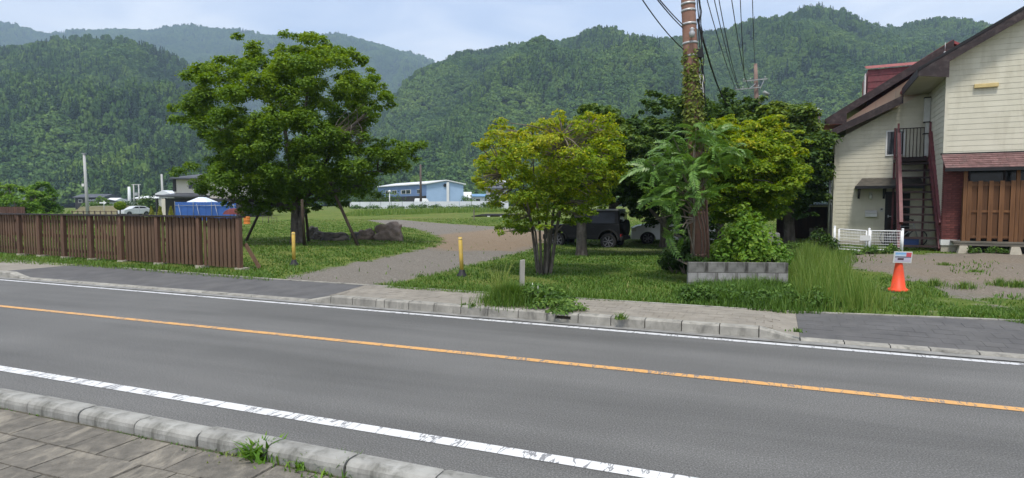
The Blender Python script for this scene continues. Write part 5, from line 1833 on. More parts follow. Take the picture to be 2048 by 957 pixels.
for sg in (-1, 1):
    for (x0, x1, nm_) in ((.50, -.28, 'door_window'), (-.38, -1.38, 'rear_side_window')):
        mb = MB()
        tw = lambda z: sg * (.735 - (z - 1.05) / .58 * .07)
        a = [(x0 - .02, 1.10), (x1, 1.10), (x1, 1.54), (x0 - .18 if nm_ == 'door_window' else x0 - .02, 1.54)]
        mb.add([(x, tw(z) + sg * .008, z) for x, z in a] + [(x, tw(z) - sg * .02, z) for x, z in a], [(0, 1, 2, 3), (7, 6, 5, 4), (0, 4, 5, 1), (1, 5, 6, 2), (2, 6, 7, 3), (3, 7, 4, 0)])
        hb(mb, nm_, M['car_glass'], suv)
    for xc in (1.15, -1.10):
        mb = MB()
        arc = [(xc + .47 * math.cos(PI * k / 12), .42 + .47 * math.sin(PI * k / 12)) for k in range(13)]
        inn = [(xc + .40 * math.cos(PI * k / 12), .42 + .40 * math.sin(PI * k / 12)) for k in range(12, -1, -1)]
        mb.prism([(x, sg * (Ws / 2 - .01), z) for x, z in arc + inn], (0, sg * .06, 0))
        hb(mb, 'wheel_flare', M['trim_black'], suv)
    mb = MB(); mb.box(-.62, .66, min(sg * .752, sg * .772), max(sg * .752, sg * .772), .50, .60); hb(mb, 'side_moulding', M['trim_black'], suv)
    mb = MB(); mb.box(-.60, .68, min(sg * .751, sg * .757), max(sg * .751, sg * .757), .66, 1.02); dd = hb(mb, 'door', M['car_dark'], suv)
    mb = MB(); mb.box(-.52, -.36, min(sg * .757, sg * .78), max(sg * .757, sg * .78), .92, .955); hb(mb, 'handle', M['trim_black'], dd)
    mb = MB(); mb.box(.50, .62, min(sg * .76, sg * .95), max(sg * .76, sg * .95), 1.07, 1.22); hb(mb, 'wing_mirror', M['trim_black'], suv)
    for x in (1.15, -1.10): car_wheel(suv, x, sg * .64, .345, .19, sg)
    mb = MB(); mb.box(-1.64, -1.60, min(sg * .45, sg * .70), max(sg * .45, sg * .70), .56, .66); hb(mb, 'tail_lamp', M['tail'], suv)
mb = MB(); mb.box(-1.70, -1.58, -.74, .74, .40, .56); hb(mb, 'rear_bumper', M['trim_black'], suv, bevel=0.02)
mb = MB(); mb.box(1.66, 1.80, -.76, .76, .40, .60); hb(mb, 'front_bumper', M['trim_black'], suv, bevel=0.02)
mb = MB(); mb.box(-1.575, -1.562, -.62, .62, 1.12, 1.56); hb(mb, 'rear_window', M['car_glass'], suv)
mb = MB(); mb.hexa([(.665, -.66, 1.10), (.665, .66, 1.10), (.68, .66, 1.10), (.68, -.66, 1.10), (.43, -.60, 1.58), (.43, .60, 1.58), (.445, .6, 1.58), (.445, -.6, 1.58)]); hb(mb, 'windscreen', M['car_glass'], suv)
mb = MB(); vs = []
for (rr_, t) in ((.10, 0), (.31, 0), (.34, -.03), (.34, -.15), (.30, -.18), (.001, -.18)):
    vs.append((rr_, t))
n = 24; vv, ff = [], []
for rr_, t in vs:
    for k in range(n):
        a = 2 * PI * k / n; vv.append((-1.62 + t, .05 + rr_ * math.cos(a), .92 + rr_ * math.sin(a)))
for i in range(len(vs) - 1):
    for k in range(n): ff.append((i * n + k, i * n + (k + 1) % n, (i + 1) * n + (k + 1) % n, (i + 1) * n + k))
mb.add(vv, ff, 0, True); hb(mb, 'spare_wheel', M['tyre'], suv)
# put the rear left wheel where it stands
suv.rotation_euler = (0, 0, ang_)
rw = Matrix.Rotation(ang_, 3, 'Z') @ Vector((-1.10, .64, 0))
suv.location = (sc0.x - rw.x, sc0.y - rw.y, sc0.z)

# white hatchback behind it, tail towards the pole


def hatchback(name, label, paint, L_=3.7, W_=1.6, H_=1.5):
    c = thing(name, label, 'car', (0, 0, 0))
    h = L_ / 2
    car_body(c, [(h, .45), (h - .03, .70), (h - .22, .82), (h - .95, .95), (-h + .35, .98), (-h + .10, .92), (-h, .75), (-h + .02, .42)], [h - .72, -h + .66], .345, .24, W_, paint)
    k = W_ / 2
    mb = MB()
    prof_b = [(h - .95, .94), (h - 1.55, H_ - .06), (h - 2.1, H_), (-h + .75, H_ - .05), (-h + .12, .93)]
    n = len(prof_b)
    vs = [(x, -(k - .04 - (z - .93) * .28), z) for x, z in prof_b] + [(x, (k - .04 - (z - .93) * .28), z) for x, z in prof_b]
    mb.add(vs, [tuple(range(n)), tuple(reversed(range(n, 2 * n)))] + [(i, i + n, (i + 1) % n + n, (i + 1) % n) for i in range(n)])
    hb(mb, 'cabin', paint, c, bevel=0.03)
    for sg in (-1, 1):
        yy = lambda z: sg * (k - .04 - (z - .93) * .28 + .006)
        for (pts_, nm_) in (([(h - 1.15, .99), (h - 1.62, H_ - .12), (h - 2.05, H_ - .08), (h - 2.05, .99)], 'front_window'), ([(h - 2.13, .99), (h - 2.13, H_ - .08), (-h + .85, H_ - .12), (-h + .45, 1.0)], 'rear_side_window')):
            m_ = MB(); q = len(pts_)
            m_.add([(x, yy(z), z) for x, z in pts_] + [(x, yy(z) - sg * .03, z) for x, z in pts_], [tuple(range(q)), tuple(reversed(range(q, 2 * q)))] + [(i, i + q, (i + 1) % q + q, (i + 1) % q) for i in range(q)])
            hb(m_, nm_, M['car_glass'], c)
        for x in (h - .72, -h + .66): car_wheel(c, x, sg * (k - .10), .30, .18, sg)
        m_ = MB(); m_.box(-h + .0, -h + .12, min(sg * (k - .28), sg * (k + .004)), max(sg * (k - .28), sg * (k + .004)), .68, .86); hb(m_, 'tail_lamp', M['tail'], c)
        m_ = MB(); m_.box(h - .22, h - .02, min(sg * (k - .42), sg * (k + .003)), max(sg * (k - .42), sg * (k + .003)), .60, .74); hb(m_, 'headlight', M['lamp_glass'], c)
        m_ = MB(); m_.box(h - 2.1, h - 2.085, min(sg * (k + .001), sg * (k + .004)), max(sg * (k + .001), sg * (k + .004)), .35, .95); hb(m_, 'door_seam', M['trim_black'], c)
    m_ = MB(); m_.hexa([(-h + .20, -k + .22, 1.02), (-h + .20, k - .22, 1.02), (-h + .18, k - .22, 1.02), (-h + .18, -k + .22, 1.02), (-h + .62, -k + .28, H_ - .12), (-h + .62, k - .28, H_ - .12), (-h + .60, k - .28, H_ - .12), (-h + .60, -k + .28, H_ - .12)])
    hb(m_, 'rear_window', M['car_glass'], c)
    return c


wc = hatchback('parked_car', 'white hatchback showing behind the dark off road car', M['car_white'])
wc.rotation_euler = (0, 0, R(180 - 10))
b_ = P(1295, 490, 26.6)
rw = Matrix.Rotation(R(170), 3, 'Z') @ Vector((1.13, .7, 0))
wc.location = (b_.x - rw.x, b_.y - rw.y, b_.z)
# ================================================================== VEGETATION
def unit(a):
    return a / (np.linalg.norm(a, axis=-1, keepdims=True) + 1e-9)


def leaves_mesh(name, C, Nrm, size, tint, mat, r, aspect=1.0, fold=0.25):
    """kite shaped folded leaves at C with normals Nrm: two triangles each"""
    n = len(C)
    t1 = unit(np.cross(Nrm, r.normal(size=(n, 3))))
    t2 = np.cross(Nrm, t1)
    h = np.asarray(size).reshape(-1, 1) * np.ones((n, 1))
    a = C - t1 * h
    b = C + t2 * h * .62 * aspect + Nrm * h * fold
    c = C + t1 * h
    d = C - t2 * h * .62 * aspect + Nrm * h * fold
    V = np.stack([a, b, c, d], 1).reshape(-1, 3)
    i = np.arange(n)[:, None] * 4
    F = np.concatenate([i + np.array([[0, 1, 2]]), i + np.array([[0, 2, 3]])], 0)
    return np_mesh(name, V, F, mat, False, {'tint': np.repeat(tint, 4)})


def outline_points(poly_px, Y, n, r, margin):
    """random points inside an outline standing at depth Y: (x, z) and their distance to its edge"""
    pl = np.array([[*(P(x, y, Y)[i] for i in (0, 2))] for x, y in poly_px])
    lo, hi = pl.min(0), pl.max(0)
    out = np.zeros((0, 3))
    while len(out) < n * 6:
        q = r.uniform(lo, hi, size=(n * 4, 2))
        sd_ = poly_sd(pl, q[:, 0], q[:, 1])
        k = sd_ > margin
        out = np.concatenate([out, np.concatenate([q[k], sd_[k, None]], 1)])
    got = [out[0]]
    Q = out[:, :2]
    dmin = np.hypot(*(Q - Q[0]).T)
    for _ in range(n - 1):
        c = r.choice(len(out), min(14, len(out)), replace=False)
        b = c[np.argmax(dmin[c])]
        got.append(out[b]); dmin = np.minimum(dmin, np.hypot(*(Q - Q[b]).T))
    return np.array(got), pl


def crown(poly_px, Y, seed, n_clump, clump_r, n_leaf, leaf, depth, spikes=(), tint_hi=0.15, flat=0.55, margin=None, tint0=0.45, droop=0.0, tint_jit=0.16, hollow=0.0, fringe=40):
    """leafy sprays filling a crown: clump centres in the outline, spread in depth, leaves on the upper shells of the clumps"""
    r = np.random.default_rng(seed)
    pts, pl = outline_points(poly_px, Y, n_clump, r, margin if margin is not None else clump_r * .22)
    # spread the clumps evenly
    half = np.sqrt(np.clip(pts[:, 2] * (2 * depth) , 0.05, depth ** 2 * 1.2))
    sgn = r.choice([-1, 1], size=n_clump, p=[.6, .4])
    yy = Y + sgn * half * (r.uniform(hollow, 1, n_clump)) ** .7
    C = np.stack([pts[:, 0], yy, pts[:, 1]], 1)
    rad_ = clump_r * r.uniform(.65, 1.25, n_clump) * np.clip(.42 + pts[:, 2] / clump_r * .45, .42, 1.1)
    if len(spikes):                            # leading shoots that stick out of the crown
        E_ = np.array([[*P(x, y, Y + r.normal() * .5)] for x, y, _ in spikes])
        C = np.concatenate([C, E_]); rad_ = np.concatenate([rad_, np.array([s[2] for s in spikes])])
        n_clump = len(C)
    if fringe:                                 # small sprays that break the edge of the crown
        seg = np.roll(pl, -1, 0) - pl
        ln = np.hypot(seg[:, 0], seg[:, 1]); k_ = r.choice(len(pl), fringe, p=ln / ln.sum())
        q_ = pl[k_] + seg[k_] * r.uniform(0, 1, (fringe, 1))
        cen = pl.mean(0); dr = unit(q_ - cen)
        q_ = q_ + dr * r.uniform(-.6, .22, (fringe, 1)) * clump_r
        C = np.concatenate([C, np.stack([q_[:, 0], Y + r.normal(0, .35 * depth, fringe), q_[:, 1]], 1)])
        rad_ = np.concatenate([rad_, clump_r * r.uniform(.32, .7, fringe)]); n_clump = len(C)
    z0, z1 = pl[:, 1].min(), pl[:, 1].max()
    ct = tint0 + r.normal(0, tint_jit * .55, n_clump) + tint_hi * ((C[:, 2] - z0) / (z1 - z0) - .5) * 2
    ci = np.repeat(np.arange(n_clump), np.maximum(8, (n_leaf * (rad_ / clump_r) ** 2).astype(int)))
    n = len(ci)
    d = unit(r.normal(size=(n, 3)) + np.array([0, 0, .45]))
    # sprays: leaves gather on a few fingers of each clump
    fing = unit(r.normal(size=(n_clump, 7, 3)) * np.array([1, 1, .55]) + np.array([0, 0, .15]))
    fsel = fing[ci, r.integers(0, 7, n)]
    d = unit(d * .75 + fsel * 1.0)
    s = r.uniform(.35, 1.0, n) ** .6 * (1 + .25 * r.normal(size=n) * .5)
    off = d * (rad_[ci] * s)[:, None] * np.array([1, 1, flat])
    off[:, 2] -= droop * (off[:, 0] ** 2 + off[:, 1] ** 2) / np.maximum(rad_[ci], .1)
    Pn = C[ci] + off
    Nn = unit(d * .55 + np.array([0, 0, .75]) + r.normal(size=(n, 3)) * .42)
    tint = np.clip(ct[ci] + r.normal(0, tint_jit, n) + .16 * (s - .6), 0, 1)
    return Pn, Nn, leaf * r.uniform(.7, 1.3, n), tint, C, rad_, r


def limb_mesh(base, top, targets, r0, seed, n_main=5, name='trunk', trunk_top=.35, wig=.12, rmin=.012, forks=None):
    """tapered trunk dividing into limbs that reach towards the leaf clumps"""
    r = random.Random(seed)
    mb = MB()
    base, top = Vector(base), Vector(top)
    h = (top - base).length
    fork = base.lerp(top, trunk_top)
    mb.tube([base - Vector((0, 0, .15)), base + Vector((0, 0, .02)), base.lerp(fork, .15), base.lerp(fork, .55) + Vector((r.uniform(-.03, .03), 0, 0)), fork], [r0 * 1.45, r0 * 1.25, r0 * 1.02, r0 * .9, r0 * .82], 10, cap=False)
    tg = [Vector(t) for t in targets]
    r.shuffle(tg)
    mains = []
    for i in range(n_main):
        if not tg: break
        t = tg[i % len(tg)]
        st = base.lerp(fork, .75 + .25 * r.random())
        m1 = st.lerp(t, .35) + Vector((r.uniform(-1, 1) * wig * h * .3, r.uniform(-1, 1) * wig * h * .3, .08 * h * .6))
        m2 = st.lerp(t, .7) + Vector((r.uniform(-1, 1) * wig * h * .25, r.uniform(-1, 1) * wig * h * .25, .05 * h))
        rr = r0 * r.uniform(.42, .6)
        pts = [st, m1, m2, t]
        # smooth
        sp = []
        for a in range(9):
            u = a / 8
            q = [(1 - u) ** 3, 3 * u * (1 - u) ** 2, 3 * u * u * (1 - u), u ** 3]
            sp.append(pts[0] * q[0] + pts[1] * q[1] + pts[2] * q[2] + pts[3] * q[3])
        mb.tube(sp, [rr * (1 - .8 * k / 8) + rmin for k in range(9)], 7, cap=False)
        mains.append(sp)
    for t in tg[n_main:]:
        if not mains: break
        best = min(((p - t).length + .25 * abs(j - 5), p) for sp in mains for j, p in enumerate(sp[2:8]))[1]
        if (best - t).length > .9 + .4 * r.random(): continue
        mid_ = best.lerp(t, .5) + Vector((r.uniform(-.1, .1), r.uniform(-.1, .1), .06 * (best - t).length))
        rr = max(rmin * 1.3, r0 * .13)
        mb.tube([best, mid_, t], [rr, rr * .7, rmin * .6], 5, cap=False)
    return mb


def tree(name, label, cat, base, top, poly, Y, seed, n_clump, clump_r, n_leaf, leaf, depth, mat, r0, group=None, trunk_top=.35, n_main=6, ntw=70, bark=None, **kw):
    base = Vector(base)
    o = thing(name, label, cat, base, 0, group)
    Pn, Nn, S, tn, C, rad_, r = crown(poly, Y, seed, n_clump, clump_r, n_leaf, leaf, depth, **kw)
    me = leaves_mesh('crown', Pn - np.array(base), Nn, S, tn, mat, r)
    piece('crown', me, o)
    sel = C[r.permutation(len(C))[:ntw]]
    limb_mesh(base, top, [tuple(c) for c in sel], r0, seed, n_main, trunk_top=trunk_top).build('trunk', bark or M['bark'], o)
    return o


# the big round tree on the lawn
BT = [(350, 222), (380, 212), (408, 205), (398, 160), (425, 128), (460, 118), (492, 118), (488, 92), (512, 86), (540, 100), (575, 102), (592, 78), (618, 66), (646, 74), (662, 104), (692, 100),
      (722, 112), (745, 145), (775, 180), (790, 205), (770, 232), (742, 240), (728, 265), (740, 285), (790, 280), (843, 287), (835, 308), (832, 334), (795, 338), (768, 352), (745, 385), (700, 402), (650, 415), (610, 428),
      (560, 424), (520, 428), (480, 418), (455, 400), (412, 388), (398, 366), (440, 348), (415, 320), (428, 295), (402, 268), (382, 240)]
BSP = [(502, 92, .24), (508, 104, .30), (496, 98, .2), (516, 116, .36), (505, 124, .38), (528, 130, .42), (490, 132, .36), (400, 236, .34), (386, 228, .28), (420, 168, .36), (410, 186, .3), (412, 216, .36), (590, 106, .36), (632, 108, .4), (815, 312, .34), (790, 315, .36), (770, 318, .4), (755, 300, .36), (560, 92, .2), (606, 84, .28), (622, 72, .26), (640, 82, .32), (612, 104, .36), (650, 100, .3), (700, 104, .28), (716, 122, .3), (738, 142, .26), (448, 124, .28), (432, 140, .3), (412, 152, .26), (404, 168, .24), (378, 218, .26), (394, 224, .3), (835, 292, .24), (820, 298, .3), (800, 300, .3), (836, 322, .22), (776, 196, .28), (784, 210, .22), (404, 384, .22), (420, 378, .3), (772, 186, .2), (664, 118, .3), (552, 108, .3), (470, 122, .3)]
bb = G(592, 487)
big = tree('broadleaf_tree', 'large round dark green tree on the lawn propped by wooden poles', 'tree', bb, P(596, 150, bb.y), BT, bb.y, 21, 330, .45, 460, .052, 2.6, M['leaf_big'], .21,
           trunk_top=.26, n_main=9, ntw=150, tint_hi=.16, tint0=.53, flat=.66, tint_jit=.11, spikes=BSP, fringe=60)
MB().tube([bb + Vector((.28, -.1, -.1)), bb + Vector((.24, -.1, .8)), bb + Vector((.42, -.2, 1.7)), bb + Vector((.9, -.2, 2.8))], [.14, .12, .10, .05], 8, cap=False).build('side_trunk', M['bark'], big)
mb = MB()                                    # bare twigs of the thin spot at the right
r_ = random.Random(3)
for i in range(46):
    a = P(r_.uniform(640, 690), r_.uniform(270, 300), bb.y - 1.2); c = P(r_.uniform(690, 755), r_.uniform(205, 285), bb.y - 1.0 + r_.uniform(-.8, .5))
    mb.tube([a, a.lerp(c, .5) + Vector((r_.uniform(-.1, .1), 0, r_.uniform(-.15, .15))), c], [.018, .012, .004], 4, cap=False)
mb.build('bare_twigs', M['twig'], big)

# multi stemmed yellow green maple in front
MP = [(942, 345), (962, 318), (952, 288), (985, 262), (1038, 262), (1062, 240), (1100, 236), (1140, 244), (1180, 226), (1215, 238), (1238, 268), (1246, 308), (1250, 340), (1228, 370), (1218, 400), (1190, 410), (1168, 436), (1130, 448), (1090, 446), (1055, 455), (1035, 466), (1002, 462), (1008, 425), (985, 405), (962, 372)]
mbp = G(1088, 549)
mtop = P(1095, 240, mbp.y)
mtr = thing('maple_tree', 'yellow green maple with several slim stems on the grass in front of the dark car', 'tree', mbp)
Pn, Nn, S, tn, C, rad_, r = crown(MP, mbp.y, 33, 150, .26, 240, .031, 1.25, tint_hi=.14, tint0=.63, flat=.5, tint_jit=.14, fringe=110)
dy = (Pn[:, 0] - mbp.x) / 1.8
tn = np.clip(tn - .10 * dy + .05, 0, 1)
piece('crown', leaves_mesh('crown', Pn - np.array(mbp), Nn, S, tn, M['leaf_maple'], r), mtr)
mb = MB()
r_ = random.Random(5)
Cs = [Vector(c) for c in C]
r_.shuffle(Cs)
stems = []
for i, (ox, tx, ty, r0) in enumerate(((-.16, 1042, 330, .034), (-.06, 1066, 280, .030), (.02, 1100, 300, .033), (.10, 1125, 270, .036), (.17, 1160, 300, .038), (.06, 1180, 260, .026), (-.12, 1010, 350, .024))):
    a = mbp + Vector((ox, r_.uniform(-.1, .1), 0)); c = P(tx, ty, mbp.y + r_.uniform(-.6, .6))
    a = mbp + Vector((ox * .8, r_.uniform(-.08, .08), 0)); m1 = a + Vector((ox * .75, 0, .92)); m2 = m1.lerp(c, .55) + Vector((r_.uniform(-.08, .08), 0, 0))
    sp = [a - Vector((0, 0, .1)), a + Vector((0, 0, .02)), a.lerp(m1, .5), m1, m1.lerp(m2, .5) + Vector((r_.uniform(-.03, .03),) * 2 + (0,)), m2, m2.lerp(c, .5), c]
    stm = MB().tube(sp, [r0 * 1.25, r0 * 1.15, r0, r0 * .88, r0 * .75, r0 * .6, r0 * .42, r0 * .2], 8, cap=False).build('stem', M['bark'], mtr)
    stems.append(sp)
for t in Cs:
    bst = min(((p - t).length, j, k) for k, sp in enumerate(stems) for j, p in enumerate(sp[3:]))
    p = stems[bst[2]][3 + bst[1]]
    mb.tube([p, p.lerp(t, .5) + Vector((0, 0, .05)), t], [.016, .011, .005], 5, cap=False)
for i in range(60):                           # dry bare twigs in the top
    a = P(r_.uniform(1095, 1150), r_.uniform(285, 330), mbp.y - .3); c = P(r_.uniform(1060, 1215), r_.uniform(228, 300), mbp.y - .5 + r_.uniform(-.3, .3))
    mb.tube([a, a.lerp(c, .6) + Vector((0, 0, .03)), c], [.009, .006, .003], 4, cap=False)
mb.build('branches', M['twig'], mtr)

# darker maple over the parked car
t2 = P(1163, 503, 19.6)
tree('maple_tree', 'green maple with a single mossy trunk standing in front of the dark parked car', 'tree', (t2.x, t2.y, float(T(t2.x, t2.y))), P(1165, 240, 19.6),
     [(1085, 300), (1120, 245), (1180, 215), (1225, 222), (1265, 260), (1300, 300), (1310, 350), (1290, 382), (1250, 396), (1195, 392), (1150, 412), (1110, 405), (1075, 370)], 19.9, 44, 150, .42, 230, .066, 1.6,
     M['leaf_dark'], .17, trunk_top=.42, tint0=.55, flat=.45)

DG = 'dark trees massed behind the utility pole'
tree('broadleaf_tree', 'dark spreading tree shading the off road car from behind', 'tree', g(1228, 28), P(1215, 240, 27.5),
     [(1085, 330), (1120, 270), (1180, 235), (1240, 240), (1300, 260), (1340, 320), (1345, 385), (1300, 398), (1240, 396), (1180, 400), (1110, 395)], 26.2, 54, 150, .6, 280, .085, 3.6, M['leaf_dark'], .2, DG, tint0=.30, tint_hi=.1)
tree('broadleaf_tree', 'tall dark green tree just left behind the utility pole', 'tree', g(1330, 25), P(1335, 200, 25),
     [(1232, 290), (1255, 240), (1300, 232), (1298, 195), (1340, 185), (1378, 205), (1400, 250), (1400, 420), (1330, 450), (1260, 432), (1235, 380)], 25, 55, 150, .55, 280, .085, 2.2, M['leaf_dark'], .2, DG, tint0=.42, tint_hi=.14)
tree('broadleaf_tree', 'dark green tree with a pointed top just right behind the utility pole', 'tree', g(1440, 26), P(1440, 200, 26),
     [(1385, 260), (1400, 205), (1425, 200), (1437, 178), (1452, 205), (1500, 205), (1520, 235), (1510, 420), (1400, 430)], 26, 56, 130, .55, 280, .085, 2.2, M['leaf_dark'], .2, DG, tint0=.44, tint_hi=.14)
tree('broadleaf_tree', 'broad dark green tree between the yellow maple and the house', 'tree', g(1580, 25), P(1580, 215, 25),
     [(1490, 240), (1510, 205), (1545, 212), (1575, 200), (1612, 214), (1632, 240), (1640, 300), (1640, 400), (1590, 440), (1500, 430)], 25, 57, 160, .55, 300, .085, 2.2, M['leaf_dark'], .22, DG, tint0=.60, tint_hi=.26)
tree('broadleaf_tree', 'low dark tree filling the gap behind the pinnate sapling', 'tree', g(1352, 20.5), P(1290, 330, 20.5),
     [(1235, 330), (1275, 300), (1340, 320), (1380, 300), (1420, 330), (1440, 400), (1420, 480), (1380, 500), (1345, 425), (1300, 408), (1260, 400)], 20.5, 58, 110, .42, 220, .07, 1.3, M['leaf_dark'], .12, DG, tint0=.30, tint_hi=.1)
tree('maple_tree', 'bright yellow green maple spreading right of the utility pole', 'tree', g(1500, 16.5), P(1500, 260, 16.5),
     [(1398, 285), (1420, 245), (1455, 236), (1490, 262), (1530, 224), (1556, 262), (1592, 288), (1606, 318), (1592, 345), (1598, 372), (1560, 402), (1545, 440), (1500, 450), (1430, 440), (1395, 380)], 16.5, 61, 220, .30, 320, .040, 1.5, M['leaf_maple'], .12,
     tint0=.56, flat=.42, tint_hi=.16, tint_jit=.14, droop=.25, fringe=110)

# pinnate sapling (fronds are parts)
sapb = P(1385, 515, 11.9)
sap = thing('sapling', 'sapling with long drooping feathery green fronds around the pole foot', 'sapling', sapb)


def frond_mesh(seed, L_=.62, n=12):
    r = np.random.default_rng(seed)
    V, F, tn = [], [], []
    ax = lambda t: np.array([t * L_, .03 * math.sin(t * 3 + seed), .42 * L_ * t - (.55 + .06 * seed) * L_ * t * t])
    for i in range(n):
        a, c = ax(i / n), ax((i + 1) / n)
        b = len(V)
        for p in (a, c):
            V += [p + np.array([0, -.004, 0]), p + np.array([0, .004, 0])]
        F.append((b, b + 1, b + 3, b + 2)); tn += [.5] * 4
    for i in range(1, n + 1):
        for sg in (-1, 1):
            p = ax(i / n)
            ll = .15 * L_ / .62 * (1.05 - .5 * abs(i / n - .45)) * r.uniform(.85, 1.1); w = ll * .22
            dirv = unit(np.array([.45 + .5 * (i / n), sg * 1.0, -.30 + r.normal() * .12]))
            sd_ = unit(np.cross(dirv, np.array([0, 0, 1.0])) + r.normal(size=3) * .1)
            up = np.cross(sd_, dirv)
            b = len(V)
            V += [p, p + dirv * ll * .4 + sd_ * w - up * .008, p + dirv * ll - np.array([0, 0, ll * .18]), p + dirv * ll * .4 - sd_ * w - up * .008]
            F += [(b, b + 1, b + 2, b + 3)]; k = r.uniform(.3, .8); tn += [k] * 4
    return np_mesh('frond', np.array(V), np.array(F), M['leaf_heaven'], False, {'tint': tn})


fmes = [frond_mesh(i, .46 + .06 * i) for i in range(5)]
r_ = random.Random(12)
shoots = [((1345, 445), -.1), ((1350, 410), -.35), ((1392, 258), .15), ((1345, 272), .1), ((1430, 268), .2), ((1300, 350), -.2), ((1365, 470), .0), ((1300, 390), -.3), ((1445, 300), -.3), ((1360, 400), -.7), ((1330, 300), .1), ((1410, 420), -.2), ((1310, 440), .1), ((1392, 330), .0), ((1350, 320), -.3), ((1320, 370), -.2), ((1425, 300), -.2), ((1400, 390), -.45), ((1340, 420), -.1), ((1432, 330), -.3), ((1310, 345), .2), ((1380, 345), -.6), ((1350, 380), -.55), ((1470, 305), -.1), ((1290, 320), -.2), ((1335, 470), -.1), ((1365, 455), -.5)]
mb = MB()
mb.tube([sapb - Vector((0, 0, .1)), sapb + Vector((.02, 0, .7)), P(1385, 350, 11.7), P(1388, 290, 11.6)], [.028, .024, .017, .008], 7, cap=False)
for (px, py), dy in shoots:
    c = P(px, py, 11.6 + dy)
    a = sapb + Vector((0, 0, max(.3, (c.z - sapb.z) * .55)))
    a = a.lerp(P(1386, 380, 11.7), .4)
    mb.tube([a, a.lerp(c, .55) + Vector((0, 0, .08)), c], [.016, .012, .007], 5, cap=False)
    for k in range(15):
        f = r_.choice(fmes)
        yaw = r_.uniform(0, 2 * PI)
        q = a.lerp(c, r_.uniform(.75, 1.06)) + Vector((r_.uniform(-.08, .08), r_.uniform(-.08, .08), r_.uniform(-.08, .08)))
        tip = q + Vector((math.cos(yaw), math.sin(yaw), 0)) * .4
        pxs = [CX + FPX * p.x / p.y for p in (q, tip, (q + tip) / 2)]
        if min(pxs) < 1330 and min(q.z, tip.z - .15) < 1.62 - 10 / FPX * 12: continue    # nor before the white car
        if tip.y < 12.0 and q.z < 1.62 + 12 / FPX * 12 and any(1368 < x < 1432 for x in pxs): continue    # the pole foot stays clear of leaves
        piece('frond', f, sap, q - sapb, (r_.uniform(-.9, .9), r_.uniform(-.8, .7), yaw), (r_.uniform(.42, .85),) * 3)
mb.build('stem', M['twig'], sap)


# generic leafy clump of weeds or a shrub
def bush(name, label, cat, px, py, Y, w, h, seed, n, leaf, mat, group=None, tint0=.5, z=None, spike=0.0, kind=None, lumps=14, aspect=1.0):
    c = P(px, py, Y)
    c.z = float(T(c.x, Y)) if z is None else z
    r = np.random.default_rng(seed)
    L_ = []
    for k in range(lumps):
        a = r.uniform(0, 2 * PI); q = r.uniform(0, 1) ** .5
        hh = h * r.uniform(.35, 1.0) * (1 - .55 * q)
        L_.append((math.cos(a) * q * w * .42, math.sin(a) * q * w * .36, hh * .62, r.uniform(.16, .30) * w, hh * .42, r.normal(0, .12)))
    L_ = np.array(L_)
    ci = r.integers(0, lumps, n)
    d = unit(r.normal(size=(n, 3)) + np.array([0, 0, .3]))
    s = r.uniform(.3, 1, n) ** .5
    Pn = L_[ci, :3] + d * s[:, None] * np.stack([L_[ci, 3], L_[ci, 3], L_[ci, 4]], 1)
    Pn[:, 2] = np.maximum(Pn[:, 2], .02)
    Nn = unit(d * .6 + np.array([0, 0, .6]) + r.normal(size=(n, 3)) * .5)
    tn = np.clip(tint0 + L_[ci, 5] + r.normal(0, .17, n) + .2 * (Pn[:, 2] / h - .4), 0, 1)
    me = leaves_mesh(name, Pn, Nn, leaf * r.uniform(.6, 1.3, n), tn, mat, r, aspect)
    if kind == 'part': return me, c
    o = thing(name, label, cat, c, 0, group)
    piece('foliage', me, o)
    mb = MB()
    for k in range(min(lumps, 10)):
        mb.tube([Vector((L_[k][0] * .15, L_[k][1] * .15, -.05)) + c, Vector(L_[k][:3]) + c], [.012 + .006 * h, .006], 5, cap=False)
    mb.build('stem', M['twig'], o)
    return o


bush('shrub', 'fresh light green shrub rising from the planter right of the pole', 'shrub', 1490, 470, 11.85, 1.15, 1.5, 71, 4800, .045, M['leaf_bright'], None, .66, z=.35, lumps=26)
bush('shrub', 'light green leafy shoot leaning right above the block wall end', 'shrub', 1535, 470, 12.3, .8, 1.05, 72, 1500, .045, M['leaf_bright'], None, .5, z=.3, lumps=16)
PW = 'weeds growing along the top of the block wall'
for i, (px, h, n, lab) in enumerate(((1398, .34, 700, 'low dark weeds at the left end of the block wall'), (1440, .40, 900, 'leafy weeds behind the middle of the block wall'), (1490, .45, 900, 'leafy weeds behind the right half of the block wall'), (1540, .42, 900, 'leafy weeds over the right end of the block wall'))):
    bush('weed_clump', lab, 'weeds', px, 520, 11.85, .62, h, 80 + i, n, .034, M['weed'], PW, .35 + .06 * i, z=.42)
SG = 'low bushes in the shade left of the pole'
for i, (px, py, Y, w_, h, lab) in enumerate(((1352, 500, 13.2, .8, .85, 'dark drooping bush in shade left of the planter'), (1375, 480, 12.9, .7, 1.1, 'dark dense bush right behind the planter corner'))):
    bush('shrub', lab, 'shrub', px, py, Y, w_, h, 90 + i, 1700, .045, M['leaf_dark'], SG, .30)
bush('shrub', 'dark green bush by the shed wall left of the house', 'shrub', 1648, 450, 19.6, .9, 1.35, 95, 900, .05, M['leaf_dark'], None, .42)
WGp = 'weed clumps round the foot of the mesh gate'
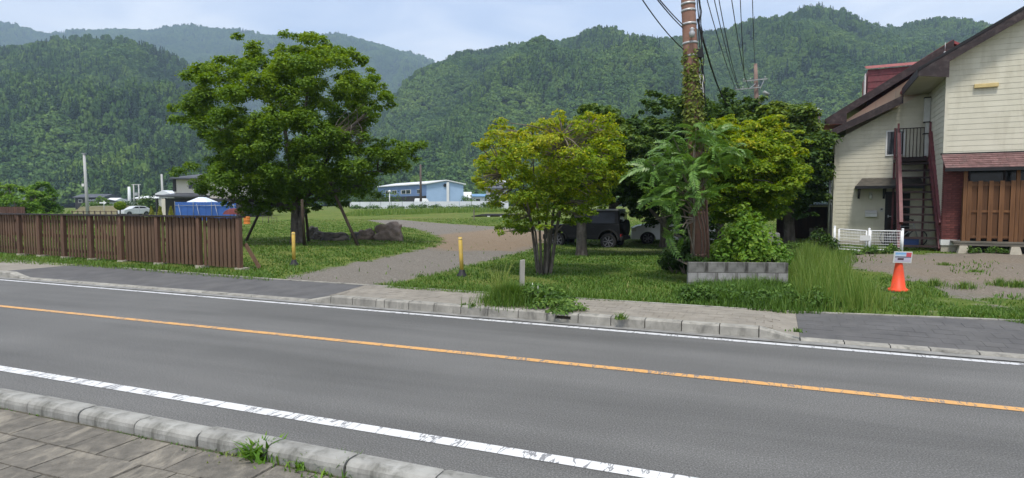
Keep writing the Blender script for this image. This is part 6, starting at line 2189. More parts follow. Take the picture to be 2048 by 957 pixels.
for i, (px, py, w_, h, lab) in enumerate(((1650, 500, .8, .6, 'tall weeds at the left post of the mesh gate'), (1700, 505, .7, .26, 'low weeds under the left leaf of the mesh gate'), (1745, 503, .55, .42, 'weeds climbing the middle of the mesh gate'), (1782, 503, .5, .40, 'weeds by the right post of the mesh gate'), (1620, 498, 1.0, .55, 'leafy weeds in front of the dark shed'), (1590, 500, 1.0, .7, 'tall weeds between the yellow maple and the shed'))):
    c = G(px, py + 5)
    bush('weed_clump', lab, 'weeds', px, py, c.y, w_, h, 100 + i, 650, .035, M['weed'], WGp, .55)
for i, (px, w_, h, lab) in enumerate(((1948, .4, .35, 'small weeds under the deck by its left footing'), (1985, .5, .40, 'small weeds under the middle of the deck'), (2010, .35, .3, 'small weeds under the right part of the deck'))):
    c = G(px, 508)
    bush('weed_clump', lab, 'weeds', px, 505, c.y, w_, h, 120 + i, 260, .03, M['weed'], 'weeds growing under the deck edge', .55)

# weed clump at the stake: grassy tuft and a leafy weed
def blades(name, X, Y, Z, h, wdt, lean, tint, mat, r, curl=.5):
    n = len(X)
    a = r.uniform(0, 2 * PI, n)
    dx, dy = np.cos(a), np.sin(a)
    px_, py_ = -dy, dx
    l1 = lean * h * .35; l2 = lean * h * (.35 + curl)
    B = np.stack([X, Y, Z - .01], 1); W_ = np.stack([px_, py_, 0 * px_], 1) * (wdt / 2)[:, None]
    M1 = B + np.stack([dx * l1, dy * l1, h * .55], 1); T_ = B + np.stack([dx * l2, dy * l2, h * np.sqrt(np.clip(1 - (lean * .6) ** 2, .2, 1))], 1)
    V = np.stack([B - W_, B + W_, M1 + W_ * .75, M1 - W_ * .75, T_], 1).reshape(-1, 3)
    i = np.arange(n)[:, None] * 5
    F = np.concatenate([i + np.array([[0, 1, 2]]), i + np.array([[0, 2, 3]]), i + np.array([[3, 2, 4]])], 0)
    return np_mesh(name, V, F, mat, False, {'tint': np.repeat(tint, 5)})


def tuft(name, label, cat, c, n, w, h, seed, mat, group=None, lean=(.2, .9), wdt=.008, tint0=.5):
    r = np.random.default_rng(seed)
    q = np.abs(r.normal(0, .5, n)); a = r.uniform(0, 2 * PI, n)
    X = np.cos(a) * q * w * .5; Y = np.sin(a) * q * w * .5
    hh = h * r.uniform(.4, 1.0, n) * (1.05 - .35 * np.clip(q, 0, 1.5))
    me = blades(name, X, Y, np.zeros(n), hh, wdt * r.uniform(.7, 1.4, n), r.uniform(*lean, n), np.clip(tint0 + r.normal(0, .2, n), 0, 1), mat, r)
    o = bpy.data.objects.new(name, me); COL.objects.link(o); o.location = c
    return tag(o, label, cat, group)


ck = G(1043, 606); ck.z = .12
tuft('grass_tuft', 'dense bright grass tuft at the foot of the grey stake', 'grass tuft', (ck.x - .14, ck.y - .02, .12), 4200, .95, .40, 130, M['tall_grass'], None, (.3, 1.1), .009, .42)
tuft('grass_tuft', 'sparse tall pale grass stalks leaning left beside the grey stake', 'grass tuft', (ck.x - .32, ck.y + .12, .12), 90, .5, .95, 131, M['tall_grass'], None, (.25, .75), .007, .9)
bush('weed_clump', 'leafy weed with pale flower heads right of the grey stake', 'weeds', 1080, 600, ck.y + .04, .80, .46, 132, 1900, .030, M['weed'], None, .55, z=.12)
o = bush('weed_clump', 'low creeping weeds along the kerb right of the stake', 'weeds', 1115, 615, 8.55, .85, .22, 133, 1100, .026, M['weed'], None, .55, z=.12)
FL = pm('white_flower_spike', (0.62, 0.64, 0.55), (0.5, 0.54, 0.42), 20, .8, 0)
for i, (px, py) in enumerate(((1065, 566), (1076, 568), (1090, 592), (1058, 596))):
    b_ = P(px, py + 22, ck.y - .05); t_ = P(px, py, ck.y - .05)
    solo('flower_spike', MB().tube([b_, b_.lerp(t_, .5), t_], [.008, .014, .004], 6), FL, ['pale flower spike just right of the grey stake top weeds', 'tallest pale flower spike in the leafy weeds', 'lower pale flower spike at the right of the leafy weeds', 'small pale flower spike beside the stake'][i], 'flower', 'pale flower spikes in the weed clump')
KG = 'small weeds along the kerbs'
for i, (px, py, n, h, lab) in enumerate(((1242, 637, 60, .13, 'small green weed on the far footway near the drain slot'), (947, 613, 40, .10, 'small weed tuft on the far footway left of the stake'), (929, 610, 40, .07, 'tiny weed tuft at the far kerb left of the stake'), (1595, 662, 50, .07, 'tiny weed at the end of the sloping kerb stone'))):
    c = P(px, py, 1); d = ray(px, py); t = (EYE - .13) / -d.z
    tuft('weed_tuft', lab, 'weeds', (d.x * t, d.y * t, .125), n, .16, h, 140 + i, M['weed'], KG, (.3, 1.2), .014, .6)
# weeds in the joint behind the near kerb
NG_ = 'weeds in the joint behind the near kerb'
for i, (px, py, n, h, wd_, lab) in enumerate(((515, 915, 110, .18, .30, 'dandelion like weed with long leaves behind the near kerb'), (548, 917, 110, .12, .36, 'low grassy weed beside the dandelion like weed'), (612, 929, 100, .12, .34, 'small weed between the two bigger near kerb weeds'), (690, 938, 130, .13, .36, 'reddish weed behind the rightmost near kerb stones'), (30, 808, 40, .08, .12, 'small weed behind the leftmost near kerb stone'), (470, 905, 60, .06, .4, 'dry straw litter behind the near kerb'), (580, 922, 80, .08, .3, 'broad low weed left of the small weed at the near kerb'), (650, 934, 80, .08, .3, 'trailing weed between the small and the reddish weed'), (95, 825, 40, .05, .2, 'tiny weed at the second near kerb stone'))):
    d = ray(px, py); t = (EYE - .05) / -d.z
    tuft('weed_tuft', lab, 'weeds', (d.x * t, d.y * t, .04), n, wd_, h, 150 + i, M['tall_grass'] if i == 5 else M['leaf_bright'], NG_, (.4, 1.4), .012 if i != 0 else .028, .95 if i == 5 else .5)
r = np.random.default_rng(160)
n = 1500
s_ = r.uniform(-6, -1.2, n); o_ = 2.775 + np.abs(r.normal(0, .025, n)) * -1
X = s_ * D1[0] + o_ * N1[0]; Y = s_ * D1[1] + o_ * N1[1]
keep = (np.sin(s_ * 3.1) + np.sin(s_ * 7.7 + 1) + r.normal(0, .6, n)) > .2
me = blades('moss', X[keep], Y[keep], np.full(keep.sum(), .045), r.uniform(.008, .03, keep.sum()), r.uniform(.006, .016, keep.sum()), r.uniform(.5, 1.5, keep.sum()), np.clip(r.normal(.3, .2, keep.sum()), 0, 1), M['weed'], r)
o = bpy.data.objects.new('moss', me); COL.objects.link(o); tag(o, 'moss and seedlings in the joint behind the near kerb', 'moss', None, 'stuff')

# ivy leaves on the pole
r = np.random.default_rng(170)
n = 3000
f = fpx(np.concatenate([r.uniform(88, 250, n * 3 // 4), r.uniform(200, 390, n // 4)]))
a = r.uniform(-PI, PI, n)
k = (np.abs(a + PI * .62) < r.uniform(.6, 1.5, n) + (f < .72) * .8) | (r.random(n) < .12)
f, a = f[k], a[k]
# thin out towards the top of the climber
k = r.random(len(f)) < np.clip((.86 - f) * 7, .06, 1); f, a = f[k], a[k]
n = len(f)
off = np.abs(r.normal(0, .03, n)) + .008
ctr = np.array(pb)[None] + np.array(pt_ - pb)[None] * f[:, None]
rd = (.185 - .052 * f + off)
Pn = ctr + np.stack([np.cos(a) * rd, np.sin(a) * rd, 0 * a], 1)
Nn = unit(np.stack([np.cos(a), np.sin(a), .5 + 0 * a], 1) + r.normal(size=(n, 3)) * .45)
ivy = thing('ivy', 'ivy climbing the brown utility pole', 'climber', pb)
piece('foliage', leaves_mesh('foliage', Pn - np.array(pb), Nn, .034 * r.uniform(.6, 1.3, n), np.clip(r.normal(.55, .2, n), 0, 1), M['leaf_ivy'], r, 1.3), ivy)
mb = MB()
for k in range(6):
    pts = [pp(fpx(y)) + Vector((math.cos(-1.9 + .35 * k + .3 * math.sin(i)), math.sin(-1.9 + .35 * k + .3 * math.sin(i)), 0)) * (prad(fpx(y)) + .012) for i, y in enumerate(range(470, 100 + 12 * k, -24))]
    mb.tube(pts, .009, 5, cap=False)
mb.build('stem', M['twig'], ivy)

# ------------------------------------------------------------------ grass
def scatter(n, seed, rmin, rmax, a0, a1):
    r = np.random.default_rng(seed)
    a = np.radians(r.uniform(a0, a1, n))
    R_ = np.exp(r.uniform(math.log(rmin), math.log(rmax), n))
    X, Y = R_ * np.sin(a), R_ * np.cos(a)
    q = N2[0] * X + N2[1] * Y; s = D2[0] * X + D2[1] * Y
    qb = np.vectorize(q_back)(s)
    k = q > qb + .06
    return X[k], Y[k], r


X, Y, r = scatter(420000, 200, 7.5, 60, -46, 46)
sdD_, sdY_ = poly_sd(DRIVE, X, Y), poly_sd(YARD, X, Y)
wob = .25 * np.sin(X * 3.1 + np.sin(Y * 2.3) * 2) + .2 * np.sin(Y * 4.7 + X * 1.9)
inb = np.maximum(sdD_, sdY_) + wob * .5
patch = .5 + .5 * np.sin(X * .9 + 1.7 * np.sin(Y * .6)) * np.sin(Y * .8 + 1.3 * np.sin(X * .7 + 2))
yardish = ((X > 4.8) & (Y < 13.5) & (X > 4.8 + (Y - 8) * .3))
k = (r.random(len(X)) < np.where(inb > .05, .004 + .10 * (patch > .9) * (sdY_ > 0), np.where(inb > -.3, .5, 1.0))) & (r.random(len(X)) < np.where(yardish, .25 + .4 * patch, .55 + .45 * patch))
k &= ~((np.abs(X - wl.x - WLn / 2) < WLn / 2) & (np.abs(Y - wl.y - .6) < .7))
X, Y, patch = X[k], Y[k], patch[k]
n = len(X); D_ = np.hypot(X, Y)
h = r.uniform(.03, .085, n) * (1 + .5 * (r.random(n) < .08)) * (.8 + .4 * patch)
dry = .5 + .5 * np.sin(X * .23 + 1.1) * np.sin(Y * .19 + .4)
me = blades('grass', X, Y, T(X, Y), h, .006 + .0011 * D_, r.uniform(.2, 1.2, n), np.clip(.38 + .2 * patch + .22 * dry * (D_ / 30) + r.normal(0, .16, n), 0, 1), M['grass'], r)
o = bpy.data.objects.new('grass', me); COL.objects.link(o); tag(o, 'short rough grass of the lawn', 'grass', None, 'stuff')

# tall grass: strip below the block wall, feathery bank right of it, edge of the footway
def region_grass(poly_px, n, hmin, hmax, seed, tint0, lean, wdt, name, label, mat, edge=.4):
    r = np.random.default_rng(seed)
    pl = ground_poly(poly_px)
    lo, hi = pl.min(0), pl.max(0)
    q = r.uniform(lo, hi, size=(n * 3, 2))
    sd_ = poly_sd(pl, q[:, 0], q[:, 1])
    k = sd_ > 0
    q, sd_ = q[k][:n], sd_[k][:n]
    m_ = len(q)
    hh = r.uniform(hmin, hmax, m_) * np.clip(.35 + sd_ / edge, .35, 1)
    clump_ = .5 + .5 * np.sin(q[:, 0] * 5 + 2 * np.sin(q[:, 1] * 4))
    hh *= .65 + .5 * clump_
    me = blades(name, q[:, 0], q[:, 1], T(q[:, 0], q[:, 1]), hh, wdt * r.uniform(.6, 1.5, m_), r.uniform(*lean, m_), np.clip(tint0 + .18 * (clump_ - .5) + r.normal(0, .17, m_), 0, 1), mat, r)
    o = bpy.data.objects.new(name, me); COL.objects.link(o); return tag(o, label, 'grass', None, 'stuff')


region_grass([(1340, 590), (1400, 568), (1500, 572), (1590, 572), (1640, 585), (1690, 610), (1640, 628), (1560, 626), (1450, 616), (1350, 606)], 13000, .08, .28, 210, .24, (.2, 1.0), .011, 'undergrowth', 'rank dark green undergrowth below the block wall', M['tall_grass'])
region_grass([(1575, 545), (1600, 500), (1650, 515), (1680, 540), (1715, 565), (1760, 600), (1800, 618), (1750, 628), (1660, 628), (1590, 622), (1572, 590)], 20000, .22, .62, 211, .62, (.1, .6), .007, 'tall_grass', 'tall feathery light green grass right of the block wall', M['tall_grass'])
region_grass([(1560, 520), (1600, 490), (1680, 505), (1720, 520), (1690, 545), (1600, 530)], 5000, .15, .40, 212, .5, (.2, .8), .008, 'tall_grass', 'rough grass in front of the shed and gate', M['tall_grass'])
region_grass([(1790, 585), (1840, 560), (1900, 590), (1890, 615), (1830, 628), (1780, 622)], 6000, .04, .14, 213, .5, (.2, 1.1), .010, 'grass', 'rough grass around the orange cone', M['tall_grass'])
region_grass([(1880, 618), (1960, 612), (2120, 620), (2120, 660), (2000, 640), (1890, 634)], 6000, .03, .10, 214, .42, (.2, 1.1), .012, 'grass', 'weedy grass edge beside the dark apron', M['tall_grass'])
region_grass([(-120, 512), (0, 510), (250, 530), (487, 543), (560, 552), (545, 562), (400, 552), (200, 536), (-120, 520)], 9000, .05, .16, 215, .45, (.2, 1.0), .012, 'grass', 'rough grass along the foot of the board fence', M['tall_grass'])
region_grass([(780, 570), (950, 575), (1180, 585), (1350, 600), (1350, 608), (1150, 600), (950, 588), (770, 576)], 7000, .04, .12, 216, .42, (.3, 1.1), .010, 'grass', 'ragged lawn edge along the far footway', M['tall_grass'])
# broadleaf weeds in the undergrowth and on the yard
UG = 'broad leaved weeds below the block wall'
for i, px in enumerate((1390, 1425, 1462, 1500, 1535, 1570, 1605, 1640)):
    bush('weed_clump', ['first leafy weed clump below the left end of the block wall', 'leafy weed clump below the left third of the block wall', 'leafy weed clump left of the middle below the block wall', 'leafy weed clump right of the middle below the block wall', 'leafy weed clump below the right third of the block wall', 'leafy weed clump below the right end of the block wall', 'leafy weed clump just right of the block wall at the footway', 'leafy weed clump in tall grass towards the cone'][i],
         'weeds', px, 600, G(px, 601 + i * 2).y, .62, .36, 220 + i, 800, .028, M['weed'], UG, .38 + .02 * i)
YG = 'small grass tufts on the bare yard'
for i, (px, py, lab) in enumerate(((2000, 572, 'grass tuft on the yard near the right picture edge'), (1930, 578, 'grass tuft on the yard right of the cone'), (1870, 572, 'grass tuft just right of the orange cone'), (2035, 575, 'grass tuft at the right picture edge'), (1850, 595, 'wide tuft in front right of the orange cone'), (1770, 560, 'tuft left of the orange cone on the yard'), (1950, 545, 'small tuft on the gravel before the deck'), (1890, 530, 'tiny tuft on the gravel before the stair'))):
    c = G(px, py)
    tuft('grass_tuft', lab, 'grass tuft', c, 240, .55, .20 if i < 5 else .1, 240 + i, M['tall_grass'], YG, (.2, 1.0), .010, .5)
# ================================================================== FAR THINGS
M['blue_wall'] = pm('pale_blue_cladding', (0.34, 0.47, 0.66), (0.30, 0.42, 0.60), 0.4, 0.6, 0.05, 6, coord='World')
M['blue_dark'] = pm('blue_cladding', (0.155, 0.235, 0.42), (0.13, 0.20, 0.37), 0.4, 0.6, 0.05, 6, coord='World')
M['white_roof'] = pm('white_metal_roof', (0.70, 0.71, 0.72), (0.62, 0.63, 0.64), 0.5, 0.5, 0.05, coord='World')
M['white_wall'] = pm('white_painted_wall', (0.66, 0.68, 0.72), (0.57, 0.59, 0.63), 0.25, 0.7, 0.05, coord='World')
M['grey_wall'] = pm('grey_render', (0.42, 0.41, 0.38), (0.35, 0.34, 0.32), 0.5, 0.8, 0.05, coord='World')
M['slate'] = pm('dark_slate_roof', (0.085, 0.09, 0.105), (0.055, 0.058, 0.07), 0.8, 0.6, 0.1, coord='World')
M['char'] = pm('charcoal_wall', (0.035, 0.033, 0.034), (0.024, 0.023, 0.024), 0.8, 0.7, 0.05, coord='World')
M['cream_far'] = pm('cream_render', (0.62, 0.58, 0.50), (0.55, 0.51, 0.44), 0.5, 0.8, 0.05, coord='World')
M['blue_roof'] = pm('blue_roof', (0.16, 0.30, 0.48), (0.12, 0.24, 0.40), 0.8, 0.5, 0.05, coord='World')
M['tarp'] = pm('blue_tarp', (0.045, 0.125, 0.40), (0.03, 0.09, 0.31), 0.9, 0.5, 0.4, 2.5, coord='World')
M['tent'] = pm('white_canvas', (0.66, 0.70, 0.76), (0.55, 0.62, 0.72), 0.8, 0.7, 0.1, coord='World')
M['pole_grey'] = pm('grey_concrete_pole', (0.46, 0.46, 0.45), (0.38, 0.38, 0.375), 0.6, 0.8, 0.05, coord='World')
M['pole_brown'] = pm('dull_brown_pole', (0.13, 0.10, 0.085), (0.09, 0.07, 0.06), 0.6, 0.8, 0.05, coord='World')
M['orange'] = pm('orange_plastic', (0.62, 0.20, 0.03), (0.5, 0.16, 0.03), 3, 0.5, 0.0)


def tz(x, y): return float(T(x, y))


def block(px0, px1, pyb, pyt, Y, dep, mi_name='', off=0.0):
    """axis aligned box seen between two columns, from row pyb up to row pyt at depth Y"""
    a, c = P(px0, pyb, Y), P(px1, pyt, Y)
    return (a.x, c.x, Y, Y + dep, a.z, c.z)


# blue warehouse
YB = 150
wh = thing('warehouse', 'pale blue metal warehouse with white gable roof behind the white wall', 'warehouse', g(860, YB))
gl = P(853, 402, YB); gm = P(891, 361, YB - 0); gr_ = P(927, 402, YB + 3); el = P(853, 368.5, YB).z; er = P(927, 369.5, YB + 3).z
lw = P(757, 402, YB + 26); lz = P(757, 374, YB + 26).z
zb_ = tz(gl.x, YB) - .1
dirw = Vector((lw.x - gl.x, lw.y - gl.y, 0))
A_, B_, C_ = Vector((gl.x, gl.y, 0)), Vector((gr_.x, gr_.y, 0)), Vector((gm.x, gm.y + 1.5, 0))
zv = lambda p, z: Vector((p.x, p.y, z))
mb = MB(); mb.prism([zv(A_, zb_), zv(B_, zb_), zv(B_, er), zv(C_, gm.z - .15), zv(A_, el)], dirw); mb.build('wall', M['blue_wall'], wh)
nrm = Vector((-(B_ - A_).y, (B_ - A_).x, 0)).normalized()
if nrm.y > 0: nrm = -nrm
# long side in darker blue, set proud, black lower storey
nl = Vector((dirw.y, -dirw.x, 0)).normalized()
if nl.y > 0: nl = -nl
z_mid = P(853, 392, YB).z
q0, q1 = A_ + nl * .12, A_ + nl * .12 + dirw
MB().hexa([zv(q0, z_mid), zv(q1, z_mid), zv(q1 - nl * .1, z_mid), zv(q0 - nl * .1, z_mid), zv(q0, el), zv(q1, el), zv(q1 - nl * .1, el), zv(q0 - nl * .1, el)]).build('upper_wall', M['blue_dark'], wh)
MB().hexa([zv(q0, zb_), zv(q1, zb_), zv(q1 - nl * .1, zb_), zv(q0 - nl * .1, zb_), zv(q0, z_mid - .01), zv(q1, z_mid - .01), zv(q1 - nl * .1, z_mid - .01), zv(q0 - nl * .1, z_mid - .01)]).build('loading_bay', M['char'], wh)
rs = thing  # keep name free
up = Vector((0, 0, .18))
ov = nl * .5 - dirw.normalized() * .5
MB().hexa([zv(A_, el) + ov - up * .3, zv(A_, el) + ov + dirw - up * .3, zv(C_, gm.z) + dirw - up * .3, zv(C_, gm.z) - dirw.normalized() * .5 - up * .3,
           zv(A_, el) + ov + up, zv(A_, el) + ov + dirw + up, zv(C_, gm.z) + dirw + up, zv(C_, gm.z) - dirw.normalized() * .5 + up]).build('roof', M['white_roof'], wh)
rb = (B_ - A_).normalized() * .4 - dirw.normalized() * .5
MB().hexa([zv(C_, gm.z - .02) - dirw.normalized() * .5 - up * .3, zv(C_, gm.z - .02) + dirw - up * .3, zv(B_, er) + rb + dirw - up * .3, zv(B_, er) + rb - up * .3,
           zv(C_, gm.z - .02) - dirw.normalized() * .5 + up, zv(C_, gm.z - .02) + dirw + up, zv(B_, er) + rb + dirw + up, zv(B_, er) + rb + up]).build('roof', M['white_roof'], wh)
for f0, f1 in ((.18, .28), (.33, .43), (.52, .72), (.84, .90)):
    a = A_ + dirw * (1 - f1) + nl * .16; c = A_ + dirw * (1 - f0) + nl * .16
    z0, z1 = el - 2.3, el - 1.2
    w_o = MB().hexa([zv(a, z0), zv(c, z0), zv(c - nl * .03, z0), zv(a - nl * .03, z0), zv(a, z1), zv(c, z1), zv(c - nl * .03, z1), zv(a - nl * .03, z1)]).build('window', M['white_trim'], wh)
    for k in range(2):
        aa, cc = a.lerp(c, .06 + .47 * k), a.lerp(c, .06 + .47 * k + .40)
        MB().hexa([zv(aa + nl * .03, z0 + .1), zv(cc + nl * .03, z0 + .1), zv(cc, z0 + .1), zv(aa, z0 + .1), zv(aa + nl * .03, z1 - .1), zv(cc + nl * .03, z1 - .1), zv(cc, z1 - .1), zv(aa, z1 - .1)]).build('pane', M['glass'], w_o)
for px, wdx in ((840.5, .12), (806, .12)):
    pass
vp = P(890, 371, YB + 1.4) + nrm * .2
mb = MB(); mb.tube([vp, vp - nrm * .25], .42, 16); mb.build('vent', M['black'], wh)
s0, s1 = P(893, 400, YB + 1.5) + nrm * .15, P(898, 365, YB + 1.5) + nrm * .15
MB().box(s0.x, s1.x, s0.y - .1, s0.y + .3, zb_, s1.z).build('downpipe', M['white_roof'], wh)

# long white wall with weeds before it
YW = 115
w0, w1 = P(700, 418, YW + 8), P(1018, 418, YW - 6)
zt0, zt1 = P(700, 404.5, YW + 8).z, P(1018, 402.5, YW - 6).z
ww = thing('boundary_wall', 'long white boundary wall across the far side of the lot', 'wall', w0)
np_ = 14
for i in range(np_):
    a, c = w0.lerp(w1, i / np_), w0.lerp(w1, (i + 1) / np_ - .003)
    za, zc = zt0 + (zt1 - zt0) * i / np_, zt0 + (zt1 - zt0) * (i + 1) / np_
    b0 = tz(a.x, a.y) - .2
    MB().hexa([(a.x, a.y, b0), (c.x, c.y, b0), (c.x, c.y + .2, b0), (a.x, a.y + .2, b0), (a.x, a.y, za), (c.x, c.y, zc), (c.x, c.y + .2, zc), (a.x, a.y + .2, za)]).build('wall_panel', M['white_wall'], ww)
WB = 'bushes growing along the white wall'
for i, (px, w_, h, lab) in enumerate(((712, 3, 1.2, 'leftmost bush before the white wall under the big tree'), (748, 4, 1.1, 'low pale bush before the white wall left of the big boulder'), (790, 3.5, 1.2, 'pale leggy bush before the white wall under the warehouse'), (828, 3.0, 1.3, 'bush before the white wall below the dark bay'), (848, 3.2, 1.5, 'dark bush before the white wall by the far pole'),
                                      (872, 2.6, 1.9, 'tallest dark bush before the white wall'), (900, 4.2, 1.2, 'wide low bush before the white wall right of the tallest'), (940, 3.6, 1.3, 'round bush before the right part of the white wall'), (968, 3.5, 1.6, 'bush before the right end of the white wall'), (985, 4.0, 3.0, 'tall thin leafed bush at the right end of the white wall'))):
    bush('shrub', lab, 'shrub', px, 418, YW - 6, w_, h, 300 + i, 420, .13, M['weed'], WB, .30 + .04 * (i % 4))
region_grass([(690, 428), (760, 424), (900, 421), (1010, 421), (1030, 424), (900, 427), (760, 432), (690, 434)], 9000, .25, .8, 320, .62, (.1, .6), .05, 'tall_grass', 'tall pale grass at the foot of the white wall', M['tall_grass'], edge=2)
# field road posts, van and lamp
vn = P(848, 404, 124)
van = thing('parked_van', 'white van roof showing above the white wall by the dark pole', 'van', (vn.x, 124, tz(vn.x, 124)))
zt_ = P(848, 397.5, 124).z - tz(vn.x, 124)
hb(MB().hexa([(-2.0, -.8, .3), (2.0, -.8, .3), (2.0, .8, .3), (-2.0, .8, .3), (-2.0, -.8, zt_ * .55), (2.0, -.8, zt_ * .55), (2.0, .8, zt_ * .55), (-2.0, .8, zt_ * .55)]), 'body', M['car_white'], van, bevel=.08)
hb(MB().hexa([(-1.95, -.78, zt_ * .55), (1.2, -.78, zt_ * .55), (1.2, .78, zt_ * .55), (-1.95, .78, zt_ * .55), (-1.8, -.7, zt_), (.6, -.7, zt_), (.6, .7, zt_), (-1.8, .7, zt_)]), 'cabin', M['car_white'], van, bevel=.08)
for x in (-1.2, 1.3):
    for sg in (-1, 1): car_wheel(van, x, sg * .72, .32, .2, sg)


def simple_pole(px, pyt, Y, r, label, mat, lean=0.0, extra=None, name='utility_pole', cat='utility pole'):
    t_ = P(px, pyt, Y); b_ = Vector((t_.x + lean, Y, tz(t_.x, Y)))
    o = thing(name, label, cat, b_)
    MB().tube([b_, b_.lerp(t_, .5), t_], [r * 1.15, r, r * .8], 10).build('shaft', mat, o)
    if extra: extra(o, b_, t_)
    return o


def _caps(o, b_, t_):
    MB().box(t_.x - .12, t_.x + .12, t_.y - .12, t_.y + .12, t_.z - .02, t_.z + .05).build('pole_cap', M['galv'], o)
    q = b_.lerp(t_, .55)
    MB().box(q.x - .28, q.x - .1, q.y - .1, q.y + .1, q.z - .1, q.z + .12).build('fitting', M['white_trim'], o)


simple_pole(168, 308, 48, .11, 'slim pale grey pole left of the dark roofed house', M['pole_grey'], .12, _caps)
simple_pole(841, 330, 118, .22, 'dark pole standing in front of the blue warehouse', M['pole_brown'], 0, _caps)
simple_pole(258, 374, 170, .42, 'short thick white post in the village left of the house', M['white_roof'], 0, None, 'post', 'post')
simple_pole(323, 349, 150, .28, 'grey pole rising behind the dark roofed house', M['pole_grey'], .2, _caps)
simple_pole(779, 384, 112, .10, 'thin pale lamp post left of the blue warehouse', M['white_roof'], 0, lambda o, b, t: MB().lathe([(0, -.2), (.28, -.05), (.25, .2), (0, .35)], 10, t).build('lamp_head', M['white_trim'], o), 'lamp_post', 'lamp post')


def twin(o, b_, t_):
    MB().tube([b_ + Vector((1.35, 0, 0)), t_ + Vector((1.35, 0, 0))], [.2, .15], 8).build('shaft', M['pole_grey'], o)
    MB().bar(t_ + Vector((-.5, 0, -.1)), t_ + Vector((1.9, 0, -.1)), .2, .2).build('crossarm', M['pole_grey'], o)
    MB().box(t_.x + .2, t_.x + 1.15, t_.y - .3, t_.y + .3, t_.z - 3.0, t_.z - 2.2).build('transformer', M['galv'], o)


simple_pole(267, 369, 160, .18, 'twin grey poles joined by a crossarm in the village', M['pole_grey'], 0, twin, 'twin_pole')
simple_pole(1403, 150, 24, .12, 'grey pole hidden close behind the ivy covered one', M['pole_grey'], 0, None)

# dark roofed modern house at left
YH = 72
hh = thing('house', 'modern cream and charcoal house with flat dark hipped roofs behind the fence', 'house', g(420, YH))
zg_ = tz(-35, YH)
x0, x1, y0, y1, _, zt = block(350, 492, 430, 357, YH, 7)
zlow = P(380, 392, YH).z
MB().box(x0, x1, YH, YH + 7, zlow - .3, zt).build('upper_wall', M['cream_far'], hh)
xa, xb = P(337, 390, YH - 1.2).x, P(398, 390, YH - 1.2).x
x2 = P(330, 390, YH - .6).x
MB().box(x2, x1, YH - .6, YH + 7.2, zg_ - .1, zlow - .31).build('lower_wall', M['char'], hh)
# porch void with pale wall to the left
xp0, xp1 = P(308, 392, YH - 1).x, P(330, 392, YH - 1).x
MB().box(xp0 - .3, xp0 + .5, YH + 1.0, YH + 5, zg_ - .1, zlow - .32).build('porch_wall', M['cream_far'], hh)
MB().box(xp0 + .1, xp0 + .28, YH - .9, YH - .7, zg_ - .1, zlow - .32).build('porch_post', M['char'], hh)
MB().box(xp1 + .02, x2 + .02, YH - .4, YH + .2, zg_ - .1, zlow - .32).build('porch_post', M['cream_far'], hh)


def hip(x0, x1, y0, y1, z, h, ins, mat, name='roof'):
    mb = MB()
    mb.hexa([(x0, y0, z - .16), (x1, y0, z - .16), (x1, y1, z - .16), (x0, y1, z - .16), (x0, y0, z), (x1, y0, z), (x1, y1, z), (x0, y1, z)])
    mb.hexa([(x0, y0, z + .004), (x1, y0, z + .004), (x1, y1, z + .004), (x0, y1, z + .004), (x0 + ins, y0 + ins * .8, z + h), (x1 - ins, y0 + ins * .8, z + h), (x1 - ins, y1 - ins * .8, z + h), (x0 + ins, y1 - ins * .8, z + h)])
    return mb.build(name, mat, hh)


rx0 = P(336, 357, YH - 1).x
hip(rx0, x1 + .9, YH - .9, YH + 7.9, zt + .02, .85, 4.2, M['slate'])
hip(P(312, 392, YH - 1.4).x, P(398, 392, YH - 1.4).x + .6, YH - 1.4, YH + 5, zlow + .02, .45, 2.5, M['slate'], 'lower_roof')
MB().box(x0 - .12, x0 + .25, YH - .08, YH + .2, zlow + .5, zt).build('corner_post', M['char'], hh)
for px in (380, 386, 392, 412, 418):
    a, c = P(px - 1.6, 377, YH), P(px + 1.6, 366, YH)
    wo = MB().box(a.x - .05, c.x + .05, YH - .05, YH - .002, a.z - .05, c.z + .05).build('window', M['char'], hh)
    MB().box(a.x, c.x, YH - .07, YH - .051, a.z, c.z).build('pane', M['glass'], wo)
a = P(423, 345, YH + 3)
MB().box(a.x - .25, a.x + .25, YH + 3, YH + 3.5, zt + .5, zt + 1.35).build('chimney', M['grey_wall'], hh)

# blue tarp enclosure with braces, white tent
YT = 57
tx0, tx1 = P(350, 404, YT).x, P(472, 404, YT).x
ztt = P(410, 404, YT).z; zgt = tz(tx0, YT)
tp = thing('tarp_screen', 'blue tarpaulin screen braced by pale poles beside the dark house', 'tarp screen', (tx0, YT, zgt))
n_ = 10
for i in range(n_):
    a, c = tx0 + (tx1 - tx0) * i / n_, tx0 + (tx1 - tx0) * (i + 1) / n_ - .02
    sg_ = .05 * (i % 2)
    MB().hexa([(a, YT + sg_, zgt), (c, YT + .05 - sg_, zgt), (c, YT + .09 - sg_, zgt), (a, YT + .04 + sg_, zgt), (a, YT + sg_, ztt - rng.uniform(0, .06)), (c, YT + .05 - sg_, ztt - rng.uniform(0, .06)), (c, YT + .09 - sg_, ztt - .03), (a, YT + .04 + sg_, ztt - .03)]).build('tarp_panel', M['tarp'], tp)
for i in range(n_ + 1):
    a = tx0 + (tx1 - tx0) * i / n_
    if i % 3 == 0: MB().tube([(a, YT - .05, zgt), (a, YT - .05, ztt + .05)], .02, 6).build('post', M['pole_steel'], tp)
    if i % 3 == 1: MB().tube([(a + .3, YT - .5, zgt), (a - .25, YT - .06, ztt - .2)], .02, 6).build('brace', M['galv'], tp)
MB().tube([(tx0, YT - .06, ztt - .35), (tx1, YT - .06, ztt - .35)], .022, 6).build('rail', M['galv'], tp)
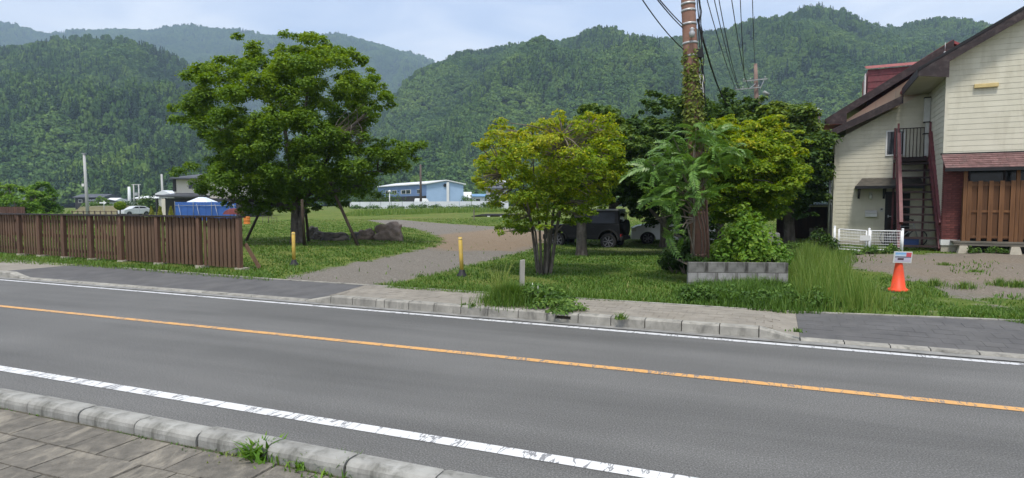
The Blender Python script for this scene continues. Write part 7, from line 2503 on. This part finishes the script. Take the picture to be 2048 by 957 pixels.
tc_ = P(405, 408, YT + 3); tcx = tc_.x
tent = thing('tent', 'white canvas tent top showing above the blue tarpaulin', 'tent', (tcx, YT + 3, tz(tcx, YT)))
zt1_, zt0_ = P(405, 395, YT + 3).z - tz(tcx, YT), P(405, 410, YT + 3).z - tz(tcx, YT)
hb(MB().hexa([(-1.5, -1.5, zt0_ - .0), (1.5, -1.5, zt0_ - .0), (1.5, 1.5, zt0_), (-1.5, 1.5, zt0_), (-.25, -.25, zt1_), (.25, -.25, zt1_), (.25, .25, zt1_), (-.25, .25, zt1_)]), 'canopy', M['tent'], tent)
hb(MB().box(-1.5, 1.5, -1.5, 1.5, zt0_ - .22, zt0_ - .003), 'valance', M['tent'], tent)
for sx in (-1.4, 1.4):
    for sy in (-1.4, 1.4): hb(MB().tube([(sx, sy, 0), (sx, sy, zt0_ - .2)], .03, 6), 'leg', M['galv'], tent)
# orange drum, dark red cover and two wire chairs by the fence end
od = G(494, 449)
odr = thing('drum', 'small orange plastic drum just past the end of the board fence', 'drum', od)
hb(MB().lathe([(.0, 0), (.24, 0), (.25, .06), (.235, .08), (.235, .28), (.25, .3), (.235, .32), (.235, .5), (.25, .54), (.22, .56), (.0, .56)], 16), 'barrel', M['orange'], odr)
hb(MB().lathe([(.2, .0), (.2, .03), (.0, .035)], 16, (0, 0, .56)), 'lid', M['orange'], odr)
M['maroon_cloth'] = pm('dark_red_cloth', (0.14, 0.035, 0.035), (0.09, 0.024, 0.025), 4, 0.9, 0.2)
dc_ = P(468, 433, 34)
dc_.z = tz(dc_.x, 34)
zc1 = P(468, 417, 34).z - dc_.z
um = thing('parasol', 'small dark red parasol top above the right end of the fence', 'parasol', dc_)
hb(MB().lathe([(.62, zc1 - .34), (.5, zc1 - .16), (.25, zc1 - .03), (.02, zc1)], 8), 'canopy', M['maroon_cloth'], um)
hb(MB().tube([(0, 0, 0), (0, 0, zc1)], .025, 8), 'pole', M['pole_brown'], um)
for i, (px, lab) in enumerate(((531, 'thin metal garden chair left of the pair beyond the big trunk'), (546, 'thin metal garden chair right of the pair beyond the big trunk'))):
    cg = G(px, 447)
    ch = thing('garden_chair', lab, 'chair', cg, .4 + i, 'metal garden chairs on the lawn')
    for sx in (-.22, .22):
        for sy in (-.22, .22): hb(MB().tube([(sx, sy, 0), (sx, sy, .42 if sy < 0 else .85)], .014, 6), 'leg', M['pole_brown'], ch)
    hb(MB().box(-.23, .23, -.23, .23, .42, .445), 'seat', M['pole_brown'], ch)
    mb = MB()
    for k in range(6): mb.tube([(-.19 + .076 * k, .22, .46), (-.19 + .076 * k, .22, .83)], .007, 4)
    mb.tube([(-.22, .22, .84), (.22, .22, .84)], .014, 6)
    hb(mb, 'backrest', M['pole_brown'], ch)

# silver car, topiary and cone shaped shrubs behind the fence
sv = hatchback('parked_car', 'silver car parked beyond the board fence near the cone shaped shrubs', M['car_silver'], 3.7, 1.6, 1.34)
sv.rotation_euler = (0, 0, R(242)); sv.location = (P(269, 420, 84).x, 84, tz(P(269, 420, 84).x, 84))
M['leaf_gold'] = leaf_mat('golden_conifer', [(0.0, (0.10, 0.13, 0.012)), (0.5, (0.22, 0.235, 0.02)), (1.0, (0.34, 0.32, 0.04))], .25)


def cone_shrub(px, label, grp, w, h, py0, Y, seed, mat, tint0=.5):
    c = P(px, py0, Y); c.z = tz(c.x, Y)
    r = np.random.default_rng(seed); n = 1100
    z = r.uniform(0, 1, n) ** 1.2; a = r.uniform(0, 2 * PI, n)
    rd = w * .5 * (1 - z) ** .75 * np.clip(z * 6 + .5, 0, 1) * r.uniform(.75, 1.05, n)
    Pn = np.stack([np.cos(a) * rd, np.sin(a) * rd, z * h], 1)
    Nn = unit(np.stack([np.cos(a), np.sin(a), .4 + 0 * a], 1) + r.normal(size=(n, 3)) * .5)
    o = thing('cone_shrub', label, 'shrub', c, 0, grp)
    piece('foliage', leaves_mesh('foliage', Pn, Nn, .06 * r.uniform(.7, 1.3, n), np.clip(tint0 + r.normal(0, .2, n), 0, 1), mat, r), o)
    MB().tube([c, c + Vector((0, 0, h * .9))], [.04, .01], 6).build('trunk', M['bark'], o)


for i, (px, lab) in enumerate(((303, 'leftmost of the three golden cone shaped shrubs beyond the fence'), (320, 'middle one of the three golden cone shaped shrubs beyond the fence'), (342, 'rightmost of the three golden cone shaped shrubs beyond the fence'))):
    ytop = 413
    Yc = 50; c = P(px, ytop, Yc)
    cone_shrub(px, lab, 'golden cone shaped shrubs', .62, c.z - tz(c.x, Yc), 430, Yc, 340 + i, M['leaf_gold'])
tpx = P(240, 412, 46)
tpo = thing('topiary', 'small round clipped tree beyond the fence left of the silver car', 'tree', (tpx.x, 46, tz(tpx.x, 46)))
r = np.random.default_rng(350); n = 1500
d = unit(r.normal(size=(n, 3)))
Pn = d * np.array([.42, .42, .34]) * r.uniform(.75, 1, n)[:, None] + np.array([0, 0, tpx.z - tz(tpx.x, 46)])
piece('crown', leaves_mesh('crown', Pn, unit(d + r.normal(size=(n, 3)) * .4), .05 * r.uniform(.7, 1.2, n), np.clip(r.normal(.55, .2, n), 0, 1), M['leaf_maple'], r), tpo)
hb(MB().tube([(0, 0, 0), (0, 0, tpx.z - tz(tpx.x, 46))], .05, 6), 'trunk', M['bark'], tpo)

# shrubs and trees at far left
tree('small_tree', 'light green rounded tree behind the faded fence at far left', 'tree', g(40, 38), P(40, 385, 38), [(-70, 400), (-40, 378), (0, 372), (35, 370), (70, 380), (88, 405), (84, 440), (-60, 440)], 38, 401, 70, .42, 300, .06, 1.5, M['leaf_bright'], .09, tint0=.58, fringe=30)
tree('small_tree', 'darker pointed green tree beside the light green one at far left', 'tree', g(88, 40), P(88, 372, 40), [(66, 410), (70, 375), (80, 357), (92, 372), (108, 392), (112, 420), (100, 440), (70, 440)], 40, 402, 46, .42, 300, .06, 1.0, M['leaf_bright'], .09, tint0=.36, fringe=20)
HG = 'hedge bushes behind the fence at the far left'
for i, (px, py, Y, w_, h, m_, lab) in enumerate(((122, 405, 37, 1.9, 2.25, 'weed', 'olive green bush right of the pointed tree'), (98, 418, 34, 1.5, 1.6, 'leaf_bright', 'bright low hedge bush below the pointed tree'), (70, 420, 34, 1.5, 1.55, 'leaf_bright', 'bright low hedge bush below the light green tree'), (143, 418, 36, 1.2, 1.75, 'weed', 'small green bush at the right end of the hedge'))):
    bush('shrub', lab, 'shrub', px, py, Y, w_, h, 410 + i, 1100, .06, M[m_], HG, .5)
for i, (px, py, Y, w_, h, lab) in enumerate(((198, 408, 95, 4.0, 4.0, 'round green tree in the village beside the slim grey pole'), (272, 405, 110, 6, 4.2, 'dark bushy tree in the village behind the silver car'), (298, 400, 95, 4.5, 4.2, 'dark green tree just left of the dark roofed house'), (770, 395, 128, 11, 6.0, 'broad dark green tree left of the blue warehouse'), (745, 398, 130, 8, 5.0, 'dark green tree beside the big tree towards the warehouse'), (940, 395, 135, 6, 3.4, 'pale green tree right of the blue warehouse'), (955, 398, 128, 5, 2.6, 'low green bush before the grey house behind the wall'))):
    bush('village_tree', lab, 'tree', px, py, Y, w_, h, 420 + i, 1100, .22, M['leaf_dark'] if i in (1, 2, 3, 4) else M['weed'], 'trees among the far houses', .5)


# village houses far off
def far_house(px0, px1, pyw, pyr, Y, dep, wall, roof, label, py_b=420, wins=2, gable=False):
    a, c = P(px0, pyw, Y), P(px1, pyr, Y)
    zb = tz(a.x, Y)
    o = thing('village_house', label, 'house', ((a.x + c.x) / 2, Y, zb), 0, 'houses in the far village')
    MB().box(a.x, c.x, Y, Y + dep, zb - .2, a.z).build('wall', wall, o)
    mb = MB(); e_ = .5
    if gable:
        xm = (a.x + c.x) / 2
        mb.prism([(a.x - e_, Y - e_, a.z), (c.x + e_, Y - e_, a.z), (c.x + e_, Y - e_, a.z + .2), (xm, Y - e_, c.z), (a.x - e_, Y - e_, a.z + .2)], (0, dep + 2 * e_, 0))
    else:
        mb.prism([(a.x - e_, Y - e_, a.z), (a.x - e_, Y - e_, a.z + .2), (a.x - e_, Y + dep / 2, c.z), (a.x - e_, Y + dep + e_, a.z + .2), (a.x - e_, Y + dep + e_, a.z)], (c.x - a.x + 2 * e_, 0, 0))
    mb.build('roof', roof, o)
    for k in range(wins):
        f = (k + .6) / (wins + .2)
        x = a.x + (c.x - a.x) * f; wz = max(a.z - 1.0, zb + 1.3)
        wo = MB().box(x - .6, x + .6, Y - .06, Y - .003, wz - .6, wz + .5).build('window', M['white_trim'], o)
        MB().box(x - .52, x + .52, Y - .08, Y - .061, wz - .52, wz + .42).build('pane', M['glass'], wo)
    return o


far_house(150, 205, 396, 388, 190, 8, M['char'], M['slate'], 'low village house with long grey roof behind the slim pole', wins=3)
far_house(209, 224, 405, 396, 150, 6, M['cream_far'], M['white_roof'], 'small white village house right of the slim grey pole', wins=1)
far_house(230, 248, 404, 398, 170, 6, M['white_wall'], M['slate'], 'small pale village house below the short white post', wins=1)
far_house(272, 312, 398, 392, 165, 7, M['cream_far'], M['white_roof'], 'long pale village house below the twin poles', wins=3)
far_house(318, 338, 390, 381, 120, 7, M['grey_wall'], M['white_wall'], 'white gabled house peeping out left of the dark roofed house', wins=1, gable=True)
far_house(176, 200, 404, 399, 140, 5, M['white_wall'], M['slate'], 'white shed behind the slim grey pole', wins=1)
far_house(972, 1015, 378, 372, 165, 8, M['grey_wall'], M['slate'], 'grey two storey house with flat roof right of the warehouse', wins=2)
far_house(978, 1012, 366, 361, 172, 5, M['cream_far'], M['white_roof'], 'upper block of the grey house right of the warehouse', wins=1)
far_house(944, 968, 394, 388, 160, 6, M['white_wall'], M['blue_roof'], 'small house with blue roof right of the warehouse', wins=1)
far_house(928, 938, 397, 384, 155, 5, M['white_roof'], M['white_roof'], 'white lean to against the right of the warehouse', wins=0)
far_house(40, 62, 402, 394, 170, 6, M['grey_wall'], M['slate'], 'grey roofed village house behind the pointed tree', wins=1)
# white arrow-headed sign and brown field bank
M['bank'] = pm('brown_bank', (0.17, 0.15, 0.085), (0.12, 0.115, 0.06), 0.5, 0.95, 0.1, coord='World')
ba, bc = P(150, 416, 85), P(240, 416, 85)
mb = MB(); zb = tz(ba.x, 85)
mb.prism([(ba.x, 84, zb - .1), (ba.x, 86, P(150, 414, 86).z), (ba.x, 90, P(150, 412, 90).z), (ba.x, 94, zb - .1)], (bc.x - ba.x, 0, 0))
struct(mb.build('field_bank', M['bank']), 'bare brown bank of a field in the village')
rw0 = P(150, 403, 100); rw1 = P(180, 402, 100)
aw = P(207, 406, 62)
asg = thing('arrow_sign', 'small white arrow sign by the round village tree', 'sign', (aw.x, 62, tz(aw.x, 62)))
za = aw.z - tz(aw.x, 62)
hb(MB().tube([(0, .05, 0), (0, .05, za + .15)], .03, 6), 'post', M['galv'], asg)
hb(MB().prism([(-.42, 0, za - .07), (0, 0, za - .07), (0, 0, za - .2), (.3, 0, za), (0, 0, za + .2), (0, 0, za + .07), (-.42, 0, za + .07)], (0, .03, 0)), 'arrow_board', M['white_steel'], asg)
# wire fence of the lot's left side
wf = thing('wire_fence', 'thin dark post and rail field fence left of the silver car', 'fence', g(200, 44))
a0, a1 = g(145, 44), g(235, 44)
for i in range(9):
    p = a0.lerp(a1, i / 8); MB().box(p.x - .03, p.x + .03, 43.97, 44.03, p.z - .1, p.z + 1.05).build('post', M['pole_brown'], wf)
for z in (.35, .65, .98): MB().box(a0.x, a1.x, 43.95, 43.965, a0.z + z, a0.z + z + .04).build('rail', M['pole_brown'], wf)
# low dark platform on white blocks
pa, pc = G(948, 434), G(1042, 434)
plat = thing('platform', 'low dark timber platform resting on white blocks at the back of the lot', 'platform', pa)
zt = P(1000, 429, pa.y).z - pa.z
Lp = pc.x - pa.x
hb(MB().hexa([(.9, 0, zt - .16), (Lp, 0, zt - .16), (Lp, 4, zt - .16), (1.2, 4, zt - .16), (.9, 0, zt), (Lp, 0, zt), (Lp, 4, zt), (1.2, 4, zt)]), 'deck', M['char'], plat)
hb(MB().hexa([(-.3, 0, .0), (.88, 0, zt - .14), (.88, 3, zt - .14), (-.3, 3, 0), (-.3, 0, .06), (.88, 0, zt), (.88, 3, zt), (-.3, 3, .06)]), 'ramp', M['char'], plat)
for f in (.28, .55, .8): hb(MB().box(Lp * f, Lp * f + .3, .02, .4, -.05, zt - .165), 'support_block', M['white_trim'], plat)
# hose and post by the platform
po = G(948, 440)
solo('post', MB().box(po.x - .05, po.x + .05, po.y - .05, po.y + .05, po.z - .1, po.z + .95), M['grey_wood'], 'thin weathered post at the left end of the dark platform', 'post')
# fallen grey log slab under the shrub
fl0 = P(1540, 468, 13.6)
solo('stone_slab', MB().hexa([(fl0.x - .22, 13.5, .13), (fl0.x + .25, 13.5, .13), (fl0.x + .25, 13.9, .13), (fl0.x - .22, 13.9, .13), (fl0.x - .18, 13.52, fl0.z + .06), (fl0.x + .20, 13.52, fl0.z + .02), (fl0.x + .2, 13.86, fl0.z + .03), (fl0.x - .15, 13.86, fl0.z + .08)]), M['block'], 'grey stone slab half hidden behind the bright shrub', 'stone', bevel=.03)
